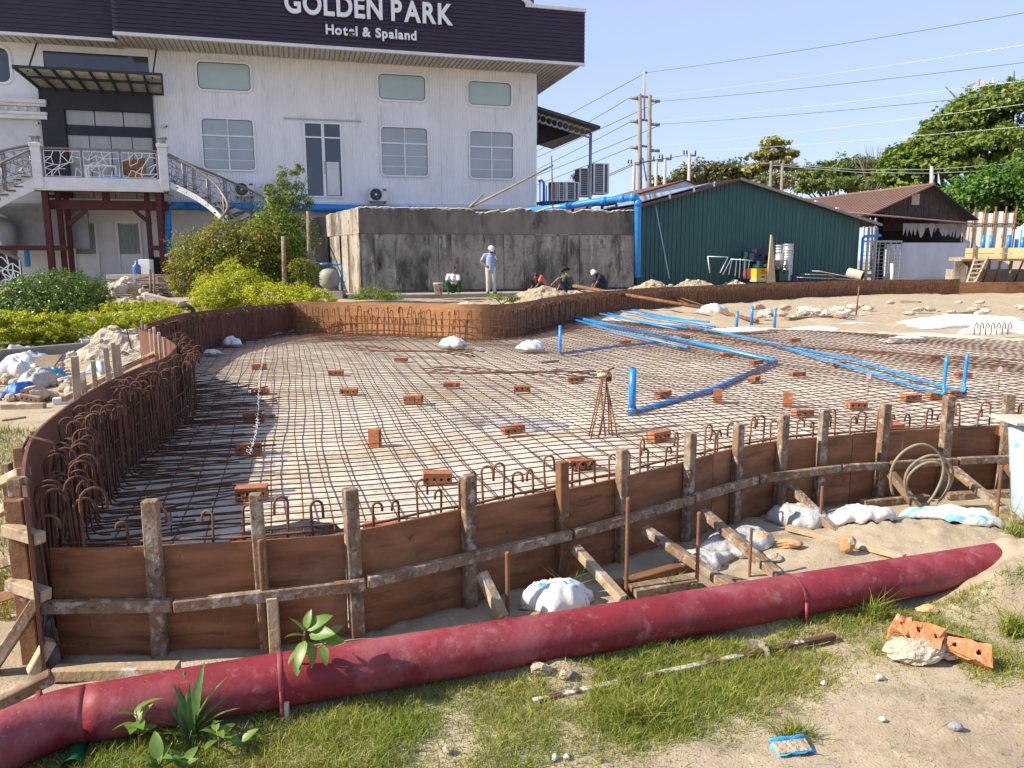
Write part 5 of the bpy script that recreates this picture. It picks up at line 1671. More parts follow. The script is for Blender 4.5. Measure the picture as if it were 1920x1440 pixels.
# pinkish lean-to sheet in front
lx0, lz0 = H2.px(1585, 402, -2); lx1, lz1 = H2.px(1830, 421, -2.6)
pink = mat('faded_pink_roof', (.34, .17, .14), (.26, .13, .11), scale=2, rough=.6, bump=.1)
MB().add([(lx0, -2.4, lz0), (lx1, -2.8, lz1), (lx1, 0, lz1 + .35), (lx0, 0, lz0 + .35), (lx0, -2.4, lz0 + .06), (lx1, -2.8, lz1 + .06), (lx1, 0, lz1 + .41), (lx0, 0, lz0 + .41)],
         [(0, 3, 2, 1), (4, 5, 6, 7), (0, 1, 5, 4), (1, 2, 6, 5), (2, 3, 7, 6), (3, 0, 4, 7)]).build('porch_roof', pink, house)
px0, pz1 = H2.px(1693, 422, -2.2); px1, pz0 = H2.px(1812, 447, -2.2)
tarp = mat('grey_tarp', (.36, .34, .31), (.28, .26, .24), scale=2, rough=.7, bump=.5, bscale=5, bdist=.05)
nn = 44; vs = []; fs = []; rr = random.Random(3)
for i in range(nn + 1):
    t = i / nn; x = px0 + (px1 - px0) * t; yy = -2.2 + .06 * math.sin(t * 40) + .04 * math.sin(t * 91)
    vs += [(x, yy, pz1 + .1), (x, yy - .05, pz0 + rr.choice((.0, .1, .25, .5)) + rr.uniform(0, .12))]
for i in range(nn):
    fs.append((2 * i, 2 * i + 1, 2 * i + 3, 2 * i + 2))
MB().add(vs, fs, True).build('torn_tarp', tarp, house)
# white wall and cage under the porch
wx0, wz1 = H2.px(1692, 455, -2.3); wx1, wz0 = H2.px(1812, 528, -2.3)
bluewhite = mat('blueish_white_wall', (.56, .57, .60), (.46, .48, .53), scale=1.2, rough=.6, bump=.1, stretch=(1, 1, .4))
MB().box(wx0, wx1, -2.35, -2.25, wz0 - .5, wz1).build('porch_wall', bluewhite, house)
wx2 = H2.px(1662, 455, -2.3)[0]
MB().box(wx2, wx0 - .01, -2.35, -2.27, wz0 - .5, wz1 - .1).build('porch_wall', bluewhite, house)
cage = fthing('wire_cage', 'white painted wire cage with posts between the green shed and the porch wall', 'cage', H2)
qx0 = H2.px(1618, 455, -2.8)[0]; qx1 = H2.px(1690, 455, -2.8)[0]
whitebar = mat('white_bar', (.50, .50, .50), (.36, .35, .34), scale=6, rough=.6)
for k in range(8):
    x = qx0 + (qx1 - qx0) * k / 7; w = .09 if k in (0, 2, 5) else .03
    MB().box(x - w / 2, x + w / 2, -2.85, -2.8, wz0 - .3, wz1 + (.0 if k > 2 else 1.3)).build('upright', whitebar, cage)
for k in range(12):
    z = wz0 - .1 + (wz1 - wz0 + .0) * k / 11
    MB().tube([(qx0, -2.86, z), (qx1, -2.86, z)], .014, 4).build('wire', whitebar, cage)
MB().box(qx0, qx1, -2.87, -2.78, wz1 + .0, wz1 + .1).build('top_rail', whitebar, cage)
blue_run('gutter_pipe', 'pale blue bent pipe at the green shed eave beside the cage', [SF.w(sx1 + 1.1, -.2, se1 - .75), SF.w(sx1 + .15, -.2, se1 - .8), SF.w(sx1 + .06, -.2, se1 - .9), SF.w(sx1 + .06, -.2, .8)], .07, n=8)
for (a, b_) in ((sx1 + .45, .09), (sx1 + .95, .09)):
    stick('porch_post', 'slim white post under the shed eave beside the cage', 'post', SF.w(a, -.1, .4), SF.w(a, -.1, se1 - .35), .06, whitebar, 8, 'white posts under the shed eave')

# ================================================================== raised yellow formwork at the far right
YF = Frame(*V(1806, 520, 37.2).xy, 0, -22)
yf = fthing('raised_formwork', 'raised yellow board formwork on timber legs with blue pipe stubs at far right', 'formwork', YF)
yellow = mat('yellow_board', (.58, .50, .27), (.50, .42, .22), scale=2, rough=.6, bump=.1)
y1x, y1z = YF.px(1806, 465); _, y0z = YF.px(1806, 486)
for k in range(2):
    for j in range(4):
        MB().box(j * 1.6 + .0, j * 1.6 + 1.585, 0, .03, y0z + k * (y1z - y0z) / 2 + .01, y0z + (k + 1) * (y1z - y0z) / 2 - .01).build('board', yellow, yf)
for x in (.35, 1.55, 2.75, 3.9, 5.1):
    MB().box(x - .05, x + .05, -.09, -.003, y0z - .05, y1z + .25).build('upright', timber, yf)
MB().box(-.1, 6.6, .035, 4.5, y0z - .08, y0z + .1).build('deck', timber_pale, yf)
MB().box(-.15, 6.6, -.16, -.09, y0z - .10, y0z - .0).build('bearer', timber_brown, yf)
rr = random.Random(4)
for k in range(14):
    x = .2 + k * .45
    MB().tube([(x + rr.uniform(-.05, .05), .3 + rr.uniform(0, 2.5), .3), (x, .3 + rr.uniform(0, .1), y0z - .1)], .045, 6).build('prop', timber, yf)
MB().box(-.4, 6.6, 2.6, 2.8, .3, y0z - .5).build('footing_wall', conc_pale, yf)
MB().box(-.3, .5, .4, 1.2, .3, y0z - .1).build('pier', conc_streak, yf)
for (px, h_) in ((1843, .8), (1858, .8), (1891, .8), (1906, .6), (1917, .7)):
    x = YF.px(px, 455, .8)[0]
    MB().tube([(x, .8, y1z - .2), (x, .8, y1z - .2 + h_)], .09, 9).build('pipe_stub', bluepvc, yf)
for (px, top) in ((1818, 418), (1824, 420), (1901, 395), (1904, 392), (1866, 420), (1915, 430)):
    x, z = YF.px(px, top, .6)
    MB().tube([(x, .6, y0z), (x + .02, .6, z)], .02, 5).build('starter_bar', rust_lit, yf)
la = fthing('ladder', 'rough timber ladder leaning on the raised yellow formwork', 'ladder', YF)
a0, a1 = Vector((YF.px(1812, 530, -1.2)[0], -1.2, .5)), Vector((YF.px(1828, 486, -.2)[0], -.2, y0z + .05))
b0, b1 = Vector((YF.px(1827, 532, -1.2)[0], -1.2, .5)), Vector((YF.px(1852, 484, -.2)[0], -.2, y0z + .1))
MB().beam(a0, a1, .07, .07).build('rail', timber_pale, la); MB().beam(b0, b1, .07, .07).build('rail', timber_pale, la)
for k in range(6):
    t = (k + .5) / 6
    MB().beam(a0.lerp(a1, t) + Vector((0, -.05, 0)), b0.lerp(b1, t) + Vector((0, -.05, 0)), .06, .07).build('rung', timber_pale, la)
wsF = Frame(*V(1812, 450, 50).xy, 0, -18)
ws = fthing('site_screen', 'cream sheet screen on poles beyond the raised formwork', 'screen', wsF)
a, zt_ = wsF.px(1806, 401); b, zb_ = wsF.px(1897, 452)
creams = mat('cream_sheet', (.66, .63, .54), (.58, .55, .47), scale=1.5, rough=.6, bump=.3, bscale=4, bdist=.05, stain=[((.36, .42, .46), 1.5, .58, .66)])
for k in range(5):
    xa, xb = a + (b - a) * k / 5, a + (b - a) * (k + 1) / 5
    MB().box(xa + .02, xb - .02, .0, .04, zb_ - 2, zt_ + (.1 if k % 2 else 0)).build('sheet', creams, ws)
for k in range(6):
    x = a + (b - a) * k / 5
    MB().tube([(x, -.06, .3), (x + .1, -.06, zt_ + .4)], .05, 6).build('pole', timber_brown, ws)
MB().tube([(a, -.1, zt_ - .6), (b + .5, -.1, zt_ - .7)], .045, 6).build('rail', timber_brown, ws)

# ================================================================== poles and wires
polem = mat('grey_pole', (.19, .165, .145), (.26, .235, .21), scale=3, rough=.85, bump=.2)
polepale = mat('pale_concrete_pole', (.40, .385, .36), (.32, .31, .29), scale=3, rough=.85, bump=.2)
PD = 70.0
tp = thing('twin_power_pole', 'tall twin power poles tied by three cross arms with a slim mast', 'power pole', V(1207, 348, PD) * 1.0)
tp.location.z = .5
def vp(px, py, D=PD): return V(px, py, D)
for (xt, yt, xb) in ((1199.5, 176, 1203), (1218, 178, 1219.5)):
    MB().tube([Vector((vp(xb, 350).x, PD, .3)), vp(xt, yt)], [.26, .17], 10).build('pole', polem, tp, world=True)
MB().tube([vp(1208.5, 226), vp(1208, 134)], .08, 7).build('mast', polepale, tp, world=True)
MB().tube([vp(1208, 134.5), vp(1214, 137)], .07, 6).build('mast_arm', polem, tp, world=True)
for y in (182, 226, 275):
    MB().tube([vp(1193, y - 2), vp(1222, y + .5)], .10, 6).build('tie_beam', polem, tp, world=True)
    MB().tube([vp(1181, y + 1), vp(1200, y + 4)], .13, 6).build('cross_arm', polem, tp, world=True)
    MB().tube([vp(1219, y + 7), vp(1237, y + 8)], .13, 6).build('cross_arm', polem, tp, world=True)
MB().tube([vp(1205, 296), vp(1212, 340)], .06, 5).build('strut', polem, tp, world=True)
for (px, yt, D, lab, arms) in ((1189, 304, 62, 'short pale pole with insulators left of the twin poles', 1), (1231, 297, 64, 'short pale pole just right of the twin poles', 1), (1247, 294, 64, 'short pale pole second right of the twin poles', 1),
                               (1293, 287, 60, 'pale pole with a single wide cross arm above the shed roof', 1), (1446, 302, 66, 'dark pole with cross arm in front of the yellowish tree', 1), (1467, 306, 66, 'dark pole beside the one with a cross arm under yellowish tree', 1),
                               (1747, 312, 56, 'pale leaning pole rising behind the brown roofed house', 0)):
    base = V(px - (2 if arms else -5), 420, D)
    t = thing('utility_pole', lab, 'utility pole', (base.x, D, .5))
    m = polepale if px not in (1446, 1467) else polem
    MB().tube([(base.x, D, .3), V(px, yt, D)], [.17, .12], 8).build('pole', m, t, world=True)
    if arms:
        w = 20 if px in (1446, 1467) else 12
        MB().tube([V(px - w, yt + 4, D), V(px + w, yt + 5, D)], .08, 5).build('cross_arm', m, t, world=True)
        for e in (-.9, -.45, .9):
            q = V(px + w * e, yt + 4, D)
            MB().tube([q, q + Vector((0, 0, .35))], .06, 5).build('insulator', darksteel, t, world=True)
wirem = mat('dark_wire', (.10, .10, .11), rough=.6, bump=0)
wirew = mat('bright_wire', (.55, .57, .60), rough=.35, metal=.3, bump=0)
def wire(pts, Ds, m, r, lab, grp):
    P = [V(x, y, D) for (x, y), D in zip(pts, Ds)]
    t = [Vector(p) for p in P]
    out = []
    for i in range(len(t) - 1):
        for j in range(8):
            out.append(t[i].lerp(t[i + 1], j / 8))
    out.append(t[-1])
    if len(P) == 2:
        L_ = (P[1] - P[0]).length
        for i, p in enumerate(out):
            s_ = i / (len(out) - 1)
            p.z -= 4 * s_ * (1 - s_) * L_ * .006
    tag(MB().tube(out, r, 4, cap=False).build('power_line', m), lab, 'wire', grp)
R2 = 2100
for (a, b, m) in (((1214, 136), (1920, 21), wirem), ((1222, 181), (1920, 81), wirew), ((1237, 190), (1920, 114), wirem), ((1222, 228), (1920, 148), wirew), ((1237, 233), (1920, 170), wirem), ((1222, 275), (1920, 192), wirew), ((1237, 287), (1920, 234), wirew)):
    sl = (b[1] - a[1]) / (b[0] - a[0])
    lab = 'bright power line running from the twin poles to the right' if m is wirew else 'dark power line running from the twin poles to the right'
    wire([a, (R2, b[1] + sl * (R2 - 1920))], [PD, 44], m, .018 if m is wirem else .011, lab, 'power lines right of the twin poles')
for (a, b) in (((1208, 138), (1040, 226)), ((1181, 183), (1070, 246)), ((1237, 190), (1010, 291)), ((1181, 229), (1010, 314)), ((1237, 235), (1012, 325)), ((1181, 277), (1020, 339))):
    sl = (b[1] - a[1]) / (b[0] - a[0])
    wire([a, (b[0] - 120, b[1] - 120 * sl)], [PD, 84], wirem, .03, 'dark power line running left from the twin poles behind the hotel', 'power lines left of the twin poles')
for (pts) in ([(1142, 327), (1189, 306), (1247, 297), (1293, 290)], [(1142, 330), (1189, 309), (1231, 300)], [(1462, 308), (1600, 318), (1745, 318), (1925, 305)], [(1470, 312), (1620, 324), (1745, 325), (1860, 320), (1930, 314)], [(1770, 362), (1860, 355), (1930, 350)]):
    wire(pts, [62] * len(pts), mat('pale_wire', (.42, .42, .36), rough=.6, bump=0) if pts[0][0] > 1400 else wirem, .028, 'low service wire strung between the short poles', 'low service wires')
# telecom mast far behind the big tree
cellm = mat('red_white_mast', (.45, .12, .10), (.62, .60, .58), scale=.5, rough=.6, bump=0, lo=.48, hi=.52)
q = V(1840, 185, 150)
tw = thing('telecom_mast', 'red and white lattice telecom mast rising behind the big tree', 'mast', (q.x, 150, 1))
for dx in (-.9, .9):
    for dy in (-.9, .9):
        MB().tube([(dx * 1.6, dy * 1.6, 0), (dx, dy, V(1840, 152, 150).z - 1)], .10, 5).build('leg', cellm, tw)
ztt = V(1840, 152, 150).z - 1
for k in range(10):
    z = ztt - k * 1.6
    for (a, b) in (((-.95, -.95), (.95, -.95)), ((.95, -.95), (.95, .95))):
        MB().tube([(a[0], a[1], z), (b[0], b[1], z - 1.5)], .06, 4).build('brace', cellm, tw)
        MB().tube([(a[0], a[1], z - 1.5), (b[0], b[1], z)], .06, 4).build('brace', cellm, tw)
for (dx, dz) in ((-1.3, -.6), (1.3, -.2), (-1.3, -3.4)):
    MB().box(dx - .12, dx + .12, -1.3, -1.1, ztt + dz - .6, ztt + dz + .6).build('antenna', cellm, tw)

# ================================================================== foliage
def leaf_cloud(blobs, n, size, seed, clump=.22, per=26, shell=.55, droop=0.0, aspect=.55, flat=0.0, low=False, zmin=None):
    """leaf-sized faces gathered in clumps over the surfaces of the blobs (x, y, z, rx, ry, rz)"""
    g = np.random.default_rng(seed)
    B = np.array([b[:6] for b in blobs], dtype=float)
    vol = (B[:, 3] * B[:, 4] + B[:, 4] * B[:, 5] + B[:, 3] * B[:, 5])
    nc = max(4, n // per)
    which = g.choice(len(B), nc, p=vol / vol.sum())
    d = g.normal(size=(nc, 3)); d /= np.linalg.norm(d, axis=1)[:, None]
    if not low:
        d[:, 2] = np.where(d[:, 2] < -.35, -d[:, 2] * .4, d[:, 2])
    rad = shell + (1 - shell) * g.random(nc) ** .5
    cc = B[which, :3] + d * B[which, 3:6] * rad[:, None] * (1 + .16 * g.normal(size=(nc, 1)))
    ci = g.integers(0, nc, n)
    sp = clump * np.minimum(B[which, 3], B[which, 5])[ci]
    p = cc[ci] + g.normal(size=(n, 3)) * sp[:, None] * np.array([1, 1, .7])
    if zmin is not None:
        p[:, 2] = np.where(p[:, 2] < zmin, zmin + .25 * g.random(n) * B[0, 5], p[:, 2])
    s = size * (.6 + .8 * g.random(n))
    nrm = d[ci] * .8 + g.normal(size=(n, 3)) * .75 + np.array([0, 0, .55 + flat])
    nrm /= np.linalg.norm(nrm, axis=1)[:, None]
    t = g.normal(size=(n, 3)); t -= nrm * (t * nrm).sum(1)[:, None]; t /= np.linalg.norm(t, axis=1)[:, None]
    t[:, 2] -= droop; t /= np.linalg.norm(t, axis=1)[:, None]
    b = np.cross(nrm, t)
    v0 = p - t * (s * .5)[:, None]; v2 = p + t * (s * .5)[:, None]
    fold = nrm * (s * .10)[:, None]
    v1 = p + b * (s * .5 * aspect)[:, None] + fold; v3 = p - b * (s * .5 * aspect)[:, None] + fold
    V_ = np.stack([v0, v1, v2, v3], 1).reshape(-1, 3)
    F_ = np.arange(n * 4).reshape(n, 4)
    return V_, F_

def crown(name, parent, m, blobs, n, size, seed, origin, **kw):
    V_, F_ = leaf_cloud(blobs, n, size, seed, **kw)
    V_ = V_ - np.array(origin)
    return link(name, np_mesh(name, V_, F_), m, parent)

leaf_rain = mat('rain_tree_leaf', (0.11, 0.18, 0.030), (0.17, 0.225, 0.042), scale=.35, rough=.55, bump=0, island=.35, transl=.25)
leaf_mid = mat('mid_tree_leaf', (0.105, 0.15, 0.035), (0.15, 0.19, 0.05), scale=.4, rough=.6, bump=0, island=.35, transl=.25)
leaf_bright = mat('bright_tree_leaf', (0.065, 0.15, 0.020), (0.10, 0.20, 0.03), scale=.5, rough=.5, bump=0, island=.3, transl=.3)
leaf_yel = mat('yellow_tree_leaf', (0.32, 0.29, 0.10), (0.24, 0.24, 0.08), scale=.5, rough=.6, bump=0, island=.35, transl=.3)
leaf_dull = mat('dull_tree_leaf', (0.14, 0.155, 0.065), (0.19, 0.19, 0.09), scale=.5, rough=.6, bump=0, island=.35, transl=.2)
leaf_hedge = mat('yellow_hedge_leaf', (0.46, 0.46, 0.026), (0.34, 0.38, 0.026), scale=2.5, rough=.45, bump=0, island=.35, transl=.35)
leaf_bush = mat('dark_bush_leaf', (0.075, 0.14, 0.024), (0.13, 0.20, 0.035), scale=2, rough=.4, bump=0, island=.4, transl=.25)
leaf_red = mat('reddish_shrub_leaf', (0.20, 0.22, 0.030), (0.30, 0.13, 0.04), scale=3.0, rough=.45, bump=0, island=.4, transl=.3, lo=.52, hi=.66)
leaf_shrub = mat('green_shrub_leaf', (0.13, 0.21, 0.026), (0.20, 0.26, 0.034), scale=2, rough=.42, bump=0, island=.4, transl=.3)
leaf_thin = mat('thin_tree_leaf', (0.17, 0.23, 0.06), (0.12, 0.17, 0.04), scale=2, rough=.5, bump=0, island=.4, transl=.3)
bark = mat('dark_bark', (.06, .048, .038), (.10, .08, .065), scale=6, rough=.9, bump=.5, bscale=15, bdist=.03)
bark_pale = mat('pale_bark', (.20, .165, .125), (.13, .105, .08), scale=6, rough=.9, bump=.4, bscale=20)

def limbs(base, tips, r0, seed, m, parent, name='trunk', fork=.45, split=2):
    """one mesh: a tapering trunk that divides towards the crown"""
    rr = random.Random(seed); b = MB()
    base = Vector(base); c = sum((Vector(t) for t in tips), Vector((0, 0, 0))) / len(tips)
    f = base.lerp(c, fork); f.x = base.x + (c.x - base.x) * fork * .6
    b.tube([base, base.lerp(f, .5) + Vector((rr.uniform(-.1, .1), 0, 0)) * r0 * 3, f], [r0 * 1.25, r0, r0 * .85], 8)
    for t in tips:
        t = Vector(t)
        k = f.lerp(t, .5) + Vector((rr.uniform(-1, 1), rr.uniform(-1, 1), rr.uniform(-.2, .6))) * (t - f).length * .10
        b.tube([f, k, t], [r0 * .6, r0 * .4, r0 * .12], 6)
        for _ in range(split):
            e = t + Vector((rr.gauss(0, 1), rr.gauss(0, 1), rr.uniform(-.2, .9))) * (t - f).length * .13
            b.tube([k, k.lerp(e, .55) + Vector((0, 0, .1)), e], [r0 * .3, r0 * .2, r0 * .06], 5)
    return b.build(name, m, parent, world=True)

def tree(label, base, blobs, n, size, seed, lm, r0, bm2=None, group=None, name='tree', fork=.45, **kw):
    t = thing(name, label, 'tree' if 'tree' in name else 'shrub', base, 0, group)
    tips = [(b[0], b[1], b[2] - b[5] * .1) for b in blobs]
    limbs(base, tips, r0, seed, bm2 or bark, t, 'trunk', fork)
    crown('crown', t, lm, blobs, n, size, seed, base, **kw)
    return t
def blob(px, py, D, rx, rz=None, ry=None):
    p = V(px, py, D); k = D / FPX
    return (p.x, p.y, p.z, rx * k, (ry or rx) * k, (rz or rx * .7) * k)

# broad rain tree at the right
bs = [blob(1745, 285, 72, 55, 34), blob(1810, 240, 74, 60, 40), blob(1880, 205, 72, 60, 42), blob(1960, 190, 74, 70, 40), blob(1700, 318, 70, 42, 26), blob(1850, 275, 68, 60, 30), blob(1930, 260, 70, 60, 34),
      blob(1790, 318, 68, 44, 20), blob(1700, 355, 70, 46, 18), blob(1890, 178, 75, 40, 22), blob(2020, 240, 72, 70, 50), blob(1760, 250, 74, 40, 24), blob(1690, 335, 70, 40, 22), blob(1705, 300, 71, 48, 26), blob(1770, 300, 69, 50, 26), blob(1840, 200, 75, 50, 30), blob(1905, 300, 68, 60, 26)]
base = V(1872, 420, 72); base.z = .5
tree('broad spreading rain tree with umbrella crown at the right edge', base, bs, 64000, .42, 21, leaf_rain, .75, fork=.30, clump=.17, per=40, shell=.55, flat=.4)
# bright shrubby trees under it
bs = [blob(1830, 370, 62, 60, 40), blob(1890, 350, 60, 55, 40), blob(1780, 400, 62, 40, 26), blob(1930, 400, 60, 50, 40), blob(1860, 410, 61, 50, 20)]
base = V(1860, 440, 61); base.z = .5
tree('bright green leafy tree below the rain tree behind the cream screen', base, bs, 17000, .32, 22, leaf_bright, .25, clump=.22)
# second rain tree in the middle distance
bs = [blob(1590, 318, 95, 50, 20), blob(1540, 330, 95, 50, 20), blob(1630, 325, 95, 46, 22), blob(1560, 350, 92, 60, 18), blob(1650, 350, 92, 40, 18), blob(1520, 355, 92, 30, 14)]
base = V(1590, 400, 94); base.z = .5
tree('low domed green tree above the brown roofed house', base, bs, 15000, .42, 23, leaf_mid, .5, clump=.22, fork=.35, flat=.3)
# pale yellowish tree by the poles
bs = [blob(1452, 272, 76, 26, 13), blob(1432, 292, 76, 26, 10), blob(1470, 290, 76, 24, 10), blob(1448, 312, 76, 34, 12), blob(1420, 318, 76, 18, 10), blob(1480, 318, 76, 20, 8)]
base = V(1452, 400, 76); base.z = .5
tree('tall pale yellowish tree with open layered crown behind the shed ridge', base, bs, 4200, .42, 24, leaf_yel, .22, clump=.26, fork=.6)
bs = [blob(1455, 345, 74, 30, 20), blob(1430, 350, 74, 24, 16)]
base = V(1450, 400, 74); base.z = .5
tree('brownish dry tree below the pale yellowish one', base, bs, 3000, .34, 25, leaf_dull, .18, clump=.26)
# thin grey-green trees along the shed ridge
for i, (px, py, r, n_, lab) in enumerate(((1285, 330, 22, 1300, 'thin grey green tree just right of the wide cross arm pole'), (1325, 328, 26, 1700, 'thin grey green tree over the shed ridge, larger of the row'), (1365, 322, 26, 1700, 'thin grey green tree directly above the shed gable peak'),
                                          (1400, 326, 22, 1500, 'thin grey green tree between gable peak and yellowish tree'), (1236, 338, 14, 500, 'small dark tree between the short poles'))):
    bs = [blob(px, py, 82, r, r * .8), blob(px - r * .7, py + 12, 82, r * .7, r * .6), blob(px + r * .7, py + 10, 82, r * .7, r * .6)]
    base = V(px, 400, 82); base.z = .5
    tree(lab, base, bs, n_, .42, 30 + i, leaf_dull, .14, clump=.30, group='thin trees along the shed ridge')
# bare twiggy tree
base = V(1640, 400, 84); base.z = .5
bt_ = thing('tree', 'bare leafless tree with fine twigs between the two rain trees', 'tree', base)
limbs(base, [V(x, y, 84) for x, y in ((1605, 288), (1622, 282), (1635, 276), (1650, 284), (1662, 296), (1612, 300), (1645, 300))], .14, 5, bark_pale, bt_, 'trunk', .62, 5)
# palm tuft behind condensers
base = V(1082, 345, 60); base.z = .5
tree('small feathery tree top showing left of the tall condensers', base, [blob(1082, 340, 60, 8, 12)], 260, .5, 41, leaf_dull, .1, aspect=.18, clump=.4)

# ---------------- planting bed at the left
def shrub(label, px, py, D, zb_, blobs, n, size, seed, lm, group=None, r0=.03, bm2=None, **kw):
    c = V(px, py, D)
    base = Vector((c.x, D, zb_))
    return tree(label, base, blobs, n, size, seed, lm, r0, bm2, group, name='shrub', fork=.3, low=True, zmin=zb_ + .02, **kw)
Zb = .22
bs = [blob(104, 546, 19.0, 78, 36), blob(60, 560, 18.6, 55, 26), blob(150, 562, 18.8, 52, 26), blob(100, 575, 18.4, 86, 20)]
shrub('large dome-shaped dark green bush behind the low yellow hedge', 104, 590, 18.8, Zb, bs, 26000, .055, 51, leaf_bush, clump=.13, shell=.75, aspect=.6)
bs = [blob(30, 614, 13.7, 50, 26), blob(95, 614, 13.9, 44, 25), blob(128, 624, 14.0, 25, 16), blob(-20, 608, 13.6, 40, 26)]
shrub('low clipped yellow green hedge on the lawn behind the kerb', 60, 640, 13.8, Zb, bs, 20000, .045, 52, leaf_hedge, clump=.12, shell=.7)
bs = [blob(175, 606, 15.4, 38, 22), blob(235, 606, 15.8, 44, 22), blob(285, 600, 16.2, 40, 20), blob(325, 596, 16.6, 26, 15)]
shrub('low straggly yellow hedge beside the rubble mound', 240, 632, 16.2, Zb, bs, 13000, .045, 53, leaf_hedge, clump=.14, shell=.65)
bs = [blob(225, 575, 18.2, 34, 9), blob(280, 574, 18.3, 40, 10), blob(320, 578, 18.0, 26, 8)]
shrub('thin strip of yellow hedge below the white rubble heap', 270, 588, 18.2, Zb + .1, bs, 8000, .045, 54, leaf_hedge, clump=.16)
bs = [blob(410, 548, 20.0, 44, 34), blob(455, 540, 20.0, 44, 36), blob(510, 556, 19.6, 46, 26), blob(560, 560, 19.4, 40, 24), blob(600, 562, 19.2, 30, 18), blob(395, 568, 19.6, 34, 18), blob(430, 505, 20.4, 22, 14)]
shrub('bright yellow hedge mass behind the corner of the shuttering', 480, 585, 19.8, Zb, bs, 30000, .05, 55, leaf_hedge, clump=.13, shell=.65)
bs = [blob(365, 480, 24, 40, 40), blob(420, 455, 24, 45, 36), blob(480, 450, 24, 42, 34), blob(345, 520, 23.6, 30, 34), blob(400, 505, 23.6, 50, 34), blob(450, 495, 23.8, 40, 30), blob(520, 470, 24, 24, 30)]
shrub('wide reddish tipped shrub in front of the curved stair', 420, 560, 24, .45, bs, 24000, .075, 56, leaf_red, clump=.17, shell=.6)
bs = [blob(515, 420, 25, 38, 34), blob(550, 450, 25, 40, 44), blob(510, 480, 24.6, 44, 44), blob(555, 510, 24.6, 36, 36), blob(490, 520, 24.4, 30, 30)]
shrub('tall dense green shrub beside the left corner of the tank', 525, 560, 25, .45, bs, 24000, .075, 57, leaf_shrub, clump=.16, shell=.6)
bs = [blob(535, 330, 25.4, 16, 20), blob(555, 318, 25.4, 14, 10), blob(522, 355, 25.4, 22, 20), blob(550, 365, 25.4, 26, 22), blob(530, 388, 25.4, 26, 16), blob(570, 385, 25.4, 16, 14)]
shrub('slender feathery young tree rising from the tall green shrub', 535, 560, 25.4, .45, bs, 2800, .13, 58, leaf_thin, r0=.05, bm2=bark_pale, clump=.28, aspect=.22, droop=.3)
bs = [blob(566, 505, 23.4, 22, 18), blob(575, 530, 23.4, 18, 14)]
shrub('small reddish brown shrub beside the filter vessel', 568, 560, 23.4, .4, bs, 3600, .065, 59, leaf_red, clump=.2)
bs = [blob(700, 552, 27.0, 34, 12), blob(730, 556, 27.0, 24, 10), blob(672, 556, 27, 18, 10)]
shrub('sparse weedy clump at the foot of the tank left of the bucket', 700, 568, 27, .35, bs, 2600, .07, 60, leaf_shrub, clump=.3, aspect=.3)
bs = [blob(930, 558, 22, 22, 8), blob(960, 560, 22, 16, 6)]
shrub('tuft of flowering weeds beside the brown dirt heap', 940, 568, 22, .35, bs, 900, .06, 61, leaf_thin, clump=.3, aspect=.3)

# ================================================================== kerb, path and rubble at the left
kerbA, kerbB = Vector((-8.6, 12.24, 0)), Vector((-6.95, 14.5, 0))
kd = (kerbB - kerbA).normalized()
kerbm = mat('grey_kerb', (.17, .155, .14), (.25, .235, .21), scale=3, rough=.9, bump=.3, bscale=25)
kb = MB().beam(kerbA - kd * 6 + Vector((0, 0, .10)), kerbB + Vector((0, 0, .10)), .16, .34).build('kerb_wall', kerbm, bevel=.015)
tag(kb, 'dark concrete kerb wall between the sandy path and the lawn', 'kerb')
lawnm = mat('lawn_turf', (.17, .21, .035), (.11, .15, .03), scale=3, rough=.9, bump=.6, bscale=40, bdist=.03, stain=[((.26, .22, .10), 2.5, .56, .68)])
lp = MB(); nx_, ny_ = 30, 22; vs = []; fs = []
for j in range(ny_ + 1):
    for i in range(nx_ + 1):
        t = i / nx_; s_ = j / ny_
        base_ = (kerbA - kd * 3).lerp(kerbB, t) + Vector((-kd.y, kd.x, 0)) * (.09 + s_ * 6.5)
        vs.append((base_.x, base_.y, gz(base_.x, base_.y) + .02))
for j in range(ny_):
    for i in range(nx_):
        k = j * (nx_ + 1) + i; fs.append((k, k + 1, k + nx_ + 2, k + nx_ + 1))
tag(MB().add(vs, fs, True).build('lawn', lawnm), kind='structure')

def blades(name, pts, h, w, seed, m, bend=.5):
    """grass blades: two-segment tapering strips at the points (x, y, z, height factor)"""
    g = np.random.default_rng(seed); n = len(pts)
    P = np.asarray(pts)
    a = g.random(n) * 2 * pi; hh = h * P[:, 3] * (.5 + g.random(n)); ww = w * (.7 + .6 * g.random(n))
    lean = bend * (.3 + g.random(n)); la = g.random(n) * 2 * pi
    dx, dy = np.cos(la), np.sin(la); sx, sy = np.cos(a), np.sin(a)
    z0 = np.zeros(n)
    def row(t, wf):
        cx = P[:, 0] + dx * lean * hh * t * t; cy = P[:, 1] + dy * lean * hh * t * t; cz = P[:, 2] - .004 + hh * t * (1 - .25 * lean * t)
        return np.stack([cx - sx * ww * wf, cy - sy * ww * wf, cz], 1), np.stack([cx + sx * ww * wf, cy + sy * ww * wf, cz], 1)
    a0, b0 = row(0, .5); a1, b1 = row(.55, .42); a2, b2 = row(1.0, .06)
    V_ = np.stack([a0, b0, a1, b1, a2, b2], 1).reshape(-1, 3)
    k = (np.arange(n) * 6)[:, None]
    F_ = np.concatenate([k + np.array([[0, 1, 3, 2]]), k + np.array([[2, 3, 5, 4]])])
    return tag(link(name, np_mesh(name, V_, F_), m), kind='stuff')
grass_fg = mat('grass_blade', (.20, .26, .036), (.30, .30, .065), scale=2.2, rough=.5, bump=0, island=.4, transl=.35, stain=[((.34, .29, .14), 5, .60, .70)])
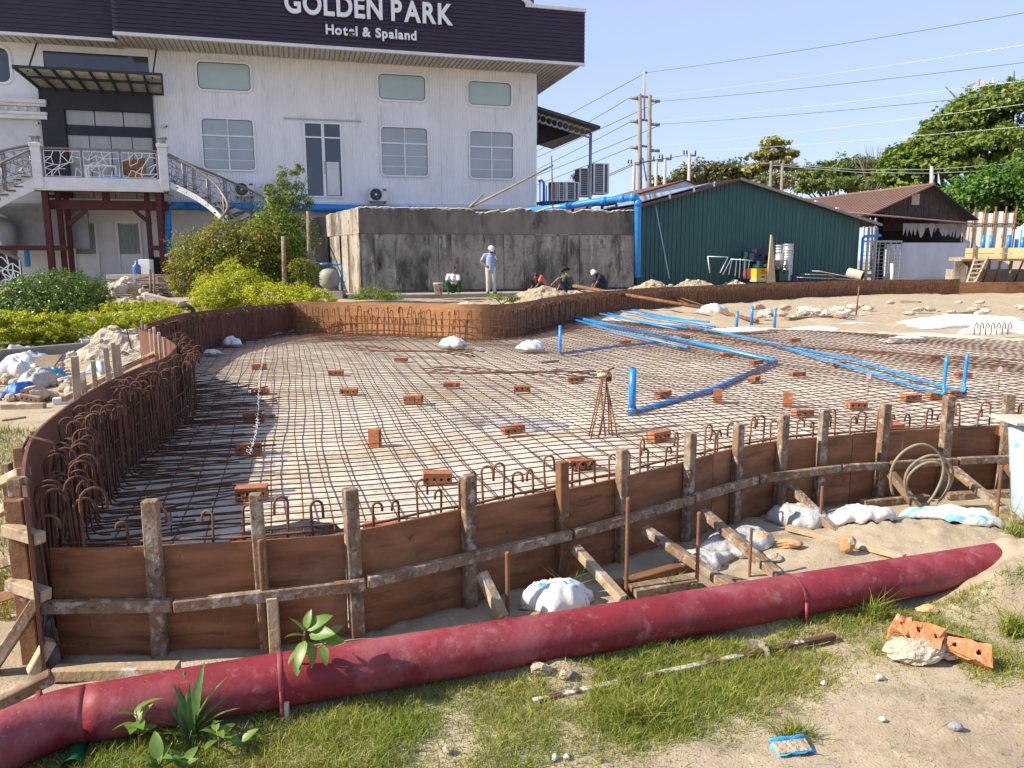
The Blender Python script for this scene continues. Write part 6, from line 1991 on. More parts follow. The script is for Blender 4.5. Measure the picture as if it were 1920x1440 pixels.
grass_dry = mat('dry_grass_blade', (.30, .26, .10), (.18, .20, .05), scale=2, rough=.6, bump=0, island=.4, transl=.3)
g = np.random.default_rng(3)
def scatter(n, x0, x1, y0, y1, dens):
    x = x0 + (x1 - x0) * g.random(n); y = y0 + (y1 - y0) * g.random(n)
    p = dens(x, y); ok = g.random(n) < p
    x, y, p = x[ok], y[ok], p[ok]
    z = ground_z(x, y)
    return np.stack([x, y, z, .55 + .7 * p], 1)
_pp = [G(px, py, .12) for px, py in ((-60, 1400), (60, 1352), (233, 1322), (523, 1271), (1110, 1178), (1480, 1115), (1800, 1063), (1960, 1036), (2250, 990))]
PIPE = smooth_path(_pp, 6)
pipe_xy = np.array([(p.x, p.y) for p in PIPE])
def pipe_y(x): return np.interp(x, pipe_xy[:, 0], pipe_xy[:, 1])
def dens_fg(x, y):
    py = pipe_y(x)
    d = sstep(.18, .42, fbm(x * 1.3 + 3, y * 1.3, 2)) * .62 + .38
    d = d * (.35 + .65 * sstep(.30, .50, fbm(x * 5, y * 5, 4)))
    edge = py - y                                    # distance on the near side of the pipe
    d = d * sstep(-.06, .14, edge - .02 + .16 * (fbm(x * 4, y * 4, 1) - .5))
    # bare sandy ground in the near right corner
    bare = sstep(.0, .35, (x - .25) * .62 - (y - 2.42) + .22 * (fbm(x * 2.2, y * 2.2, 6) - .5))
    d = d * (1 - .97 * bare)
    right = sstep(.95, 1.5, x) * sstep(2.75, 2.95, y)
    d = np.maximum(d, .75 * right * sstep(.36, .55, fbm(x * 3.1, y * 3.1, 5)) * sstep(.05, .30, edge))
    mound = np.exp(-(((x - MOUNDS[0][0]) / .45) ** 2 + ((y - MOUNDS[0][1]) / .26) ** 2))
    return np.clip(d * (1 - .9 * mound), 0, 1)
pts = scatter(260000, -2.2, 2.6, 1.95, 3.5, dens_fg)
blades('lawn_grass', pts, .034, .0029, 5, grass_fg, .9)
# coarse grass along the outside of the left wall and on the lawn
def dens_left(x, y):
    d = (.35 + .65 * sstep(.36, .56, fbm(x * .9, y * .9, 3))) * (y < 7.6)
    d = d + .6 * ((y - (12.6 + 1.37 * (x + 8.34))) > .1) * (y > 11)
    ins_ = inside(x, y) | (dist_poly(x, y) < .12)
    return np.clip(np.where(ins_, 0, d), 0, 1)
pts = np.concatenate([scatter(46000, -5.2, -2.3, 3.4, 7.8, dens_left), scatter(26000, -11, -5.5, 12, 18, dens_left)])
blades('rough_grass', pts, .085, .006, 6, grass_dry, .7)

def litter(name, label, cat, p, r, m, seed, scale=(1, 1, 1), group=None, sink=.2, n=9, m_=6):
    return tag(MB().rock((p[0], p[1], p[2] + r * scale[2] * (1 - sink)), r, scale, seed, n=n, m=m_).build(name, m), label, cat, group)
def cloth(name, label, cat, c, w, d, h, m, seed, rz=0.0, group=None, n=26, sharp=1.0, base=None):
    """crumpled sheet lying on the ground"""
    rr = np.random.default_rng(seed)
    s_ = np.linspace(-1, 1, n)
    A, B = np.meshgrid(s_, s_)
    A, B = A * np.sqrt(1 - B ** 2 / 2), B * np.sqrt(1 - A ** 2 / 2)
    rad = np.sqrt(A ** 2 + B ** 2)
    ox, oy = rr.random(2) * 40
    ang = np.arctan2(B, A)
    out = 1 + .13 * np.sin(3 * ang + ox) + .09 * np.sin(5 * ang + oy) + .06 * np.sin(9 * ang + ox)
    dome = np.clip(1 - rad ** 2, 0, 1) ** .45
    rg = lambda k, f: 1 - 2 * np.abs(vnoise((A + B * .5) * f + ox, (B - A * .5) * f * .35 + oy, k) - .5)
    zz = dome * (.30 + .75 * fbm(A * 1.3 + ox, B * 1.3 + oy, 2, 2) + sharp * (.26 * rg(5, 3.4) + .16 * rg(3, 7.0) + .08 * rg(2, 13))) * .8
    A = A + .10 * (fbm(B * 3 + ox, A * 3, 1, 2) - .4); B = B + .10 * (fbm(A * 3 + oy, B * 3, 4, 2) - .4)
    Xc, Yc = A * w / 2 * out, B * d / 2 * out
    Zc = np.maximum(.008 + zz * h, .006)
    ca, sa = cos(rz), sin(rz)
    X_, Y_ = c[0] + Xc * ca - Yc * sa, c[1] + Xc * sa + Yc * ca
    gzv = (ground_z(X_, Y_) if base is None else pool_floor_z(X_, Y_) * 0 + base)
    vs = np.stack([X_.ravel(), Y_.ravel(), (Zc + gzv).ravel()], 1)
    k = np.arange(n * n).reshape(n, n)
    f = np.stack([k[:-1, :-1].ravel(), k[:-1, 1:].ravel(), k[1:, 1:].ravel(), k[1:, :-1].ravel()], 1)
    b = MB(); b.add([tuple(v) for v in vs], [tuple(q) for q in f], True)
    o = b.build(name, m)
    sd = o.modifiers.new('thickness', 'SOLIDIFY'); sd.thickness = .002
    return tag(o, label, cat, group)
clearplastic = mat('clear_plastic', (.62, .63, .63), (.52, .53, .53), scale=6, rough=.25, bump=.9, bscale=14, bdist=.03, transl=.2, alpha=.8)
sackm = mat('white_blue_sack', (.70, .70, .68), (.60, .60, .57), scale=4, rough=.6, bump=.3, bscale=30, stain=[((.10, .33, .52), 3.2, .58, .61, (1, 3, 1)), ((.12, .30, .45), 9, .66, .68)])
sack2 = mat('pale_blue_sack', (.66, .65, .58), (.55, .53, .46), scale=3, rough=.6, bump=.3, bscale=30, stain=[((.16, .38, .52), 2.4, .54, .60, (1, 2.4, 1))])
bluem = mat('blue_bag', (.03, .16, .52), (.02, .10, .36), scale=6, rough=.45, bump=.5, bscale=15, bdist=.03)
skybag = mat('sky_blue_bag', (.05, .36, .70), (.03, .26, .58), scale=6, rough=.4, bump=.5, bscale=15, bdist=.03)
brownboard = mat('brown_board', (.22, .16, .11), (.15, .11, .075), scale=4, rough=.8, bump=.2)

# ---- rubbish heap on the left path
rr = random.Random(12)
cols = [rubble, rubble, conc_pale, sandm, whiteplastic, brownboard]
for k in range(90):
    px, py = rr.uniform(-30, 150), rr.uniform(684, 754)
    p = G(px, py, .02); s_ = rr.uniform(.03, .11)
    litter('rubble_piece', 'pale broken rubble piece in the rubbish heap on the path', 'rubble', (p.x, p.y, gz(p.x, p.y)), s_, cols[rr.randrange(4)], k, (1, .8, rr.uniform(.4, .8)), 'rubble pieces in the rubbish heap')
for (px, py, w, d, h, m, sd, lab) in ((97, 706, .36, .3, .22, skybag, 1, 'crumpled sky blue plastic bag in the rubbish heap'), (35, 735, .42, .34, .24, bluem, 2, 'dark blue knotted bag at the front of the rubbish heap'), (32, 700, .6, .35, .40, whiteplastic, 3, 'white torn sheet standing up in the rubbish heap'),
                                       (50, 678, .8, .6, .28, sack2, 4, 'cream plastic sack at the back of the rubbish heap'), (72, 716, .7, .45, .3, mat('grey_bag', (.42, .40, .38), (.32, .30, .28), scale=5, rough=.5, bump=.6, bscale=12, bdist=.03), 5, 'grey bag of rubbish between the blue bags'),
                                       (190, 694, .36, .3, .26, mat('pale_blue_cloth', (.32, .47, .52), (.5, .55, .55), scale=5, rough=.6, bump=.3), 6, 'pale blue cloth caught between the stakes')):
    p = G(px, py, .05)
    cloth('plastic_bag', lab, 'bag', (p.x, p.y), w, d, h, m, sd, rz=sd)
p = G(55, 694, .08)
bo = MB().add([(-.2, -.16, 0), (.2, -.16, .02), (.24, .14, .24), (-.12, .16, .22), (-.2, -.14, -.02), (.2, -.14, 0), (.24, .16, .22), (-.12, .18, .20)], [(0, 1, 2, 3), (7, 6, 5, 4), (0, 4, 5, 1), (1, 5, 6, 2), (2, 6, 7, 3), (3, 7, 4, 0)]).xf(Matrix.Translation((p.x + .2, p.y, .06)))
tag(bo.build('cardboard', brownboard), 'brown cardboard sheet tilted in the rubbish heap', 'cardboard')
for (a, b, w, lab) in (((4, 762), (84, 760), .07, 'short mossy plank lying below the rubbish heap'), ((95, 740), (158, 742), .06, 'long pale plank beside the perforated brick lump'), ((2, 785), (48, 778), .02, 'thin dark stick lying on the sandy path'), ((100, 752), (165, 748), .08, 'white plank behind the rubble at the stake row')):
    A, B = G(a[0], a[1], .03), G(b[0], b[1], .03)
    A.z = gz(A.x, A.y) + w * .4; B.z = gz(B.x, B.y) + w * .4
    tag(MB().beam(A, B, w * 1.3, w, jit=.1).build('plank', whiteplastic if 'white' in lab else timber_pale, bevel=.004), lab, 'plank')
A = [G(x, y, .1) for x, y in ((110, 712), (140, 705), (175, 699), (187, 703), (188, 715), (183, 727))]
tag(MB().tube(smooth_path(A, 4), .022, 8).build('bent_pipe', alum), 'bent white plastic pipe lying beside the stakes', 'pipe')
# perforated brick lump
def brick_mesh(L=.21, W=.10, H=.065, holes=3, r=.014):
    """brick with round holes right through from face to face (along y)"""
    b = MB(); n = 8
    for side in (0, 1):
        y = -W / 2 if side == 0 else W / 2
        for h in range(holes):
            x0, x1 = -L / 2 + L * h / holes, -L / 2 + L * (h + 1) / holes; cx = (x0 + x1) / 2
            vs = []
            for k in range(n):
                a = 2 * pi * (k + .5) / n
                dx, dz = cos(a), sin(a); m_ = max(abs(dx) / ((x1 - x0) / 2), abs(dz) / (H / 2))
                vs.append((cx + dx / m_, y, dz / m_))
            # square the corners
            corners = [(x1, y, H / 2), (x0, y, H / 2), (x0, y, -H / 2), (x1, y, -H / 2)]
            inn = [(cx + r * cos(2 * pi * (k + .5) / n), y, r * sin(2 * pi * (k + .5) / n)) for k in range(n)]
            fs = []
            for k in range(n):
                j = (k + 1) % n
                f = (k, j, n + j, n + k); fs.append(f if side else f[::-1])
            for ci, k in ((0, 0), (1, 2), (2, 4), (3, 6)):
                f = (k, 2 * n + ci, (k + 1) % n); fs.append(f if side else f[::-1])
            b.add(vs + inn + corners, fs)
            if side == 0:
                vs2 = [(v[0], -W / 2, v[2]) for v in inn] + [(v[0], W / 2, v[2]) for v in inn]
                b.add(vs2, [((k + 1) % n, k, n + k, n + (k + 1) % n) for k in range(n)])
    x, y, z = L / 2, W / 2, H / 2
    b.add([(-x, -y, -z), (x, -y, -z), (x, y, -z), (-x, y, -z), (-x, -y, z), (x, -y, z), (x, y, z), (-x, y, z)], [(0, 3, 2, 1), (4, 5, 6, 7), (1, 2, 6, 5), (3, 0, 4, 7)])
    return b.mesh('brick')
BRICK = brick_mesh(); BRICK.materials.append(brickm)
BRICK2 = brick_mesh(H=.09, holes=4, r=.013); BRICK2.materials.append(brickm)
p = G(62, 745, .06)
lump = thing('brick_lump', 'broken lump of perforated brick in dried mortar by the rubbish heap', 'rubble', (p.x, p.y, gz(p.x, p.y)))
MB().rock((0, .04, .08), .16, (1.15, .8, .7), 4).build('mortar', mortar, lump)
DB = brick_mesh(H=.09, holes=4, r=.013); DB.materials.append(mat('dusty_brick', (.42, .29, .20), (.34, .21, .14), scale=9, rough=.95, bump=.6, bscale=30, bdist=.02))
link('brick', DB, None, lump, (.02, -.07, .06), (.2, .25, .1)); link('brick', DB, None, lump, (.0, -.02, .13), (-.3, -.2, .5))
p = G(247, 640, .25)
rb_ = thing('rubble_mound', 'pale heap of broken rubble at the bulge of the left shuttering', 'rubble', (p.x, p.y, 0))
n = 44; s_ = np.linspace(-1, 1, n); A, B = np.meshgrid(s_, s_); r = np.sqrt(A ** 2 + B ** 2)
z = .46 * np.clip(1 - r, 0, 1) * (.6 + .9 * fbm(A * 2, B * 2, 2)) + .22 * (fbm(A * 6, B * 6, 4) - .45) + .12 * (fbm(A * 16, B * 16, 6) - .45)
wx, wy = p.x + A * 1.3 - .25, p.y + B * 1.1
z = np.where((r >= 1) | inside(wx, wy) | (dist_poly(wx, wy) < .12), -.2, z)
k = np.arange(n * n).reshape(n, n)
MB().add([tuple(v) for v in np.stack([(A * 1.3 - .25).ravel(), (B * 1.1).ravel(), z.ravel()], 1)], [tuple(q) for q in np.stack([k[:-1, :-1].ravel(), k[:-1, 1:].ravel(), k[1:, 1:].ravel(), k[1:, :-1].ravel()], 1)]).build('earth', rubble, rb_)
rr = random.Random(22)
for k in range(110):
    a = rr.uniform(0, 2 * pi); d_ = rr.uniform(0, 1.1); q = rr.choice((.03, .04, .05, .06, .08, .11))
    x, y = d_ * cos(a) * 1.2 - .25, d_ * sin(a)
    if dist_poly(np.array([p.x + x]), np.array([p.y + y]))[0] < q + .12 or inside(np.array([p.x + x]), np.array([p.y + y]))[0]:
        continue
    MB().rock((x, y, max(0, .46 * (1 - d_)) + q * .4), q, (1, .9, .7), k, rough=.6).build('rubble_stone', conc_pale if k % 3 else sandm, rb_)
p = G(218, 634, .3)
tag(MB().box(p.x - .15, p.x + .15, p.y - .1, p.y + .1, gz(p.x, p.y), gz(p.x, p.y) + .2).build('concrete_block', conc_pale, bevel=.01), 'small pale concrete block on the lawn behind the kerb', 'block')
# thin rods by the mound
stick('rebar_stake', 'thin rusty rod leaning beside the rubble mound', 'rod', G(250, 668, .0), V(236, 612, 12.6), .012, rust)
# ---- behind the hedges: white rubble heap, waste timber, tyre, bottle
p = V(235, 555, 22)
hp_ = thing('rubble_heap', 'heap of whitish rubble behind the dark green bush', 'rubble', (p.x, p.y, .4))
rr = random.Random(31)
for k in range(70):
    a = rr.uniform(0, 2 * pi); d_ = rr.uniform(0, 1); s_ = rr.uniform(.08, .2)
    MB().rock((d_ * cos(a) * 1.4, d_ * sin(a) * .9, max(0, .75 * (1 - d_)) + s_ * .3), s_, (1, .9, .75), 100 + k).build('rubble_stone', conc_pale if k % 3 else rubble, hp_)
p = V(262, 540, 25)
wt = thing('waste_timber_pile', 'untidy pile of broken dark planks below the red posts', 'timber', (p.x, p.y, .45))
for k in range(34):
    a = rr.uniform(-.5, .5) + (pi if k % 2 else 0); L_ = rr.uniform(.6, 1.7); x, y = rr.uniform(-.9, .9), rr.uniform(-.6, .6); z = rr.uniform(.05, .95) * (1 - abs(x) / 1.8)
    t = rr.uniform(-.3, .3)
    MB().beam((x - cos(a) * L_ / 2, y - sin(a) * L_ / 2, z - t * L_ / 2 * .6), (x + cos(a) * L_ / 2, y + sin(a) * L_ / 2, z + t * L_ / 2 * .6), rr.uniform(.06, .2), .03).build('board', brownboard if k % 3 else timber, wt)
p = V(350, 571, 19.2)
ty = thing('tyre', 'old black tyre standing tilted by the yellow hedge', 'tyre', (p.x, p.y, gz(p.x, p.y)))
tyrem = mat('tyre_rubber', (.035, .034, .033), (.06, .055, .05), scale=8, rough=.8, bump=.3)
b = MB(); n, m_ = 22, 8; vs = []; fs = []
for i in range(n):
    a = 2 * pi * i / n
    for k in range(m_):
        c_ = 2 * pi * k / m_; R_ = .19 + .075 * cos(c_)
        vs.append((R_ * cos(a), .085 * sin(c_), .24 + R_ * sin(a)))
for i in range(n):
    for k in range(m_):
        fs.append((i * m_ + k, i * m_ + (k + 1) % m_, ((i + 1) % n) * m_ + (k + 1) % m_, ((i + 1) % n) * m_ + k))
b.add(vs, fs, True); b.xf(Matrix.Rotation(.45, 4, 'X')); b.build('tread', tyrem, ty)
p = V(262, 520, 27.6)
tag(MB().box(p.x - 1.0, p.x + .8, p.y - .35, p.y + .6, .3, V(257, 512, 27.5).z - .052).build('concrete_step', conc_apron, bevel=.01), 'low concrete step carrying the blue water bottle and white cabinet', 'step')
p = V(257, 512, 27.5)
bo_ = thing('water_bottle', 'large blue water cooler bottle on the pile below the red posts', 'bottle', (p.x, p.y, p.z - .05))
bl = mat('blue_bottle', (.10, .20, .48), (.08, .16, .40), scale=3, rough=.25, bump=0)
MB().lathe([(0, 0), (.135, 0), (.14, .03), (.13, .10), (.14, .12), (.13, .20), (.14, .22), (.14, .30), (.05, .38), (.05, .44), (0, .44)], 16).build('body', bl, bo_)
MB().lathe([(0, .441), (.045, .441), (.045, .47), (0, .47)], 12).build('cap', white_paint, bo_)
p = V(271, 505, 27.8)
tag(MB().box(p.x - .2, p.x + .2, p.y, p.y + .3, V(257, 512, 27.5).z - .05, p.z + .35).build('cabinet', white_paint, bevel=.015), 'narrow white cabinet beside the blue water bottle', 'cabinet')
for (px, ya, yb, D, lab) in ((531, 443, 560, 23.0, 'weathered grey stump post in front of the tall shrub'), (578, 396, 560, 24.0, 'leaning slim grey post at the tank corner')):
    stick('wooden_post', lab, 'post', Vector((V(px + 3, yb, D).x, D, .35)), V(px, ya, D), .07, timber, 8)
for (px, lab) in ((288, 'low wooden stake fence post by the waste timber'), (281, 'shorter wooden stake beside its fellow by the waste timber')):
    stick('wooden_post', lab, 'post', Vector((V(px, 540, 22.5).x, 22.5, .3)), V(px, 505 if px == 281 else 511, 22.5), .04, timber, 6)
A, B = V(275, 556, 21), V(340, 572, 21)
tag(MB().beam(A, B, .3, .18).build('concrete_beam', conc_pale, bevel=.01), 'pale concrete beam lying left of the tyre', 'beam')

# ================================================================== heaps behind the rear shuttering
def heap(label, px, D, w, d, h, seed, m, n=46, mat_b=None):
    c = V(px, 545, D)
    t = thing('dirt_heap', label, 'dirt heap', (c.x, D, .30))
    s_ = np.linspace(-1, 1, n); A, B = np.meshgrid(s_, s_)
    r = np.sqrt(A ** 2 + B ** 2)
    z = h * np.clip(1 - r, 0, 1) ** .8 * (.75 + .6 * fbm(A * 2 + seed, B * 2, 2)) + h * .26 * (fbm(A * 7 + seed, B * 7, 4) - .45) * (r < 1) + h * .16 * (fbm(A * 18 + seed, B * 18, 6) - .5) * (r < .95)
    z = np.where(r >= 1, -.45, z)
    k = np.arange(n * n).reshape(n, n)
    f = np.stack([k[:-1, :-1].ravel(), k[:-1, 1:].ravel(), k[1:, 1:].ravel(), k[1:, :-1].ravel()], 1)
    MB().add([tuple(v) for v in np.stack([(A * w / 2).ravel(), (B * d / 2).ravel(), z.ravel()], 1)], [tuple(q) for q in f]).build('earth', m, t)
    rr = random.Random(seed)
    for q in range(30):
        a = rr.uniform(0, 2 * pi); e = rr.uniform(.1, .9); s_ = rr.uniform(.04, .13)
        MB().rock((e * cos(a) * w / 2, e * sin(a) * d / 2, h * (1 - e) ** .8 * .95 + s_ * .2), s_, (1, 1, .8), q).build('clod', m, t)
    return t
heap('high crumbly dirt heap between the seated man and the crouching workers', 1018, 24.0, 2.7, 1.8, .62, 1, sandm)
heap('smaller dirt heap running up behind the rear shuttering beside the workers', 1085, 26.5, 1.6, 1.4, .35, 2, sandm)
heap('long low dirt heap in front of the green shed near the blue main', 1225, 30.0, 2.6, 1.6, .62, 3, sandm)
heap('long low dirt heap below the tipped metal rack', 1300, 31.5, 2.8, 1.6, .62, 4, sandm)
heap('pale dirt heap beside the yellow crate', 1375, 32.5, 2.0, 1.4, .50, 5, rubble)
p = V(875, 562, 20.5)
litter('broken_masonry', 'pink and white broken masonry behind the rear shuttering', 'rubble', (p.x, p.y, .45), .18, conc_pale, 5, (1.6, .6, .5))
stick('long_timber', 'long reddish timber sloping over the rear shuttering into the pool', 'timber', V(1075, 536, 26.5), V(1312, 576, 22.0), .06, timber_brown)
stick('steel_rod', 'thin rusty rod lying over the rear shuttering beside the long timber', 'rod', V(1218, 538, 29.5), V(1320, 573, 25), .02, rust_lit, group='rods over the rear shuttering')
stick('steel_rod', 'thin rusty rod lying over the rear shuttering beside the long timber', 'rod', V(1213, 540, 29.5), V(1308, 576, 25), .02, rust_lit, group='rods over the rear shuttering')
stick('long_timber', 'dusty brown timber lying on the sand beyond the blue stubs', 'timber', V(1318, 576, 25.0), V(1420, 602, 19.5), .06, timber_brown)
# ---- things stored along the shed wall
def sp(px, py, y=-1.2): x, z = SF.px(px, py, y); return SF.w(x, y, z)
rk = thing('metal_rack', 'tipped tubular metal rack on the dirt heap by the green shed', 'rack', sp(1360, 520))
pts_ = [((1331, 512), (1327, 481)), ((1327, 481), (1365, 482)), ((1365, 482), (1350, 512)), ((1370, 487), (1355, 515)), ((1370, 486), (1421, 489)), ((1388, 485), (1386, 520)), ((1372, 488), (1366, 515)), ((1381, 488), (1378, 518)), ((1397, 488), (1394, 518)), ((1405, 488), (1401, 520))]
for (a, b) in pts_:
    MB().tube([sp(*a), sp(*b)], .022, 6).build('tube', alum, rk, world=True)
def crate(px, py, w, d, h, c, lab, y=-1.1, logo=None, z=None):
    x, zz = SF.px(px, py, y)
    t = thing('crate', lab, 'crate', SF.w(x, y, zz), SF.a + .05, 'drinks crates by the green shed')
    m = mat('crate_' + lab[:12].replace(' ', '_'), c, tuple(k * .8 for k in c), scale=4, rough=.45, bump=.05)
    fr_ = MB(); o_ = [(-w / 2, 0), (w / 2, 0), (w / 2, h), (-w / 2, h)]
    fr_.ring([(-w / 2, 0), (w / 2, 0), (w / 2, h), (-w / 2, h)], [(-w * .14, h * .62), (w * .14, h * .62), (w * .14, h * .80), (-w * .14, h * .80)], -d / 2, -d / 2 + .02)
    fr_.box(-w / 2, -w / 2 + .02, -d / 2 + .021, d / 2, 0, h); fr_.box(w / 2 - .02, w / 2, -d / 2 + .021, d / 2, 0, h); fr_.box(-w / 2 + .021, w / 2 - .021, d / 2 - .02, d / 2, 0, h); fr_.box(-w / 2 + .021, w / 2 - .021, -d / 2 + .021, d / 2 - .021, .0, .02)
    fr_.box(-w / 2 - .012, w / 2 + .012, -d / 2 - .012, -d / 2 - .001, h - .04, h - .005); fr_.box(-w / 2 - .012, w / 2 + .012, -d / 2 - .012, -d / 2 - .001, .01, .04)
    fr_.build('shell', m, t)
    if logo == 'text':
        me_items = bpy.data.curves.new('lettering', 'FONT'); me_items.body = 'KIRIN'; me_items.size = .15; me_items.align_x = 'CENTER'; me_items.extrude = .002
        o = bpy.data.objects.new('lettering', me_items); COL.objects.link(o)
        me = bpy.data.meshes.new_from_object(o.evaluated_get(bpy.context.evaluated_depsgraph_get())); bpy.data.objects.remove(o)
        lt_ = link('lettering', me, mat('crate_print', (.35, .05, .03), rough=.5, bump=0), t, (.10, -d / 2 - .016, h * .30), (pi / 2, 0, 0))
    if logo == 'badge':
        MB().prism([(.04 + .11 * cos(a), h * .42 + .07 * sin(a)) for a in [2 * pi * k / 16 for k in range(16)]], -d / 2 - .018, -d / 2 - .014).build('badge', mat('badge_red', (.5, .10, .10), (.7, .6, .55), scale=9, rough=.5, bump=0), t)
    return t
gy_ = (.50, .40, .03); 
_, zc0 = SF.px(1424, 528, -1.6)
crate(1424, 528, .70, .5, .30, (.46, .40, .18), 'pale yellow crate at the bottom of the stack by the timber', -1.6)
crate(1424, 517.5, .70, .5, .34, (.56, .40, .02), 'bright yellow crate with red lettering upper of its pair', -1.6, 'text')
crate(1408, 522, .5, .45, .45, (.20, .03, .05), 'dark red crate left of the yellow pair', -1.2)
crate(1428, 503, .62, .45, .34, (.02, .08, .09), 'dark teal crate with round badge on the yellow pair', -1.3, 'badge')
crate(1418, 491, .62, .45, .40, (.025, .02, .06), 'dark purple crate on top of the teal crate', -1.1)
crate(1424, 479, .62, .45, .30, (.03, .025, .07), 'topmost dark purple crate of the stack', -.9)
crate(1402, 502, .5, .45, .50, (.015, .06, .05), 'dark green crate at the back left of the stack', -.8)
crate(1404, 486, .5, .45, .34, (.02, .08, .06), 'dark green crate on its fellow at the back left', -.75)
crate(1441, 488, .45, .45, .40, (.03, .10, .06), 'green crate squeezed behind the upright slab', -.8)
crate(1463, 526, .5, .5, .50, (.03, .12, .05), 'green crate at the foot of the keg stacks', -1.3)
kegm = mat('keg_aluminium', (.56, .56, .55), (.44, .44, .43), scale=5, rough=.4, metal=.7, bump=.05)
def keg_stack(px, py_bot, py_top, n, r, y, lab):
    x, zb_ = SF.px(px, py_bot, y); _, zt_ = SF.px(px, py_top, y)
    h = (zt_ - zb_) / n
    for k in range(n):
        t = thing('keg', lab, 'keg', SF.w(x, y, zb_ + k * h), 0, 'kegs stacked by the green shed')
        MB().lathe([(0, .02), (r * .9, .0), (r, .02), (r, h * .22), (r * .93, h * .25), (r * .93, h * .46), (r, h * .5), (r * .93, h * .54), (r * .93, h * .75), (r, h * .78), (r, h - .01), (r * .85, h - .012), (r * .8, h * .9), (0, h * .9)], 18).build('barrel', kegm, t)
keg_stack(1475, 526, 457, 5, .25, -1.2, 'silver keg in the tall right-hand stack by the shed')
keg_stack(1459, 506, 459, 3, .22, -.7, 'silver keg in the shorter stack behind the upright slab')
x, z = SF.px(1461, 500, -1.5)
tb = thing('steel_pot', 'dented silver pot hung on the keg stack', 'pot', SF.w(x, -1.5, z), 0)
MB().lathe([(0, 0), (.18, 0), (.22, .3), (.24, .31), (.22, .33), (.2, .6), (0, .62)], 14).build('pot_body', kegm, tb)
a, b = sp(1447, 440, -1.9), sp(1447, 530, -1.9)
ub = MB(); w_ = .20
ub.add([b + SF.x * -w_ * 1.2, b + SF.x * w_, a + SF.x * .06 + Vector((0, 0, -.1)), a + SF.x * -.02, b + SF.x * -w_ * 1.2 + SF.y * .08, b + SF.x * w_ + SF.y * .08, a + SF.x * .06 + SF.y * .08 + Vector((0, 0, -.1)), a + SF.x * -.02 + SF.y * .08],
       [(0, 1, 2, 3), (7, 6, 5, 4), (0, 4, 5, 1), (1, 5, 6, 2), (2, 6, 7, 3), (3, 7, 4, 0)])
tag(ub.build('timber_slab', mat('raw_slab', (.52, .40, .25), (.42, .31, .19), scale=3, rough=.8, bump=.2, stretch=(3, 3, .5))), 'tall pointed raw timber slab standing before the kegs', 'timber')
x, z = SF.px(1492, 527, -1.4)
tb = thing('basin', 'purple plastic basin at the foot of the silver kegs', 'basin', SF.w(x, -1.4, z - .02))
MB().lathe([(0, 0), (.22, 0), (.30, .26), (.32, .27), (.30, .28), (.21, .02), (0, .02)], 16).build('bowl', mat('purple_plastic', (.08, .06, .26), rough=.4, bump=0), tb)
rr = random.Random(6)
for k, (a, b, w, lab) in enumerate((((1506, 514), (1575, 516), 1.1, 'large pale board lying slanted by the shed wall'), ((1528, 508), (1590, 520), .8, 'thin curved board on the board pile'), ((1500, 520), (1600, 524), .5, 'lowest board of the pile beyond the kegs'), ((1546, 513), (1570, 523), .25, 'short dark offcut on the board pile'))):
    A, B = sp(*a, -1.6 - .2 * k), sp(*b, -1.9 - .2 * k)
    tag(MB().beam(A, B, w, .03, jit=.1).build('board', mat('pale_board', (.46, .41, .34), (.36, .31, .25), scale=2, rough=.8, bump=.1) if k != 3 else timber_brown), lab, 'board')
A, B = sp(1590, 511, -1.8), sp(1618, 518, -2.4)
d_ = (B - A).normalized()
rl = thing('sheet_roll', 'rolled pale sheet lying on the board pile', 'roll', (A.x, A.y, A.z - .25))
rp_ = mat('roll_paper', (.52, .46, .36), (.42, .36, .28), scale=4, rough=.8, bump=.1)
b = MB(); b.tube([A, B], .23, 16, cap=False); b.tube([A, B], .19, 16, cap=False); b.build('outer_layer', rp_, rl, world=True)
MB().tube([A, A + d_ * .02], .20, 14).build('dark_bore', darkm, rl, world=True); MB().tube([B - d_ * .03, B - d_ * .02], .20, 14).build('dark_bore', darkm, rl, world=True)
stick('white_post', 'short white plastic pipe standing behind the rear shuttering', 'post', sp(1673, 530, -3.2), sp(1672, 494, -3.2), .075, alum, 10)

# ================================================================== things inside the pool
def pt(px, py, z=.11): return G(px, py, z)
t = thing('drain_pipe', 'thick blue pipe: upright stub and long run under the mesh to the rear wall', 'pipe', pt(1185, 775, .02) * 1.0)
P0 = pt(1185, 772, .05)
zt_ = z_seen(P0.x, P0.y, 690)
MB().tube([(P0.x, P0.y, .02), (P0.x, P0.y, zt_)], .040, 14).build('upright_stub', bluepvc, t, world=True)
MB().tube([(P0.x, P0.y, zt_ - .006), (P0.x, P0.y, zt_ + .002)], .034, 14).build('open_mouth', darkm, t, world=True)
MB().tube([(P0.x, P0.y, .0), (P0.x, P0.y, .11)], .047, 14).build('elbow_socket', bluepvc, t, world=True)
MB().tube([P0 + Vector((0, 0, -.01)), pt(1330, 733, .05), pt(1455, 678, .06)], .034, 12).build('pipe_run', bluepvc, t, world=True)
MB().tube([pt(1455, 678, .06), pt(1300, 642, .08), pt(1180, 617, .10), pt(1075, 595, .18)], .042, 12).build('pipe_run', bluepvc, t, world=True)
t = thing('supply_pipe', 'slim blue pipe with upright stub near the white bag in the pool', 'pipe', pt(1050, 663, .02) * 1.0)
P0 = pt(1050, 663, .07); zt_ = z_seen(P0.x, P0.y, 610)
MB().tube([Vector((P0.x, P0.y, zt_)), P0 + Vector((0, 0, .03)), P0 + Vector((.03, 0, 0)), pt(1150, 650, .09), pt(1250, 640, .09)], .026, 10).build('pipe_run', bluepvc, t, world=True)
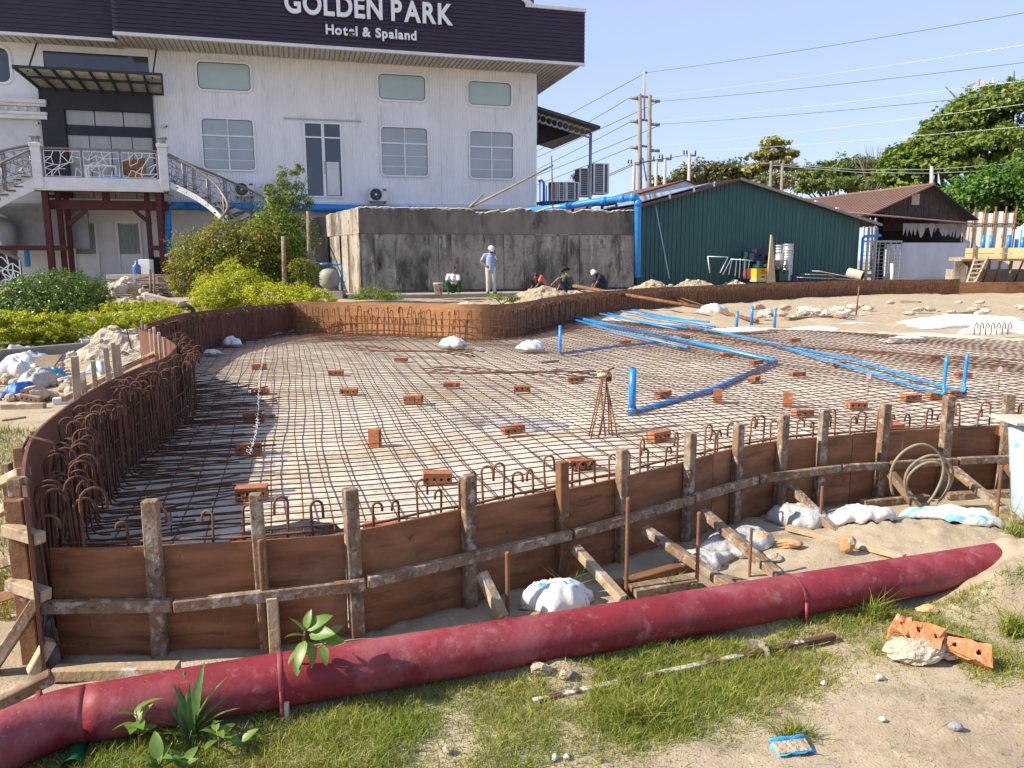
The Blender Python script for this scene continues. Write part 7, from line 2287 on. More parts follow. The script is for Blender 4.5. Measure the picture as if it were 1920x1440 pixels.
for i, (a, b, lab) in enumerate((((1765, 738), (1560, 678), 'left of two slim blue pipes bent upright on bricks'), ((1803, 733), (1570, 668), 'right of two slim blue pipes bent upright on bricks'))):
    P0 = pt(a[0], a[1], .10); zt_ = z_seen(P0.x, P0.y, 668 if i == 0 else 662)
    t = thing('supply_pipe', lab, 'pipe', P0 * 1.0)
    MB().tube(smooth_path([Vector((P0.x + .03, P0.y, zt_)), Vector((P0.x + .02, P0.y, .2)), P0 + Vector((-.02, .02, 0)), pt((a[0] + b[0]) / 2, (a[1] + b[1]) / 2, .10), pt(b[0], b[1], .10), pt(1430, 640, .10), pt(1300, 612, .12)], 4), .020, 10).build('pipe_run', bluepvc, t, world=True)
for i, (a, b) in enumerate((((1080, 600), (1290, 652)), ((1125, 588), (1290, 615)), ((1140, 587), (1270, 618)), ((1165, 583), (1310, 608)), ((1185, 581), (1340, 612)), ((1200, 584), (1330, 604)))):
    A, B = pt(a[0], a[1], .22), pt(b[0], b[1], .12)
    t = tag(MB().tube([A, A.lerp(B, .4) + Vector((0, 0, -.03)), B], .021, 9).build('conduit', bluepvc), 'blue pipe laid over the mesh from the rear shuttering', 'pipe', 'blue pipes fanning out from the rear shuttering')
for i, (px, yb_, yt_) in enumerate(((1381, 617, 583), (1409, 609, 573), (1452, 614, 578))):
    P0 = pt(px, yb_, .05)
    b = MB().tube([P0, Vector((P0.x, P0.y, z_seen(P0.x, P0.y, yt_)))], .038, 10)
    tag(b.build('pipe_stub', bluepvc), 'short blue pipe stub standing at the edge of the mesh', 'pipe', 'blue pipe stubs at the far edge of the mesh')
# bricks that carry the mesh
for i, (px, py, rz, up, big) in enumerate(((472, 920, .1, 0, 1), (466, 838, .5, 0, 1), (476, 780, .2, 0, 1), (488, 732, .15, 0, 0), (486, 686, .1, 0, 1), (630, 697, .1, 0, 0), (654, 732, .05, 0, 0), (752, 673, 0, 0, 0), (775, 747, -.1, 0, 1), (847, 719, .05, 0, 0),
                                          (820, 893, .1, 0, 1), (703, 824, 1.4, 1, 0), (978, 727, .1, 0, 0), (1080, 709, .2, 0, 0), (1235, 815, .7, 0, 1), (1243, 737, .8, 0, 0), (1346, 745, 1.3, 1, 0), (1477, 752, 1.4, 1, 0), (1505, 772, .2, 0, 0), (1495, 700, .3, 0, 0),
                                          (1414, 709, .9, 0, 0), (1283, 651, .2, 0, 0), (1283, 631, .2, 0, 0), (1572, 680, .1, 0, 0), (1606, 757, .2, 0, 0), (1671, 801, .2, 0, 1), (1708, 743, .2, 0, 0), (1750, 668, .3, 0, 0), (1490, 636, .2, 0, 0), (1806, 702, .1, 0, 0),
                                          (962, 803, .4, 0, 0), (715, 986, .1, 0, 0), (1172, 640, .1, 0, 0), (1305, 618, .1, 0, 0), (1418, 678, .5, 0, 0), (1362, 664, .3, 0, 0), (1090, 866, .3, 0, 0), (1755, 740, .2, 0, 0), (1792, 735, .2, 0, 0))):
    p = pt(px, py, .085)
    fl = float(pool_floor_z(np.array([p.x]), np.array([p.y]))[0])
    z = .075
    o = link('brick', BRICK2 if big else BRICK, None, None, (p.x, p.y, z), (pi / 2 * 0 + random.uniform(-.06, .06), (pi / 2 if up else random.uniform(-.08, .08)), rz + random.uniform(-.1, .1)))
    tag(o, 'orange perforated brick standing on end under the mesh' if up else ('four-holed orange brick propping the rusty mesh' if big else 'slim three-holed orange brick propping the rusty mesh'), 'brick', 'bricks propping the mesh')
# bundle of bent bars stood like a tripod
c = pt(1130, 800, .05)
tpd = thing('bar_bundle', 'bundle of bent rusty bars tied at the top like a tripod', 'rebar', (c.x, c.y, .05))
top = Vector((c.x, c.y, z_seen(c.x, c.y, 700)))
for k, (bx, by) in enumerate(((1104, 818), (1108, 822), (1125, 816), (1135, 818), (1142, 815), (1148, 818), (1158, 820), (1122, 822))):
    q = pt(bx, by, .02)
    off = Vector((random.uniform(-.03, .03), random.uniform(-.03, .03), 0))
    MB().tube(smooth_path([q, q.lerp(top, .6) + off, top + off * .8, top + off * .8 + Vector((.02, 0, .02)), top + off + Vector((.045, 0, -.02)), top + off + Vector((.04, 0, -.08))], 3), .0075, 6).build('bent_bar', rust_lit, tpd, world=True)
MB().tube([top + Vector((-.05, 0, -.02)), top + Vector((.0, -.03, -.01)), top + Vector((.06, 0, -.02))], .022, 6).build('rag_tie', mortar, tpd, world=True)
MB().beam(top + Vector((0, 0, .01)), top + Vector((.10, .05, .05)), .03, .02).build('wood_peg', timber, tpd, world=True)
# sheets, bags, cloth
blackc = mat('black_cloth', (.018, .018, .02), (.035, .034, .035), scale=6, rough=.7, bump=.5, bscale=14, bdist=.03)
p = pt(540, 985); cloth('black_cloth', 'crumpled black shade cloth under the mesh by the front shuttering', 'cloth', (p.x, p.y), .60, .26, .10, blackc, 11, .35, base=.03)
logob = mat('printed_white_bag', (.70, .70, .71), (.60, .60, .62), scale=5, rough=.5, bump=.5, bscale=12, bdist=.03, stain=[((.5, .10, .08), 4, .66, .68)])
for (px, py, w, d, h, m, sd, lab) in ((435, 648, .40, .30, .22, logob, 12, 'white printed bag lying at the back of the left wall'), (397, 664, .42, .2, .10, logob, 13, 'flat white printed bag in the shade of the left wall'), (850, 652, .5, .4, .24, whiteplastic, 14, 'white plastic bundle on the sheeting near the rear wall'),
                                       (995, 658, .5, .35, .24, logob, 15, 'white and red plastic bag beside the slim blue upright'), (1335, 590, .9, .6, .40, sack2, 16, 'cream plastic sheet piled beyond the blue pipes')):
    p = pt(px, py, .05); cloth('plastic_bag', lab, 'bag', (p.x, p.y), w, d, h, m, sd, .2 * sd, base=.05)
for (px, py, w, d, h, sd, lab) in ((1800, 610, 3.2, 1.5, .34, 17, 'large white plastic sheet heaped on the far sand at the right'), (1895, 622, 2.2, 1.4, .30, 18, 'white plastic sheet lying beside the larger heap on the sand'), (1600, 612, 1.4, .5, .14, 19, 'low white sheet edge at the margin of the mesh'),
                                   (1530, 618, 1.2, .5, .12, 20, 'strip of white sheeting by the blue stubs'), (1390, 622, 1.6, .5, .14, 21, 'strip of white sheeting beyond the blue pipe fan'), (1690, 640, .9, .4, .14, 22, 'small white sheet caught on the mesh')):
    p = pt(px, py, .05); cloth('plastic_sheet', lab, 'sheet', (p.x, p.y), w, d, h, whiteplastic, sd, .1, base=.03, n=40)
p = pt(985, 775, 0)
cloth('pit_liner', 'greyish plastic liner in the sunken pit under the mesh', 'sheet', (p.x, p.y), .9, .7, .10, mat('grey_liner', (.46, .46, .48), (.34, .34, .36), scale=3, rough=.35, bump=.6, bscale=8, bdist=.05), 30, .3, base=-.16)
# broken rubble and timber on the far sand
rr = random.Random(77)
for k in range(46):
    px, py = rr.uniform(1420, 1600), rr.uniform(574, 590)
    p = pt(px, py, .25); s_ = rr.uniform(.06, .19)
    litter('rubble_piece', 'pink white rubble piece on the far sand before the rear shuttering', 'rubble', (p.x, p.y, .15), s_, conc_pale if k % 4 else mat('pink_brick_rubble', (.42, .24, .17), (.5, .38, .3), scale=6, rough=.95, bump=.5), 300 + k, (1.2, .8, .6), 'rubble on the far sand')
for k in range(26):
    px, py = rr.uniform(1560, 1915), rr.uniform(566, 590)
    p = pt(px, py, .2); s_ = rr.uniform(.06, .18)
    litter('rubble_piece', 'pale stone scattered on the far sand at the right', 'rubble', (p.x, p.y, .16), s_, conc_pale if k % 2 else rubble, 400 + k, (1.2, .8, .5), 'stones on the far sand')
for (a, b, w, lab) in (((1772, 590), (1842, 583), .12, 'pale plank on the sand among stones'), ((1475, 598), (1560, 594), .12, 'dark planks lying at the mesh edge'), ((1690, 565), (1725, 567), .10, 'short dark plank near the rear shuttering'), ((1012, 680), (1045, 676), .05, 'short dark offcut lying on the mesh')):
    A, B = pt(*a, .14), pt(*b, .14)
    tag(MB().beam(A, B, w * 1.5, w * .6, jit=.1).build('plank', timber_pale if 'pale' in lab else brownboard), lab, 'plank')
stick('steel_rod', 'thin upright rusty rod stuck in the far sand', 'rod', pt(1605, 592, .05), V(1611, 536, pt(1605, 592, .05).y), .022, rust_lit)
c = pt(1858, 632, .05)
fc_ = thing('bar_basket', 'small basket of hooked bars on the white sheet at the right', 'rebar', (c.x, c.y, .1))
for k in range(7):
    x = -.35 + k * .115
    MB().tube([(x, 0, 0), (x, 0, .20), (x + .03, 0, .25), (x + .06, 0, .20), (x + .06, 0, .12)], .012, 5).build('hooked_bar', rust_lit, fc_)
for (px, py, lab) in ((1627, 712, 'pink ribbon flag on a thin wire among the mesh'), (1872, 700, 'pink ribbon flag on a thin wire near the blue uprights'), (322, 975, 'pink ribbon tied to a bar behind the front shuttering')):
    p = pt(px, py + (30 if px > 400 else 30), .05)
    t = thing('ribbon_flag', lab, 'flag', (p.x, p.y, .05))
    zt_ = z_seen(p.x, p.y, py - 14) - .05
    MB().tube([(0, 0, 0), (.005, 0, zt_)], .004, 5).build('wire', rust_lit, t)
    MB().add([(0, 0, zt_), (.02, -.01, zt_ - .02), (.015, -.02, zt_ - .07), (-.02, 0, zt_ - .09), (-.03, .01, zt_ - .03)], [(0, 1, 4), (1, 2, 3, 4)]).build('ribbon', mat('pink_ribbon', (.55, .20, .28), (.62, .5, .5), scale=20, rough=.6, bump=0, transl=.3), t)
# twisted pale binding wire along one bar
A = [pt(498, 650, .14), pt(488, 700, .14), pt(484, 760, .14), pt(480, 810, .14), pt(468, 850, .14)]
P = smooth_path(A, 40)
w = MB(); w.tube([p + Vector((.009 * math.sin(i * 1.5), .009 * math.cos(i * 1.5), .006 * math.sin(i * .9))) for i, p in enumerate(P)], .0025, 4)
for i in range(0, len(P), 4):
    d_ = Vector((random.uniform(-1, 1), random.uniform(-.4, .4), random.uniform(-.2, 1))).normalized() * .035
    w.tube([P[i] - d_ * .5, P[i] + d_], .0016, 4)
tag(w.build('binding_wire', alum), 'twisted pale barbed binding wire laid along the mesh', 'wire')

# ================================================================== the red fire main
redpipe = mat('red_painted_pipe', (0.24, 0.026, 0.034), (0.17, 0.018, 0.025), scale=3, rough=0.55, bump=0.16, bscale=60, spec=.3,
              stain=[((0.31, 0.10, 0.11), 2.6, .46, .70), ((0.32, 0.15, 0.15), 11, .56, .76), ((0.30, 0.20, 0.15), 5, .62, .78), ((0.36, 0.24, 0.20), 40, .64, .74), ((0.14, 0.03, 0.026), 6, .60, .74)])
PR = .098
rp_t = thing('fire_pipe', 'thick red painted steel pipe lying along the foot of the front shuttering', 'pipe', (PIPE[20].x, PIPE[20].y, .02))
PIPE_C = [p + Vector((0, 0, -.008)) for p in PIPE]
k_el = 10
body = PIPE_C[k_el:]
MB().tube(body, PR, 32).build('pipe_run', redpipe, rp_t, world=True)
e0 = PIPE_C[k_el]; dd = (PIPE_C[k_el + 1] - PIPE_C[k_el]).normalized()
elb = [e0 + dd * .004]
ang = 0.0
pos = e0.copy(); dirv = -dd
for k in range(26):
    dirv = Matrix.Rotation(radians(3.6), 3, 'Z') @ dirv
    pos = pos + dirv * .020
    elb.append(pos.copy())
elb += [pos + dirv * .5, pos + dirv * 1.2]
MB().tube(elb, PR, 32).build('elbow', redpipe, rp_t, world=True)
def band(path, px, w, extra, name, m, lump_=0):
    for a, b in zip(path, path[1:]):
        xa, xb = proj(a)[0], proj(b)[0]
        if (xa - px) * (xb - px) <= 0:
            t = (px - xa) / (xb - xa); p = a.lerp(b, t); d_ = (b - a).normalized()
            rs = [PR + extra * .4, PR + extra, PR + extra * .4]
            return MB().tube([p - d_ * w / 2, p, p + d_ * w / 2], rs, 32, cap=False).build(name, m, rp_t, world=True), p, d_
band(PIPE_C, 76, .014, .004, 'weld_seam', redpipe)
for px in (1485, 526):
    r_ = band(PIPE_C, px, .016, .007, 'strap', redpipe)
    p, d_ = r_[1], r_[2]
    nrm = Vector((d_.y, -d_.x, 0))
    MB().tube([p + nrm * (PR + .004) + Vector((0, 0, .01)), p + nrm * (PR + .006) + Vector((0, 0, -.12))], .008, 8).build('strap_tail', redpipe, rp_t, world=True)
p = G(533, 1352, 0)
tag(MB().beam((p.x, p.y, -.03), (p.x + .005, p.y, .075), .030, .02, jit=.1).build('concrete_stake', conc_pale, bevel=.003), 'chipped pale stake below the strap of the red pipe', 'stake')
p = G(541, 1342, 0)
tag(MB().beam((p.x + .006, p.y + .03, -.03), (p.x + .008, p.y + .035, .05), .03, .015).build('steel_flat', timber_brown, bevel=.002), 'brown steel flat standing behind the chipped stake', 'stake')

# ================================================================== between shuttering and pipe
for (px, yb_, yt_, r, lab) in ((1174, 1122, 933, .0095, 'thick ribbed rebar stake beside the raking timber'), (1306, 1108, 960, .0095, 'ribbed rebar stake crossing a raking timber'), (1405, 1082, 990, .008, 'short ribbed rebar stake near the orange rubble'), (1537, 996, 912, .009, 'ribbed rebar stake between plastic bags'),
                              (1868, 978, 872, .010, 'ribbed rebar stake in front of the blue white drum'), (952, 1152, 1035, .010, 'rebar stake under the wale left of the woven sack'), (500, 1226, 1012, .011, 'rusty rebar stake against the third post')):
    p = G(px, yb_, .0)
    top = Vector((p.x, p.y, z_seen(p.x, p.y, yt_)))
    b = MB(); n = 46
    pts = [Vector((p.x, p.y, -.03)).lerp(top, k / n) for k in range(n + 1)]
    b.tube(pts, [r * (1.12 if k % 2 else .94) for k in range(n + 1)], 8)
    tag(b.build('rebar_stake', rust_lit), lab, 'stake')
p = G(1050, 1135, .03); cloth('woven_sack', 'white woven sack with blue stripes slumped behind the red pipe', 'sack', (p.x, p.y + .05), .34, .24, .15, sackm, 41, .3)
p = G(1385, 1020, .03); cloth('plastic_sheet', 'clear plastic sheet crumpled under the raking timbers', 'sheet', (p.x, p.y), .50, .28, .13, clearplastic, 42, .5)
p = G(1330, 1062, .03); cloth('plastic_sheet', 'smaller clear plastic wad in the shade of the shuttering', 'sheet', (p.x, p.y + .12), .30, .2, .10, clearplastic, 43, .2)
p = G(1500, 975, .03); cloth('plastic_sheet', 'clear sheet draped from a brace to the sand', 'sheet', (p.x, p.y), .34, .34, .16, clearplastic, 44, -.4)
p = G(1612, 985, .03); cloth('plastic_bag', 'white full plastic bag on the sand by the shuttering', 'bag', (p.x, p.y + .03), .46, .26, .13, mat('white_bag', (.72, .71, .69), (.62, .60, .57), scale=6, rough=.4, bump=.7, bscale=16, bdist=.03, transl=.1), 45, .1)
p = G(1790, 985, .03); cloth('woven_sack', 'flattened white sack with a pale blue side on the sand', 'sack', (p.x, p.y), .54, .28, .11, sack2, 46, -.35)
for (px, py, r, sc_, m, sd, lab) in ((1425, 1032, .060, (1, .9, .95), mat('orange_rubble', (.52, .33, .18), (.42, .22, .11), scale=9, rough=.95, bump=.7, bscale=30, bdist=.02, stain=[((.62, .56, .46), 8, .55, .62)]), 3, 'orange and white rubble lump on the brace end'),
                                    (1480, 1042, .055, (1.4, .8, .5), MATS['orange_rubble'], 4, 'flat orange rubble slab beside the lump'), (1450, 1060, .04, (1.2, 1, .7), rubble, 6, 'grey broken stone below the orange slab'), (1586, 1050, .052, (1, .8, 1), MATS['orange_rubble'], 8, 'orange and white rubble lump against the red pipe'),
                                    (1735, 1150, .045, (1.25, .9, .5), mat('ochre_stone', (.50, .36, .17), (.42, .29, .13), scale=6, rough=.9, bump=.5, bscale=25, bdist=.02), 9, 'flat ochre stone at the foot of the sand mound'),
                                    (838, 1412, .020, (1, .9, .8), sandm, 10, 'small tan clay lump in the grass'), (1790, 1365, .024, (1.2, .9, .7), mat('grey_stone', (.20, .20, .21), (.3, .3, .3), scale=9, rough=.8, bump=.4), 12, 'small grey stone on the bare soil'),
                                    (1015, 1275, .04, (1.2, .9, .8), sandm, 14, 'earth clod under the red pipe'), (1060, 1280, .03, (1.2, .9, .8), sandm, 15, 'smaller earth clod beside another under the pipe'), (1255, 1200, .03, (1, .9, .9), sandm, 16, 'earth clod touching the pipe near the steel bar')):
    p = G(px, py, .0); litter('rubble_lump' if 'rubble' in lab else 'stone', lab, 'rubble' if 'rubble' in lab else 'stone', (p.x, p.y, gz(p.x, p.y)), r, m, sd, sc_, n=12, m_=9)
for (a, b, w, lab, m) in (((1475, 992), (1695, 1052), .05, 'sand-caked plank running down to the red pipe', timber_pale), ((1340, 1075), (1440, 1098), .05, 'brown plank lying under the raking timbers', timber), ((1185, 1105), (1300, 1090), .10, 'grey board lying flat below the shuttering', timber), ((1395, 1110), (1470, 1106), .035, 'small pale offcut against the pipe', timber_pale)):
    A, B = G(a[0], a[1], .04), G(b[0], b[1], .04)
    A.z = gz(A.x, A.y) + .03; B.z = gz(B.x, B.y) + .03
    tag(MB().beam(A, B, w, w * .55, jit=.1).build('plank', m, bevel=.003), lab, 'plank')
# coil of hose
c = G(1735, 965, .0)
coil = thing('hose_coil', 'loose coil of grey brown hose leaning on the front shuttering', 'hose', (c.x, c.y, 0))
hosem = mat('hose_grey', (.20, .155, .11), (.28, .23, .17), scale=9, rough=.7, bump=.2)
P0 = V(1725, 890, c.y)
for k, (cx, cy, rx, rz) in enumerate(((1718, 895, 50, 68), (1745, 905, 46, 55), (1748, 915, 42, 50))):
    q = V(cx, cy, c.y + .02 * k); kk = c.y / FPX
    pts = [Vector((q.x + rx * kk * cos(a) * (1 + .05 * sin(3 * a)), q.y - .10 * sin(a) * .3 + .03 * k, q.z + rz * kk * sin(a))) for a in [-.9 + (4.6 + .3 * k) * i / 30 for i in range(31)]]
    MB().tube(pts, .0085, 8).build('hose_loop', hosem, coil, world=True)
# blue and white drum at the right edge
p = G(1940, 982, 0)
dr = thing('plastic_drum', 'tall faded blue and white drum at the right edge with a board on top', 'drum', (p.x, p.y, 0))
drm = mat('faded_drum', (.48, .56, .60), (.40, .49, .54), scale=3, rough=.5, bump=.1, stain=[((.14, .34, .52), 5, .52, .62)])
zt_ = z_seen(p.x, p.y, 792)
MB().lathe([(0, 0), (.115, 0), (.13, .03), (.19, zt_ * .9), (.195, zt_), (.18, zt_), (0, zt_ - .02)], 28).build('barrel', drm, dr)
MB().box(-.24, .22, -.10, .18, zt_ + .002, zt_ + .016).build('board_lid', conc_pale, dr)

# ================================================================== near lawn: steel bar, brick lump, pipe shard, scraps
A, B = G(1000, 1312, .012), G(1565, 1192, .02)
A.z = gz(A.x, A.y) + .006; B.z = gz(B.x, B.y) + .026
bar = thing('steel_box_bar', 'rusty white-flaked steel bar with a clamp lying in the grass', 'bar', (A.lerp(B, .5).x, A.lerp(B, .5).y, .0))
flake = mat('flaked_steel', (.12, .055, .035), (.08, .04, .028), scale=7, rough=.7, bump=.4, bscale=40, stain=[((.58, .54, .48), 5, .50, .56)])
MB().beam(A, B, .026, .024, jit=.05).build('bar', flake, bar, world=True, bevel=.002)
d_ = (B - A).normalized(); q = A.lerp(B, .735)
sd_ = Vector((d_.y, -d_.x, 0))
cl_ = MB(); pts = [q + sd_ * .03 + Vector((0, 0, -.012)), q + sd_ * .024 + Vector((0, 0, .012)), q + sd_ * .012 + Vector((0, 0, .028)), q - sd_ * .012 + Vector((0, 0, .028)), q - sd_ * .03 + Vector((0, 0, .02)), q - sd_ * .05 - d_ * .03 + Vector((0, 0, .022))]
for a, b in zip(pts, pts[1:]):
    cl_.beam(a, b, .034, .006, up=d_)
cl_.build('clamp', mat('clamp_grey', (.36, .32, .27), (.26, .22, .18), scale=8, rough=.6, metal=.3, bump=.2), bar, world=True)
# brick and mortar lump
c = G(1750, 1215, .03)
bl_ = thing('brick_lump', 'broken lump of two orange perforated bricks in pale mortar on the grass', 'rubble', (c.x, c.y, gz(c.x, c.y)))
orange = mat('lump_orange_brick', (.50, .22, .095), (.42, .165, .07), scale=14, rough=.92, bump=.7, bscale=45, bdist=.015, stain=[((.58, .47, .35), 7, .52, .62), ((.30, .12, .06), 20, .60, .70)])  # brighter orange than the fired brick, with pale patches
def broken_brick(L_, W_, H_, holes, seed):
    me = brick_mesh(L=L_, W=W_, H=H_, holes=holes, r=.011); rr = random.Random(seed); mv = {}
    for v in me.vertices:
        key = tuple(round(c, 4) for c in v.co)
        edge_ = abs(abs(v.co.x) - L_ / 2) < 1e-4 or abs(abs(v.co.z) - H_ / 2) < 1e-4
        if key not in mv:
            mv[key] = Vector((rr.uniform(-1, 1), rr.uniform(-1, 1), rr.uniform(-1, 1))) * (.011 if edge_ else .003)
        v.co += mv[key]
        if v.co.x < -L_ * .25: v.co.z *= .72
    me.materials.append(orange); return me
ML = MB(); ML.rock((-.085, -.035, .042), .115, (1.2, .62, .52), 31, n=26, m=18, rough=.32); ML.rock((.03, -.02, .035), .06, (1.2, .9, .7), 37, n=18, m=12, rough=.4); ML.build('mortar', mortar, bl_)
link('brick', broken_brick(.20, .12, .10, 3, 2), None, bl_, (-.075, .012, .075), (-1.05, .22, -.45))
link('brick', broken_brick(.18, .11, .09, 2, 3), None, bl_, (.10, -.05, .040), (-.75, .16, -.50))
# blue pipe shard
c = G(1484, 1396, .01)
sh = thing('pipe_shard', 'broken shard of blue plastic pipe filled with soil', 'pipe shard', (c.x, c.y, gz(c.x, c.y)))
b = MB(); n = 10; vs = []; L_ = .135
for i in range(7):
    x = -L_ / 2 + L_ * i / 6
    for k in range(n + 1):
        a = pi + .35 + (pi - .7) * k / n
        rr_ = .036 + .004 * math.sin(i * 2.1 + k)
        vs.append((x + .006 * math.sin(k * 1.7) * (1 if i in (0, 6) else 0), rr_ * cos(a), .040 + rr_ * sin(a)))
fs = [(i * (n + 1) + k, (i + 1) * (n + 1) + k, (i + 1) * (n + 1) + k + 1, i * (n + 1) + k + 1) for i in range(6) for k in range(n)]
o = b.add(vs, fs, True).build('shell', skybag, sh); o.rotation_euler = (.25, 0, .18)
sm_ = o.modifiers.new('thickness', 'SOLIDIFY'); sm_.thickness = .004
s2 = MB().box(-.06, .06, -.024, .024, .004, .020).build('soil_fill', sandm, sh); s2.rotation_euler = (.25, 0, .18)
for (px, py, w, m, sd, lab) in ((1040, 1418, .030, logob, 51, 'white paper scrap in the grass below the red pipe'), (1062, 1416, .026, logob, 52, 'folded white wrapper beside the paper scrap'), (1197, 1372, .028, mat('pink_wrapper', (.34, .07, .12), (.45, .16, .2), scale=12, rough=.6), 53, 'crumpled crimson wrapper in the grass'),
                              (1650, 1268, .040, mat('bone_paper', (.58, .53, .46), (.48, .43, .36), scale=9, rough=.8), 54, 'torn bone-coloured paper on the dry lawn'), (1545, 1278, .030, logob, 55, 'small dirty white scrap beside dry leaves'), (1100, 1240, .022, logob, 56, 'white scrap under the red pipe'), (1655, 1345, .03, MATS['bone_paper'], 57, 'pale paper strip at the edge of the bare soil')):
    p = G(px, py, .015); cloth('paper_scrap', lab, 'litter', (p.x, p.y), w, w * .7, w * .55, m, sd, sd * .7, n=8)
for (px, py, L_, a, lab) in ((1250, 1293, .05, -.5, 'dry brown leaf on the lawn by the steel bar'), (1175, 1352, .05, .2, 'dark dead leaf near the crimson wrapper')):
    p = G(px, py, .02)
    b = MB(); z0 = gz(p.x, p.y) + .018
    b.add([(-L_ / 2, 0, 0), (-L_ * .1, L_ * .16, .006), (L_ / 2, 0, .004), (-L_ * .1, -L_ * .16, .008), (-L_ * .1, 0, -.002)], [(0, 4, 1), (4, 2, 1), (0, 3, 4), (4, 3, 2)])
    b.xf(Matrix.Translation((p.x, p.y, z0)) @ Matrix.Rotation(a, 4, 'Z'))
    tag(b.build('dead_leaf', brownboard), lab, 'leaf')
# green bottle
p = G(112, 1425, .03)
gb = thing('green_cup', 'dark green plastic cup lying on its side at the pipe bend', 'cup', (p.x, p.y, 0))
grn = mat('green_plastic', (.01, .14, .05), (.01, .09, .04), scale=6, rough=.3, bump=0)
b = MB(); b.lathe([(0, 0), (.026, 0), (.034, .10), (.036, .102), (.033, .104), (.025, .004), (0, .004)], 16); b.xf(Matrix.Translation((.03, .06, .036)) @ Matrix.Rotation(radians(95), 4, 'X') @ Matrix.Rotation(.3, 4, 'Y'))
b.build('cup_body', grn, gb)

# ================================================================== leafy plants before the pipe
leafg = mat('broad_leaf', (.13, .235, .035), (.17, .28, .05), scale=9, rough=.38, bump=.1, bscale=60, transl=.35, spec=.5)
leafd = mat('strap_leaf', (.07, .15, .035), (.11, .20, .05), scale=9, rough=.4, bump=.1, transl=.25, spec=.5)
stemm = mat('tan_stem', (.30, .21, .12), (.22, .15, .085), scale=9, rough=.7, bump=.1)
def leaf_mesh(L_, W_, fold=.25, droop=.5, n=7):
    vs = []; fs = []
    for i in range(n + 1):
        t = i / n; w = W_ / 2 * math.sin(pi * min(1, t ** .75)) ** .8 * (1 if t < 1 else 0)
        x = L_ * t * (1 - .12 * droop * t); z = .25 * L_ * t - droop * L_ * t * t * .55
        vs += [(x, -w, z + fold * w), (x, 0, z), (x, w, z + fold * w)]
    for i in range(n):
        k = 3 * i
        fs += [(k, k + 3, k + 4, k + 1), (k + 1, k + 4, k + 5, k + 2)]
    return MB().add(vs, fs, True).mesh('leaf')
LEAF = [leaf_mesh(1, .44), leaf_mesh(1, .40, droop=.8), leaf_mesh(1, .48, .35, .3)]
STRAP = [leaf_mesh(1, .13, .4, .5, 10), leaf_mesh(1, .15, .3, .9, 10), leaf_mesh(1, .12, .4, .25, 10)]
for m_ in LEAF: m_.materials.append(leafg)
for m_ in STRAP: m_.materials.append(leafd)
def put_leaf(t, meshes, p, yaw, pitch, L_, roll=0):
    o = link('leaf', meshes[random.randrange(len(meshes))], None, t, Vector(p) - t.location, (roll, -pitch, yaw), (L_, L_, L_))
    return o
random.seed(19)
# sapling bending over the pipe
b0 = G(478, 1325, .0); D1 = b0.y + .02
sp_ = thing('sapling', 'young sapling with broad glossy leaves leaning over the red pipe', 'plant', b0 * 1.0)
D1 -= .06
MB().tube(smooth_path([b0, V(505, 1290, D1), V(540, 1258, D1), V(556, 1238, D1), V(568, 1205, D1), V(572, 1180, D1)], 4), .0032, 6).build('stem', stemm, sp_, world=True)
MB().tube(smooth_path([V(556, 1238, D1), V(580, 1222, D1), V(605, 1208, D1), V(612, 1190, D1)], 4), .0022, 6).build('twig', stemm, sp_, world=True)
for (px, py, yaw, pit, L_, roll) in ((572, 1186, 2.9, .55, .085, .5), (570, 1192, 3.3, .0, .075, .7), (574, 1180, 1.2, .95, .075, 0), (574, 1182, .25, .45, .115, .6), (580, 1190, -.25, .1, .115, .7), (572, 1200, -1.7, -.75, .115, .2), (578, 1202, -1.0, -.95, .105, -.3), (612, 1192, .4, .5, .075, .6), (610, 1200, -.3, .0, .09, .8),
                                    (606, 1208, -1.2, -.8, .085, .2), (566, 1215, -2.3, -.7, .075, .3), (602, 1206, 2.6, .6, .07, .4), (560, 1232, -1.5, -1.0, .07, .1)):
    put_leaf(sp_, LEAF, V(px, py, D1), yaw, pit, L_, roll)
# strap leaved plant
b0 = G(356, 1398, .0)
st_ = thing('strap_leaf_plant', 'upright plant with long strap leaves in front of the red pipe', 'plant', b0 * 1.0)
for (yaw, pit, L_) in ((2.0, 1.25, .26), (1.2, 1.3, .28), (.5, 1.0, .26), (.3, .75, .22), (2.8, .8, .20), (3.2, .4, .15), (-.3, .5, .18), (1.6, 1.45, .23), (.1, .55, .24), (2.4, 1.1, .22), (-1.2, .5, .14)):
    put_leaf(st_, STRAP, b0 + Vector((random.uniform(-.02, .02), random.uniform(-.01, .01), .02)), yaw, pit, L_, random.uniform(-.3, .3))
MB().tube([b0 + Vector((0, 0, -.01)), b0 + Vector((0, 0, .05))], .008, 7).build('stem', leafd, st_, world=True)
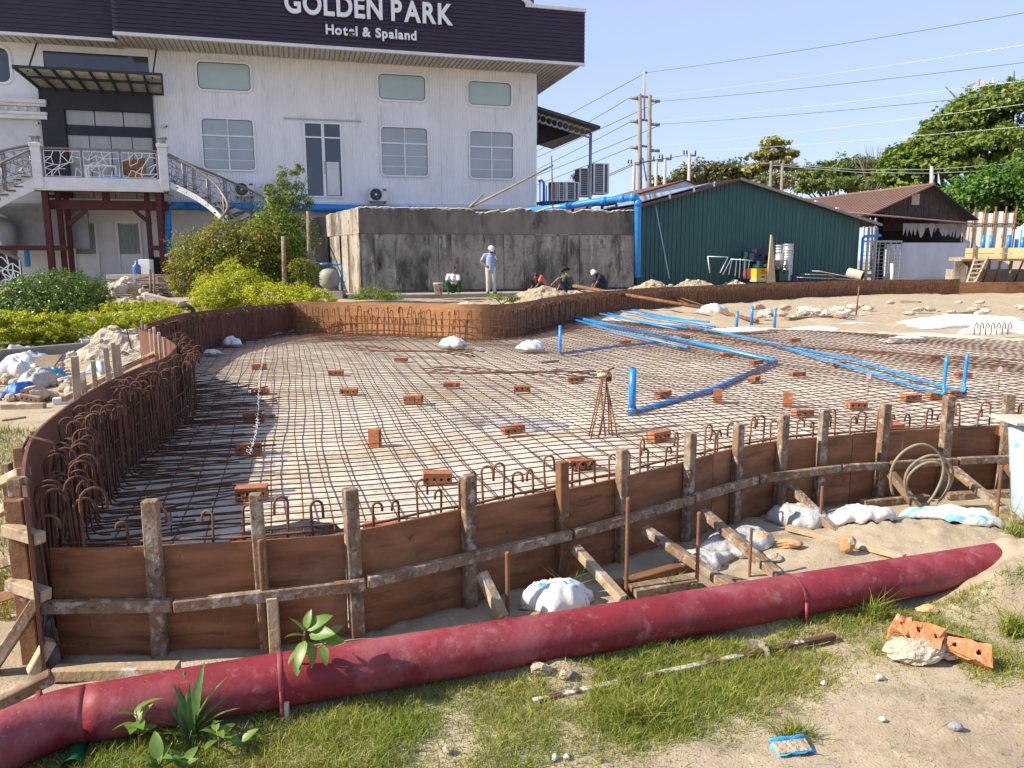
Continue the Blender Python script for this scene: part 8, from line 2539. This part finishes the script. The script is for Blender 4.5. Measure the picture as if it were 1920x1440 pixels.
# low broad-leaved seedlings
for (px, py, n_, L_, hgt, lab) in ((262, 1350, 9, .095, .17, 'leafy seedling left of the strap-leaved plant'), (300, 1392, 7, .095, .07, 'low broad-leaved seedling nearest the green cup'), (345, 1390, 5, .075, .06, 'small seedling at the foot of the strap-leaved plant'), (410, 1350, 7, .085, .10, 'broad-leaved seedling at the sapling foot'), (452, 1345, 4, .08, .04, 'sprawling broad leaves beside the sapling stem')):
    b0 = G(px, py + 68, .0)
    t = thing('seedling', lab, 'plant', b0 * 1.0)
    MB().tube([b0 + Vector((0, 0, -.01)), b0 + Vector((.005, 0, hgt * .6)), b0 + Vector((0, 0, hgt))], .0028, 5).build('stem', stemm, t, world=True)
    for k in range(n_):
        put_leaf(t, LEAF, b0 + Vector((0, 0, hgt * (.45 + .55 * k / n_))), k * 2.4 + random.uniform(-.4, .4), random.uniform(.1, .9), L_ * random.uniform(.75, 1.1), random.uniform(-.4, .4))
# coarse grass tufts
def tuft(px, py, n_, h, seed, lab, m=grass_fg):
    p = G(px, py, 0); rr = np.random.default_rng(seed)
    pts = np.stack([p.x + rr.normal(size=n_) * .035, p.y + rr.normal(size=n_) * .02, np.full(n_, gz(p.x, p.y)), .7 + .6 * rr.random(n_)], 1)
    o = blades('grass_tuft', pts, h, .004, seed, m, .9)
    del o['kind']
    tag(o, lab, 'grass tuft')
tuft(1190, 1350, 260, .10, 70, 'bright upright grass tuft round the crimson wrapper')
tuft(1640, 1160, 160, .12, 71, 'long grass tuft against the red pipe beside the strap')
tuft(1900, 1190, 220, .12, 72, 'coarse grass tuft beside the sand mound')
tuft(1490, 1375, 200, .06, 73, 'low green tuft behind the blue shard')
tuft(1060, 1120, 30, .14, 74, 'sparse weeds against the shuttering below the wale')
tuft(1260, 1110, 40, .10, 75, 'sparse weeds beside the rebar stakes')
tuft(1905, 1020, 120, .16, 76, 'leafy weeds by the drum where the pipe emerges')
tuft(340, 1385, 300, .09, 77, 'dark grass round the strap-leaved plant')

# pebbles and straw scattered over the bare soil
def dens_bits(x, y):
    return np.clip(.35 + .65 * sstep(.4, .6, fbm(x * 2, y * 2, 7)), 0, 1) * (np.abs(y - pipe_y(x)) > .12) * (~inside(x, y)) * (dist_poly(x, y) > .08)
P_ = scatter(5200, -2.2, 2.8, 2.0, 5.0, dens_bits)
oct_ = np.array([(1, 0, 0), (0, 1, 0), (-1, 0, 0), (0, -1, 0), (0, 0, .7), (0, 0, -.7)])
of_ = np.array([(0, 1, 4), (1, 2, 4), (2, 3, 4), (3, 0, 4), (1, 0, 5), (2, 1, 5), (3, 2, 5), (0, 3, 5)])
n = len(P_); sz = .0015 + .006 * g.random(n) ** 4
vv = P_[:, None, :3] + oct_[None] * sz[:, None, None] * (.6 + .8 * g.random((n, 6, 1)))
peb = link('gravel', np_mesh('gravel', vv.reshape(-1, 3), (of_[None] + (np.arange(n) * 6)[:, None, None]).reshape(-1, 3)), mat('gravel_bits', (.36, .30, .22), (.22, .18, .13), scale=30, rough=.95, bump=0, island=.4))
tag(peb, kind='stuff')
P_ = scatter(3500, -2.2, 2.8, 2.0, 4.6, dens_bits); P_[:, 3] *= .6
straw = blades('straw_litter', P_, .05, .0022, 9, mat('straw', (.42, .34, .20), (.30, .22, .12), scale=9, rough=.8, bump=0, island=.3), 3.2)

# ================================================================== people
skin = mat('skin_brown', (.26, .14, .085), (.21, .11, .065), scale=9, rough=.5, bump=.05)
hairm = mat('black_hair', (.012, .010, .009), (.022, .018, .016), scale=20, rough=.6, bump=.3, bscale=80)
def capsule(b, p, q, r0, r1, n=12):
    p, q = Vector(p), Vector(q)
    b.tube([p, p.lerp(q, .5), q], [r0, (r0 + r1) / 2, r1], n)
    b.ball(p, r0, n, 8); b.ball(q, r1, n, 8)
def fuse(b, name, m, parent, voxel=.011, smooth_=6):
    o = b.build(name, m, parent)
    rm = o.modifiers.new('fuse', 'REMESH'); rm.mode = 'VOXEL'; rm.voxel_size = voxel; rm.use_smooth_shade = True
    s_ = o.modifiers.new('soften', 'SMOOTH'); s_.iterations = smooth_; s_.factor = .5
    return o
def hand(b, wrist, dirv, side, spread, curl=.5):
    """palm with four unequal bent fingers and a thumb from its side"""
    w = Vector(wrist); d = Vector(dirv).normalized(); s_ = Vector(side); s_ = (s_ - d * s_.dot(d)).normalized(); nrm = d.cross(s_).normalized()
    palm = w + d * .075
    capsule(b, w, palm, .026, .034, 8)
    for k, L_ in enumerate((.066, .075, .070, .054)):
        o = palm + s_ * ((k - 1.5) * .020)
        k1 = o + d * L_ * .55; k2 = k1 + (d * (1 - curl) + nrm * curl).normalized() * L_ * .55
        capsule(b, o, k1, .0105, .0095, 6); capsule(b, k1, k2, .0095, .008, 6)
    o = w + d * .03 - s_ * .024
    k1 = o + (d * .6 - s_ * .8).normalized() * .045
    capsule(b, o, k1, .012, .011, 6); capsule(b, k1, k1 + (d * .9 + nrm * .3).normalized() * .032, .011, .009, 6)
def person(label, origin, rz, J, face, clothes, hat=None, extra=None, sc=1.0):
    t = thing('person', label, 'person', origin, rz)
    J = {k: Vector(v) * sc for k, v in J.items()}
    b = MB()
    hd, nk, ch, hp = J['head'], J['neck'], J['chest'], J['hip']
    f = Vector(face).normalized(); up = (hd - nk).normalized(); rt = f.cross(up).normalized(); up = rt.cross(f).normalized()
    R_ = Matrix((rt, f, up)).transposed()
    hb = MB(); hb.ball((0, 0, 0), 1, 18, 12, (.076, .095, .115)); hb.ball((0, .035, -.055), .06, 12, 8, (.85, .9, .9))
    hb.ball((0, .098, -.012), .017, 8, 6, (.8, 1.1, 1.4)); hb.ball((-.03, .082, .028), .02, 8, 6, (1.3, .6, .6)); hb.ball((.03, .082, .028), .02, 8, 6, (1.3, .6, .6))
    for s_ in (-1, 1): hb.ball((s_ * .079, -.005, -.005), .028, 8, 6, (.35, .8, 1.15))
    hb.xf(Matrix.Translation(hd) @ R_.to_4x4())
    b.add(hb.v, hb.f, True)
    capsule(b, nk - (nk - ch) * .1, hd - up * .05, .052, .05)
    capsule(b, hp, ch, .135, .145); capsule(b, ch, nk, .13, .06)
    for s_ in ('L', 'R'):
        capsule(b, ch.lerp(nk, .45), J['sh' + s_], .075, .062); capsule(b, J['sh' + s_], J['el' + s_], .050, .040); capsule(b, J['el' + s_], J['wr' + s_], .040, .026)
        d_ = (J['wr' + s_] - J['el' + s_])
        hand(b, J['wr' + s_], J.get('hd' + s_, d_), J.get('hs' + s_, (1, 0, 0)), 1)
        capsule(b, hp, J['hp' + s_], .11, .095); capsule(b, J['hp' + s_], J['kn' + s_], .080, .056); capsule(b, J['kn' + s_], J['an' + s_], .053, .036)
        capsule(b, J['an' + s_], J['to' + s_], .038, .030)
    fuse(b, 'body', skin, t, .0095, 4)
    # eyes and mouth
    def fp(x, y, z): return hd + R_ @ Vector((x, y, z))
    for s_ in (-1, 1):
        MB().ball(fp(s_ * .031, .083, .008), .009, 8, 6).build('eye', hairm, t)
    MB().tube([fp(-.022, .089, -.052), fp(0, .096, -.054), fp(.022, .089, -.052)], .005, 6).build('mouth', mat('lips', (.13, .05, .04), rough=.5, bump=0), t)
    # hair cap with uneven edge
    hc = MB(); hc.ball((0, -.016, .022), 1, 18, 12, (.084, .096, .108)); hc.v = [(x, min(y, .072 if z > .04 else .02), max(z, -.03 - .02 * (y < -.03))) for x, y, z in hc.v]
    hc.xf(Matrix.Translation(hd) @ R_.to_4x4()); hc.build('hair', hairm, t)
    for nm, m, caps in clothes:
        cb = MB()
        for (p, q, r0, r1) in caps:
            p = J[p] if isinstance(p, str) else Vector(p); q = J[q] if isinstance(q, str) else Vector(q)
            capsule(cb, p, q, r0, r1)
        fuse(cb, nm, m, t, .012, 5)
    if hat:
        kind, m = hat
        h = MB()
        if kind == 'helmet':
            h.lathe([(0, .118), (.045, .114), (.085, .092), (.108, .045), (.112, .0), (.118, -.004), (.113, -.008), (.10, .0)], 20)
            h.add([(-.085, .085, .0), (.085, .085, .0), (.055, .175, -.014), (-.055, .175, -.014), (-.085, .085, .01), (.085, .085, .01), (.055, .175, -.008), (-.055, .175, -.008)], [(3, 2, 1, 0), (4, 5, 6, 7), (2, 3, 7, 6), (0, 4, 7, 3), (1, 2, 6, 5)], True)
            h.add([(-.008, -.10, .03), (.008, -.10, .03), (.008, -.05, .112), (-.008, -.05, .112), (.008, .05, .118), (-.008, .05, .118), (.008, .10, .05), (-.008, .10, .05)], [(0, 1, 2, 3), (3, 2, 4, 5), (5, 4, 6, 7)], True)
        else:
            br = .17 if kind == 'brim' else .14
            h.lathe([(0, .11), (.06, .11), (.09, .09), (.10, .02), (br, -.015 if kind == 'brim' else -.04), (br - .004, -.02 if kind == 'brim' else -.045), (.096, .01)], 20)
        h.xf(Matrix.Translation(hd + up * .035) @ R_.to_4x4()); h.build('hat' if kind != 'helmet' else 'safety_helmet', m, t)
    if extra: extra(t, J)
    return t
# plaid cloth: crossing bands of blue and white
def plaid(name, base, c1, c2, s_):
    m = bpy.data.materials.new(name); m.use_nodes = True; nt = m.node_tree; L = nt.links.new
    b = nt.nodes['Principled BSDF']; b.inputs['Roughness'].default_value = .85
    tc = _node(nt, 'ShaderNodeTexCoord'); col = None
    prev = _node(nt, 'ShaderNodeRGB'); prev.outputs[0].default_value = rgba(base); col = prev.outputs[0]
    for ax, cc in (('X', c1), ('Z', c1), ('X', c2)):
        w = _node(nt, 'ShaderNodeTexWave', bands_direction=ax); w.inputs['Scale'].default_value = s_ * (1 if cc is c1 else 2.3)
        L(tc.outputs['Object'], w.inputs['Vector'])
        r = _node(nt, 'ShaderNodeMapRange'); r.inputs['From Min'].default_value = .55; r.inputs['From Max'].default_value = .7; r.inputs['To Max'].default_value = .75
        L(w.outputs['Fac'], r.inputs['Value'])
        mx = _node(nt, 'ShaderNodeMix', data_type='RGBA'); L(r.outputs['Result'], mx.inputs['Factor']); L(col, mx.inputs['A']); mx.inputs['B'].default_value = rgba(cc); col = mx.outputs['Result']
    L(col, b.inputs['Base Color'])
    return m
plaid_blue = plaid('blue_plaid', (.24, .34, .52), (.06, .13, .30), (.46, .53, .62), 5.5)
plaid_green = plaid('dark_green_plaid', (.02, .05, .035), (.05, .10, .06), (.12, .05, .04), 4.5)
whitetr = mat('white_trousers', (.50, .48, .44), (.42, .40, .36), scale=8, rough=.85, bump=.3, bscale=14, bdist=.02)
whitetee = mat('white_tshirt', (.66, .65, .66), (.56, .55, .57), scale=8, rough=.85, bump=.3, bscale=14, bdist=.02)
greenl = mat('green_longyi', (.016, .085, .026), (.010, .055, .018), scale=8, rough=.8, bump=.4, bscale=14, bdist=.02)
coral = mat('coral_shirt', (.52, .16, .12), (.42, .12, .09), scale=8, rough=.85, bump=.4, bscale=14, bdist=.02)
navy = mat('navy_clothes', (.015, .017, .035), (.025, .027, .05), scale=8, rough=.85, bump=.3, bscale=14, bdist=.02)
shoem = mat('dark_shoes', (.03, .03, .035), rough=.7)
hatw = mat('white_hat', (.66, .66, .65), rough=.5, bump=.05)
hatb = mat('black_hat', (.012, .012, .013), rough=.8)
def at_apron(px, py, D):
    q = V(px, py, D); return Vector((q.x, D, PZ))
STAND = dict(hip=(0, 0, .92), chest=(-.01, .01, 1.24), neck=(-.01, .0, 1.42), head=(.02, -.045, 1.555), shL=(.175, .01, 1.375), shR=(-.19, .01, 1.36), elL=(.275, -.06, 1.15), wrL=(.185, -.10, 1.385), elR=(-.34, .04, 1.13), wrR=(-.19, -.09, .985),
             hpL=(.085, 0, .88), hpR=(-.085, 0, .88), knL=(.10, -.02, .48), knR=(-.09, -.03, .48), anL=(.13, .02, .075), anR=(-.09, .02, .075), toL=(.19, -.11, .035), toR=(-.10, -.13, .035), hdL=(-.35, .15, .9), hsL=(0, 1, 0), hdR=(.8, -.3, -.35), hsR=(0, .3, -1))
def stand_extra(t, J):
    p = J['wrL'] + Vector((-.045, .02, .10))
    MB().beam(p + Vector((.01, 0, -.07)), p + Vector((-.02, .01, .075)), .07, .010, up=(1, .3, 0)).build('phone', darkm, t)
    for s_ in ('L', 'R'):
        a, b = J['an' + s_], J['to' + s_]
        sb = MB(); capsule(sb, a + Vector((0, .03, -.03)), b + Vector((0, -.01, .005)), .048, .042); fuse(sb, 'shoe', shoem, t, .012, 3)
person('standing man in blue plaid shirt and white helmet holding a phone to his ear', at_apron(920, 543, 28.0), .10, STAND, (.25, -.85, -.45),
       [('shirt', plaid_blue, [('hip', 'chest', .152, .165), ((-.01, .0, .86), 'hip', .150, .152), ('chest', (-.01, 0, 1.36), .155, .10), ('shL', (.245, -.04, 1.22), .078, .066), ('shR', (-.29, .03, 1.20), .078, .066), ((-.01, .01, 1.36), 'shL', .085, .078), ((-.01, .01, 1.36), 'shR', .085, .078)]),
        ('trousers', whitetr, [((0, 0, .90), 'hpL', .125, .112), ((0, 0, .90), 'hpR', .125, .112), ('hpL', 'knL', .105, .080), ('hpR', 'knR', .105, .080), ('knL', (.13, .02, .10), .080, .072), ('knR', (-.09, .02, .10), .080, .072)])],
       ('helmet', hatw), stand_extra, 1.0)
SEAT = dict(hip=(-.02, .06, .22), chest=(0, -.02, .52), neck=(.02, -.07, .70), head=(.06, -.09, .845), shL=(.18, -.05, .65), shR=(-.17, -.05, .65), elL=(.22, -.24, .43), wrL=(.06, -.36, .40), elR=(-.20, -.26, .42), wrR=(.02, -.38, .41),
            hpL=(.08, .02, .20), hpR=(-.10, .02, .20), knL=(.20, -.34, .42), knR=(-.18, -.36, .42), anL=(.20, -.28, .08), anR=(-.14, -.30, .08), toL=(.24, -.42, .035), toR=(-.16, -.44, .035), hdL=(-.8, -.3, -.3), hdR=(.8, -.2, -.3), hsL=(0, 0, 1), hsR=(0, 0, 1))
person('man in white shirt and green wrap skirt sitting on the apron beside the bucket', at_apron(850, 546, 27.55), .0, SEAT, (.85, -.5, -.05),
       [('shirt', whitetee, [('hip', 'chest', .145, .16), ('chest', (.02, -.06, .64), .15, .10), ('shL', (.205, -.16, .52), .075, .068), ('shR', (-.19, -.17, .52), .075, .068), ((.02, -.05, .64), 'shL', .08, .075), ((.02, -.05, .64), 'shR', .08, .075)]),
        ('longyi', greenl, [((-.02, .06, .18), 'hpL', .15, .13), ((-.02, .06, .18), 'hpR', .15, .13), ('hpL', 'knL', .10, .082), ('hpR', 'knR', .10, .082), ('knL', (.24, -.30, .16), .082, .09), ('knR', (-.12, -.32, .18), .082, .085), ((.2, -.32, .34), (-.16, -.34, .32), .07, .07), ((.22, -.27, .18), (-.10, -.30, .2), .08, .08)])],
       None, None, 1.0)
SQ = dict(hip=(.17, 0, .24), chest=(.02, 0, .50), neck=(-.13, 0, .62), head=(-.24, 0, .69), shL=(-.05, -.16, .57), shR=(-.05, .16, .57), elL=(-.17, -.20, .36), wrL=(-.26, -.12, .18), elR=(-.17, .20, .36), wrR=(-.28, .12, .18),
          hpL=(.15, -.09, .20), hpR=(.15, .09, .20), knL=(-.22, -.14, .42), knR=(-.22, .14, .42), anL=(-.02, -.12, .07), anR=(-.02, .12, .07), toL=(-.16, -.13, .035), toR=(-.16, .13, .035), hdL=(-.5, .2, -.8), hdR=(-.5, -.2, -.8), hsL=(0, 1, 0), hsR=(0, 1, 0))
def sq_clothes(sm_, tm):
    return [('shirt', sm_, [((.16, 0, .30), 'chest', .15, .158), ('chest', (-.10, 0, .59), .155, .10), ('shL', (-.12, -.19, .44), .074, .064), ('shR', (-.12, .19, .44), .074, .064), ((-.06, 0, .57), 'shL', .085, .075), ((-.06, 0, .57), 'shR', .085, .075)]),
            ('trousers', tm, [('hip', 'hpL', .135, .115), ('hip', 'hpR', .135, .115), ('hpL', 'knL', .10, .078), ('hpR', 'knR', .10, .078), ('knL', 'anL', .075, .062), ('knR', 'anR', .075, .062)])]
person('worker in navy clothes and white bucket hat squatting in profile at the tank foot', at_apron(1125, 541, 29.4), .15, SQ, (-.85, 0, -.55), sq_clothes(navy, navy), ('bucket', hatw))
SQ2 = dict(SQ); SQ2.update(elL=(-.30, -.16, .52), wrL=(-.50, -.12, .34), hdL=(-.7, 0, -.7), head=(-.02, .05, .80), neck=(.0, .02, .66), chest=(.08, 0, .48))
person('worker in dark green plaid shirt and black brimmed hat crouching with one arm out', at_apron(1062, 541, 28.6), .0, SQ2, (-.4, .6, -.4), sq_clothes(plaid_green, navy)[:1] + [sq_clothes(navy, navy)[1]], ('brim', hatb))
SQ3 = dict(SQ); SQ3.update(head=(-.18, -.06, .62), neck=(-.10, 0, .58))
person('worker in coral shirt bent low behind the high dirt heap', at_apron(1012, 541, 28.2), .5, SQ3, (-.6, -.2, -.8), sq_clothes(coral, navy), None)
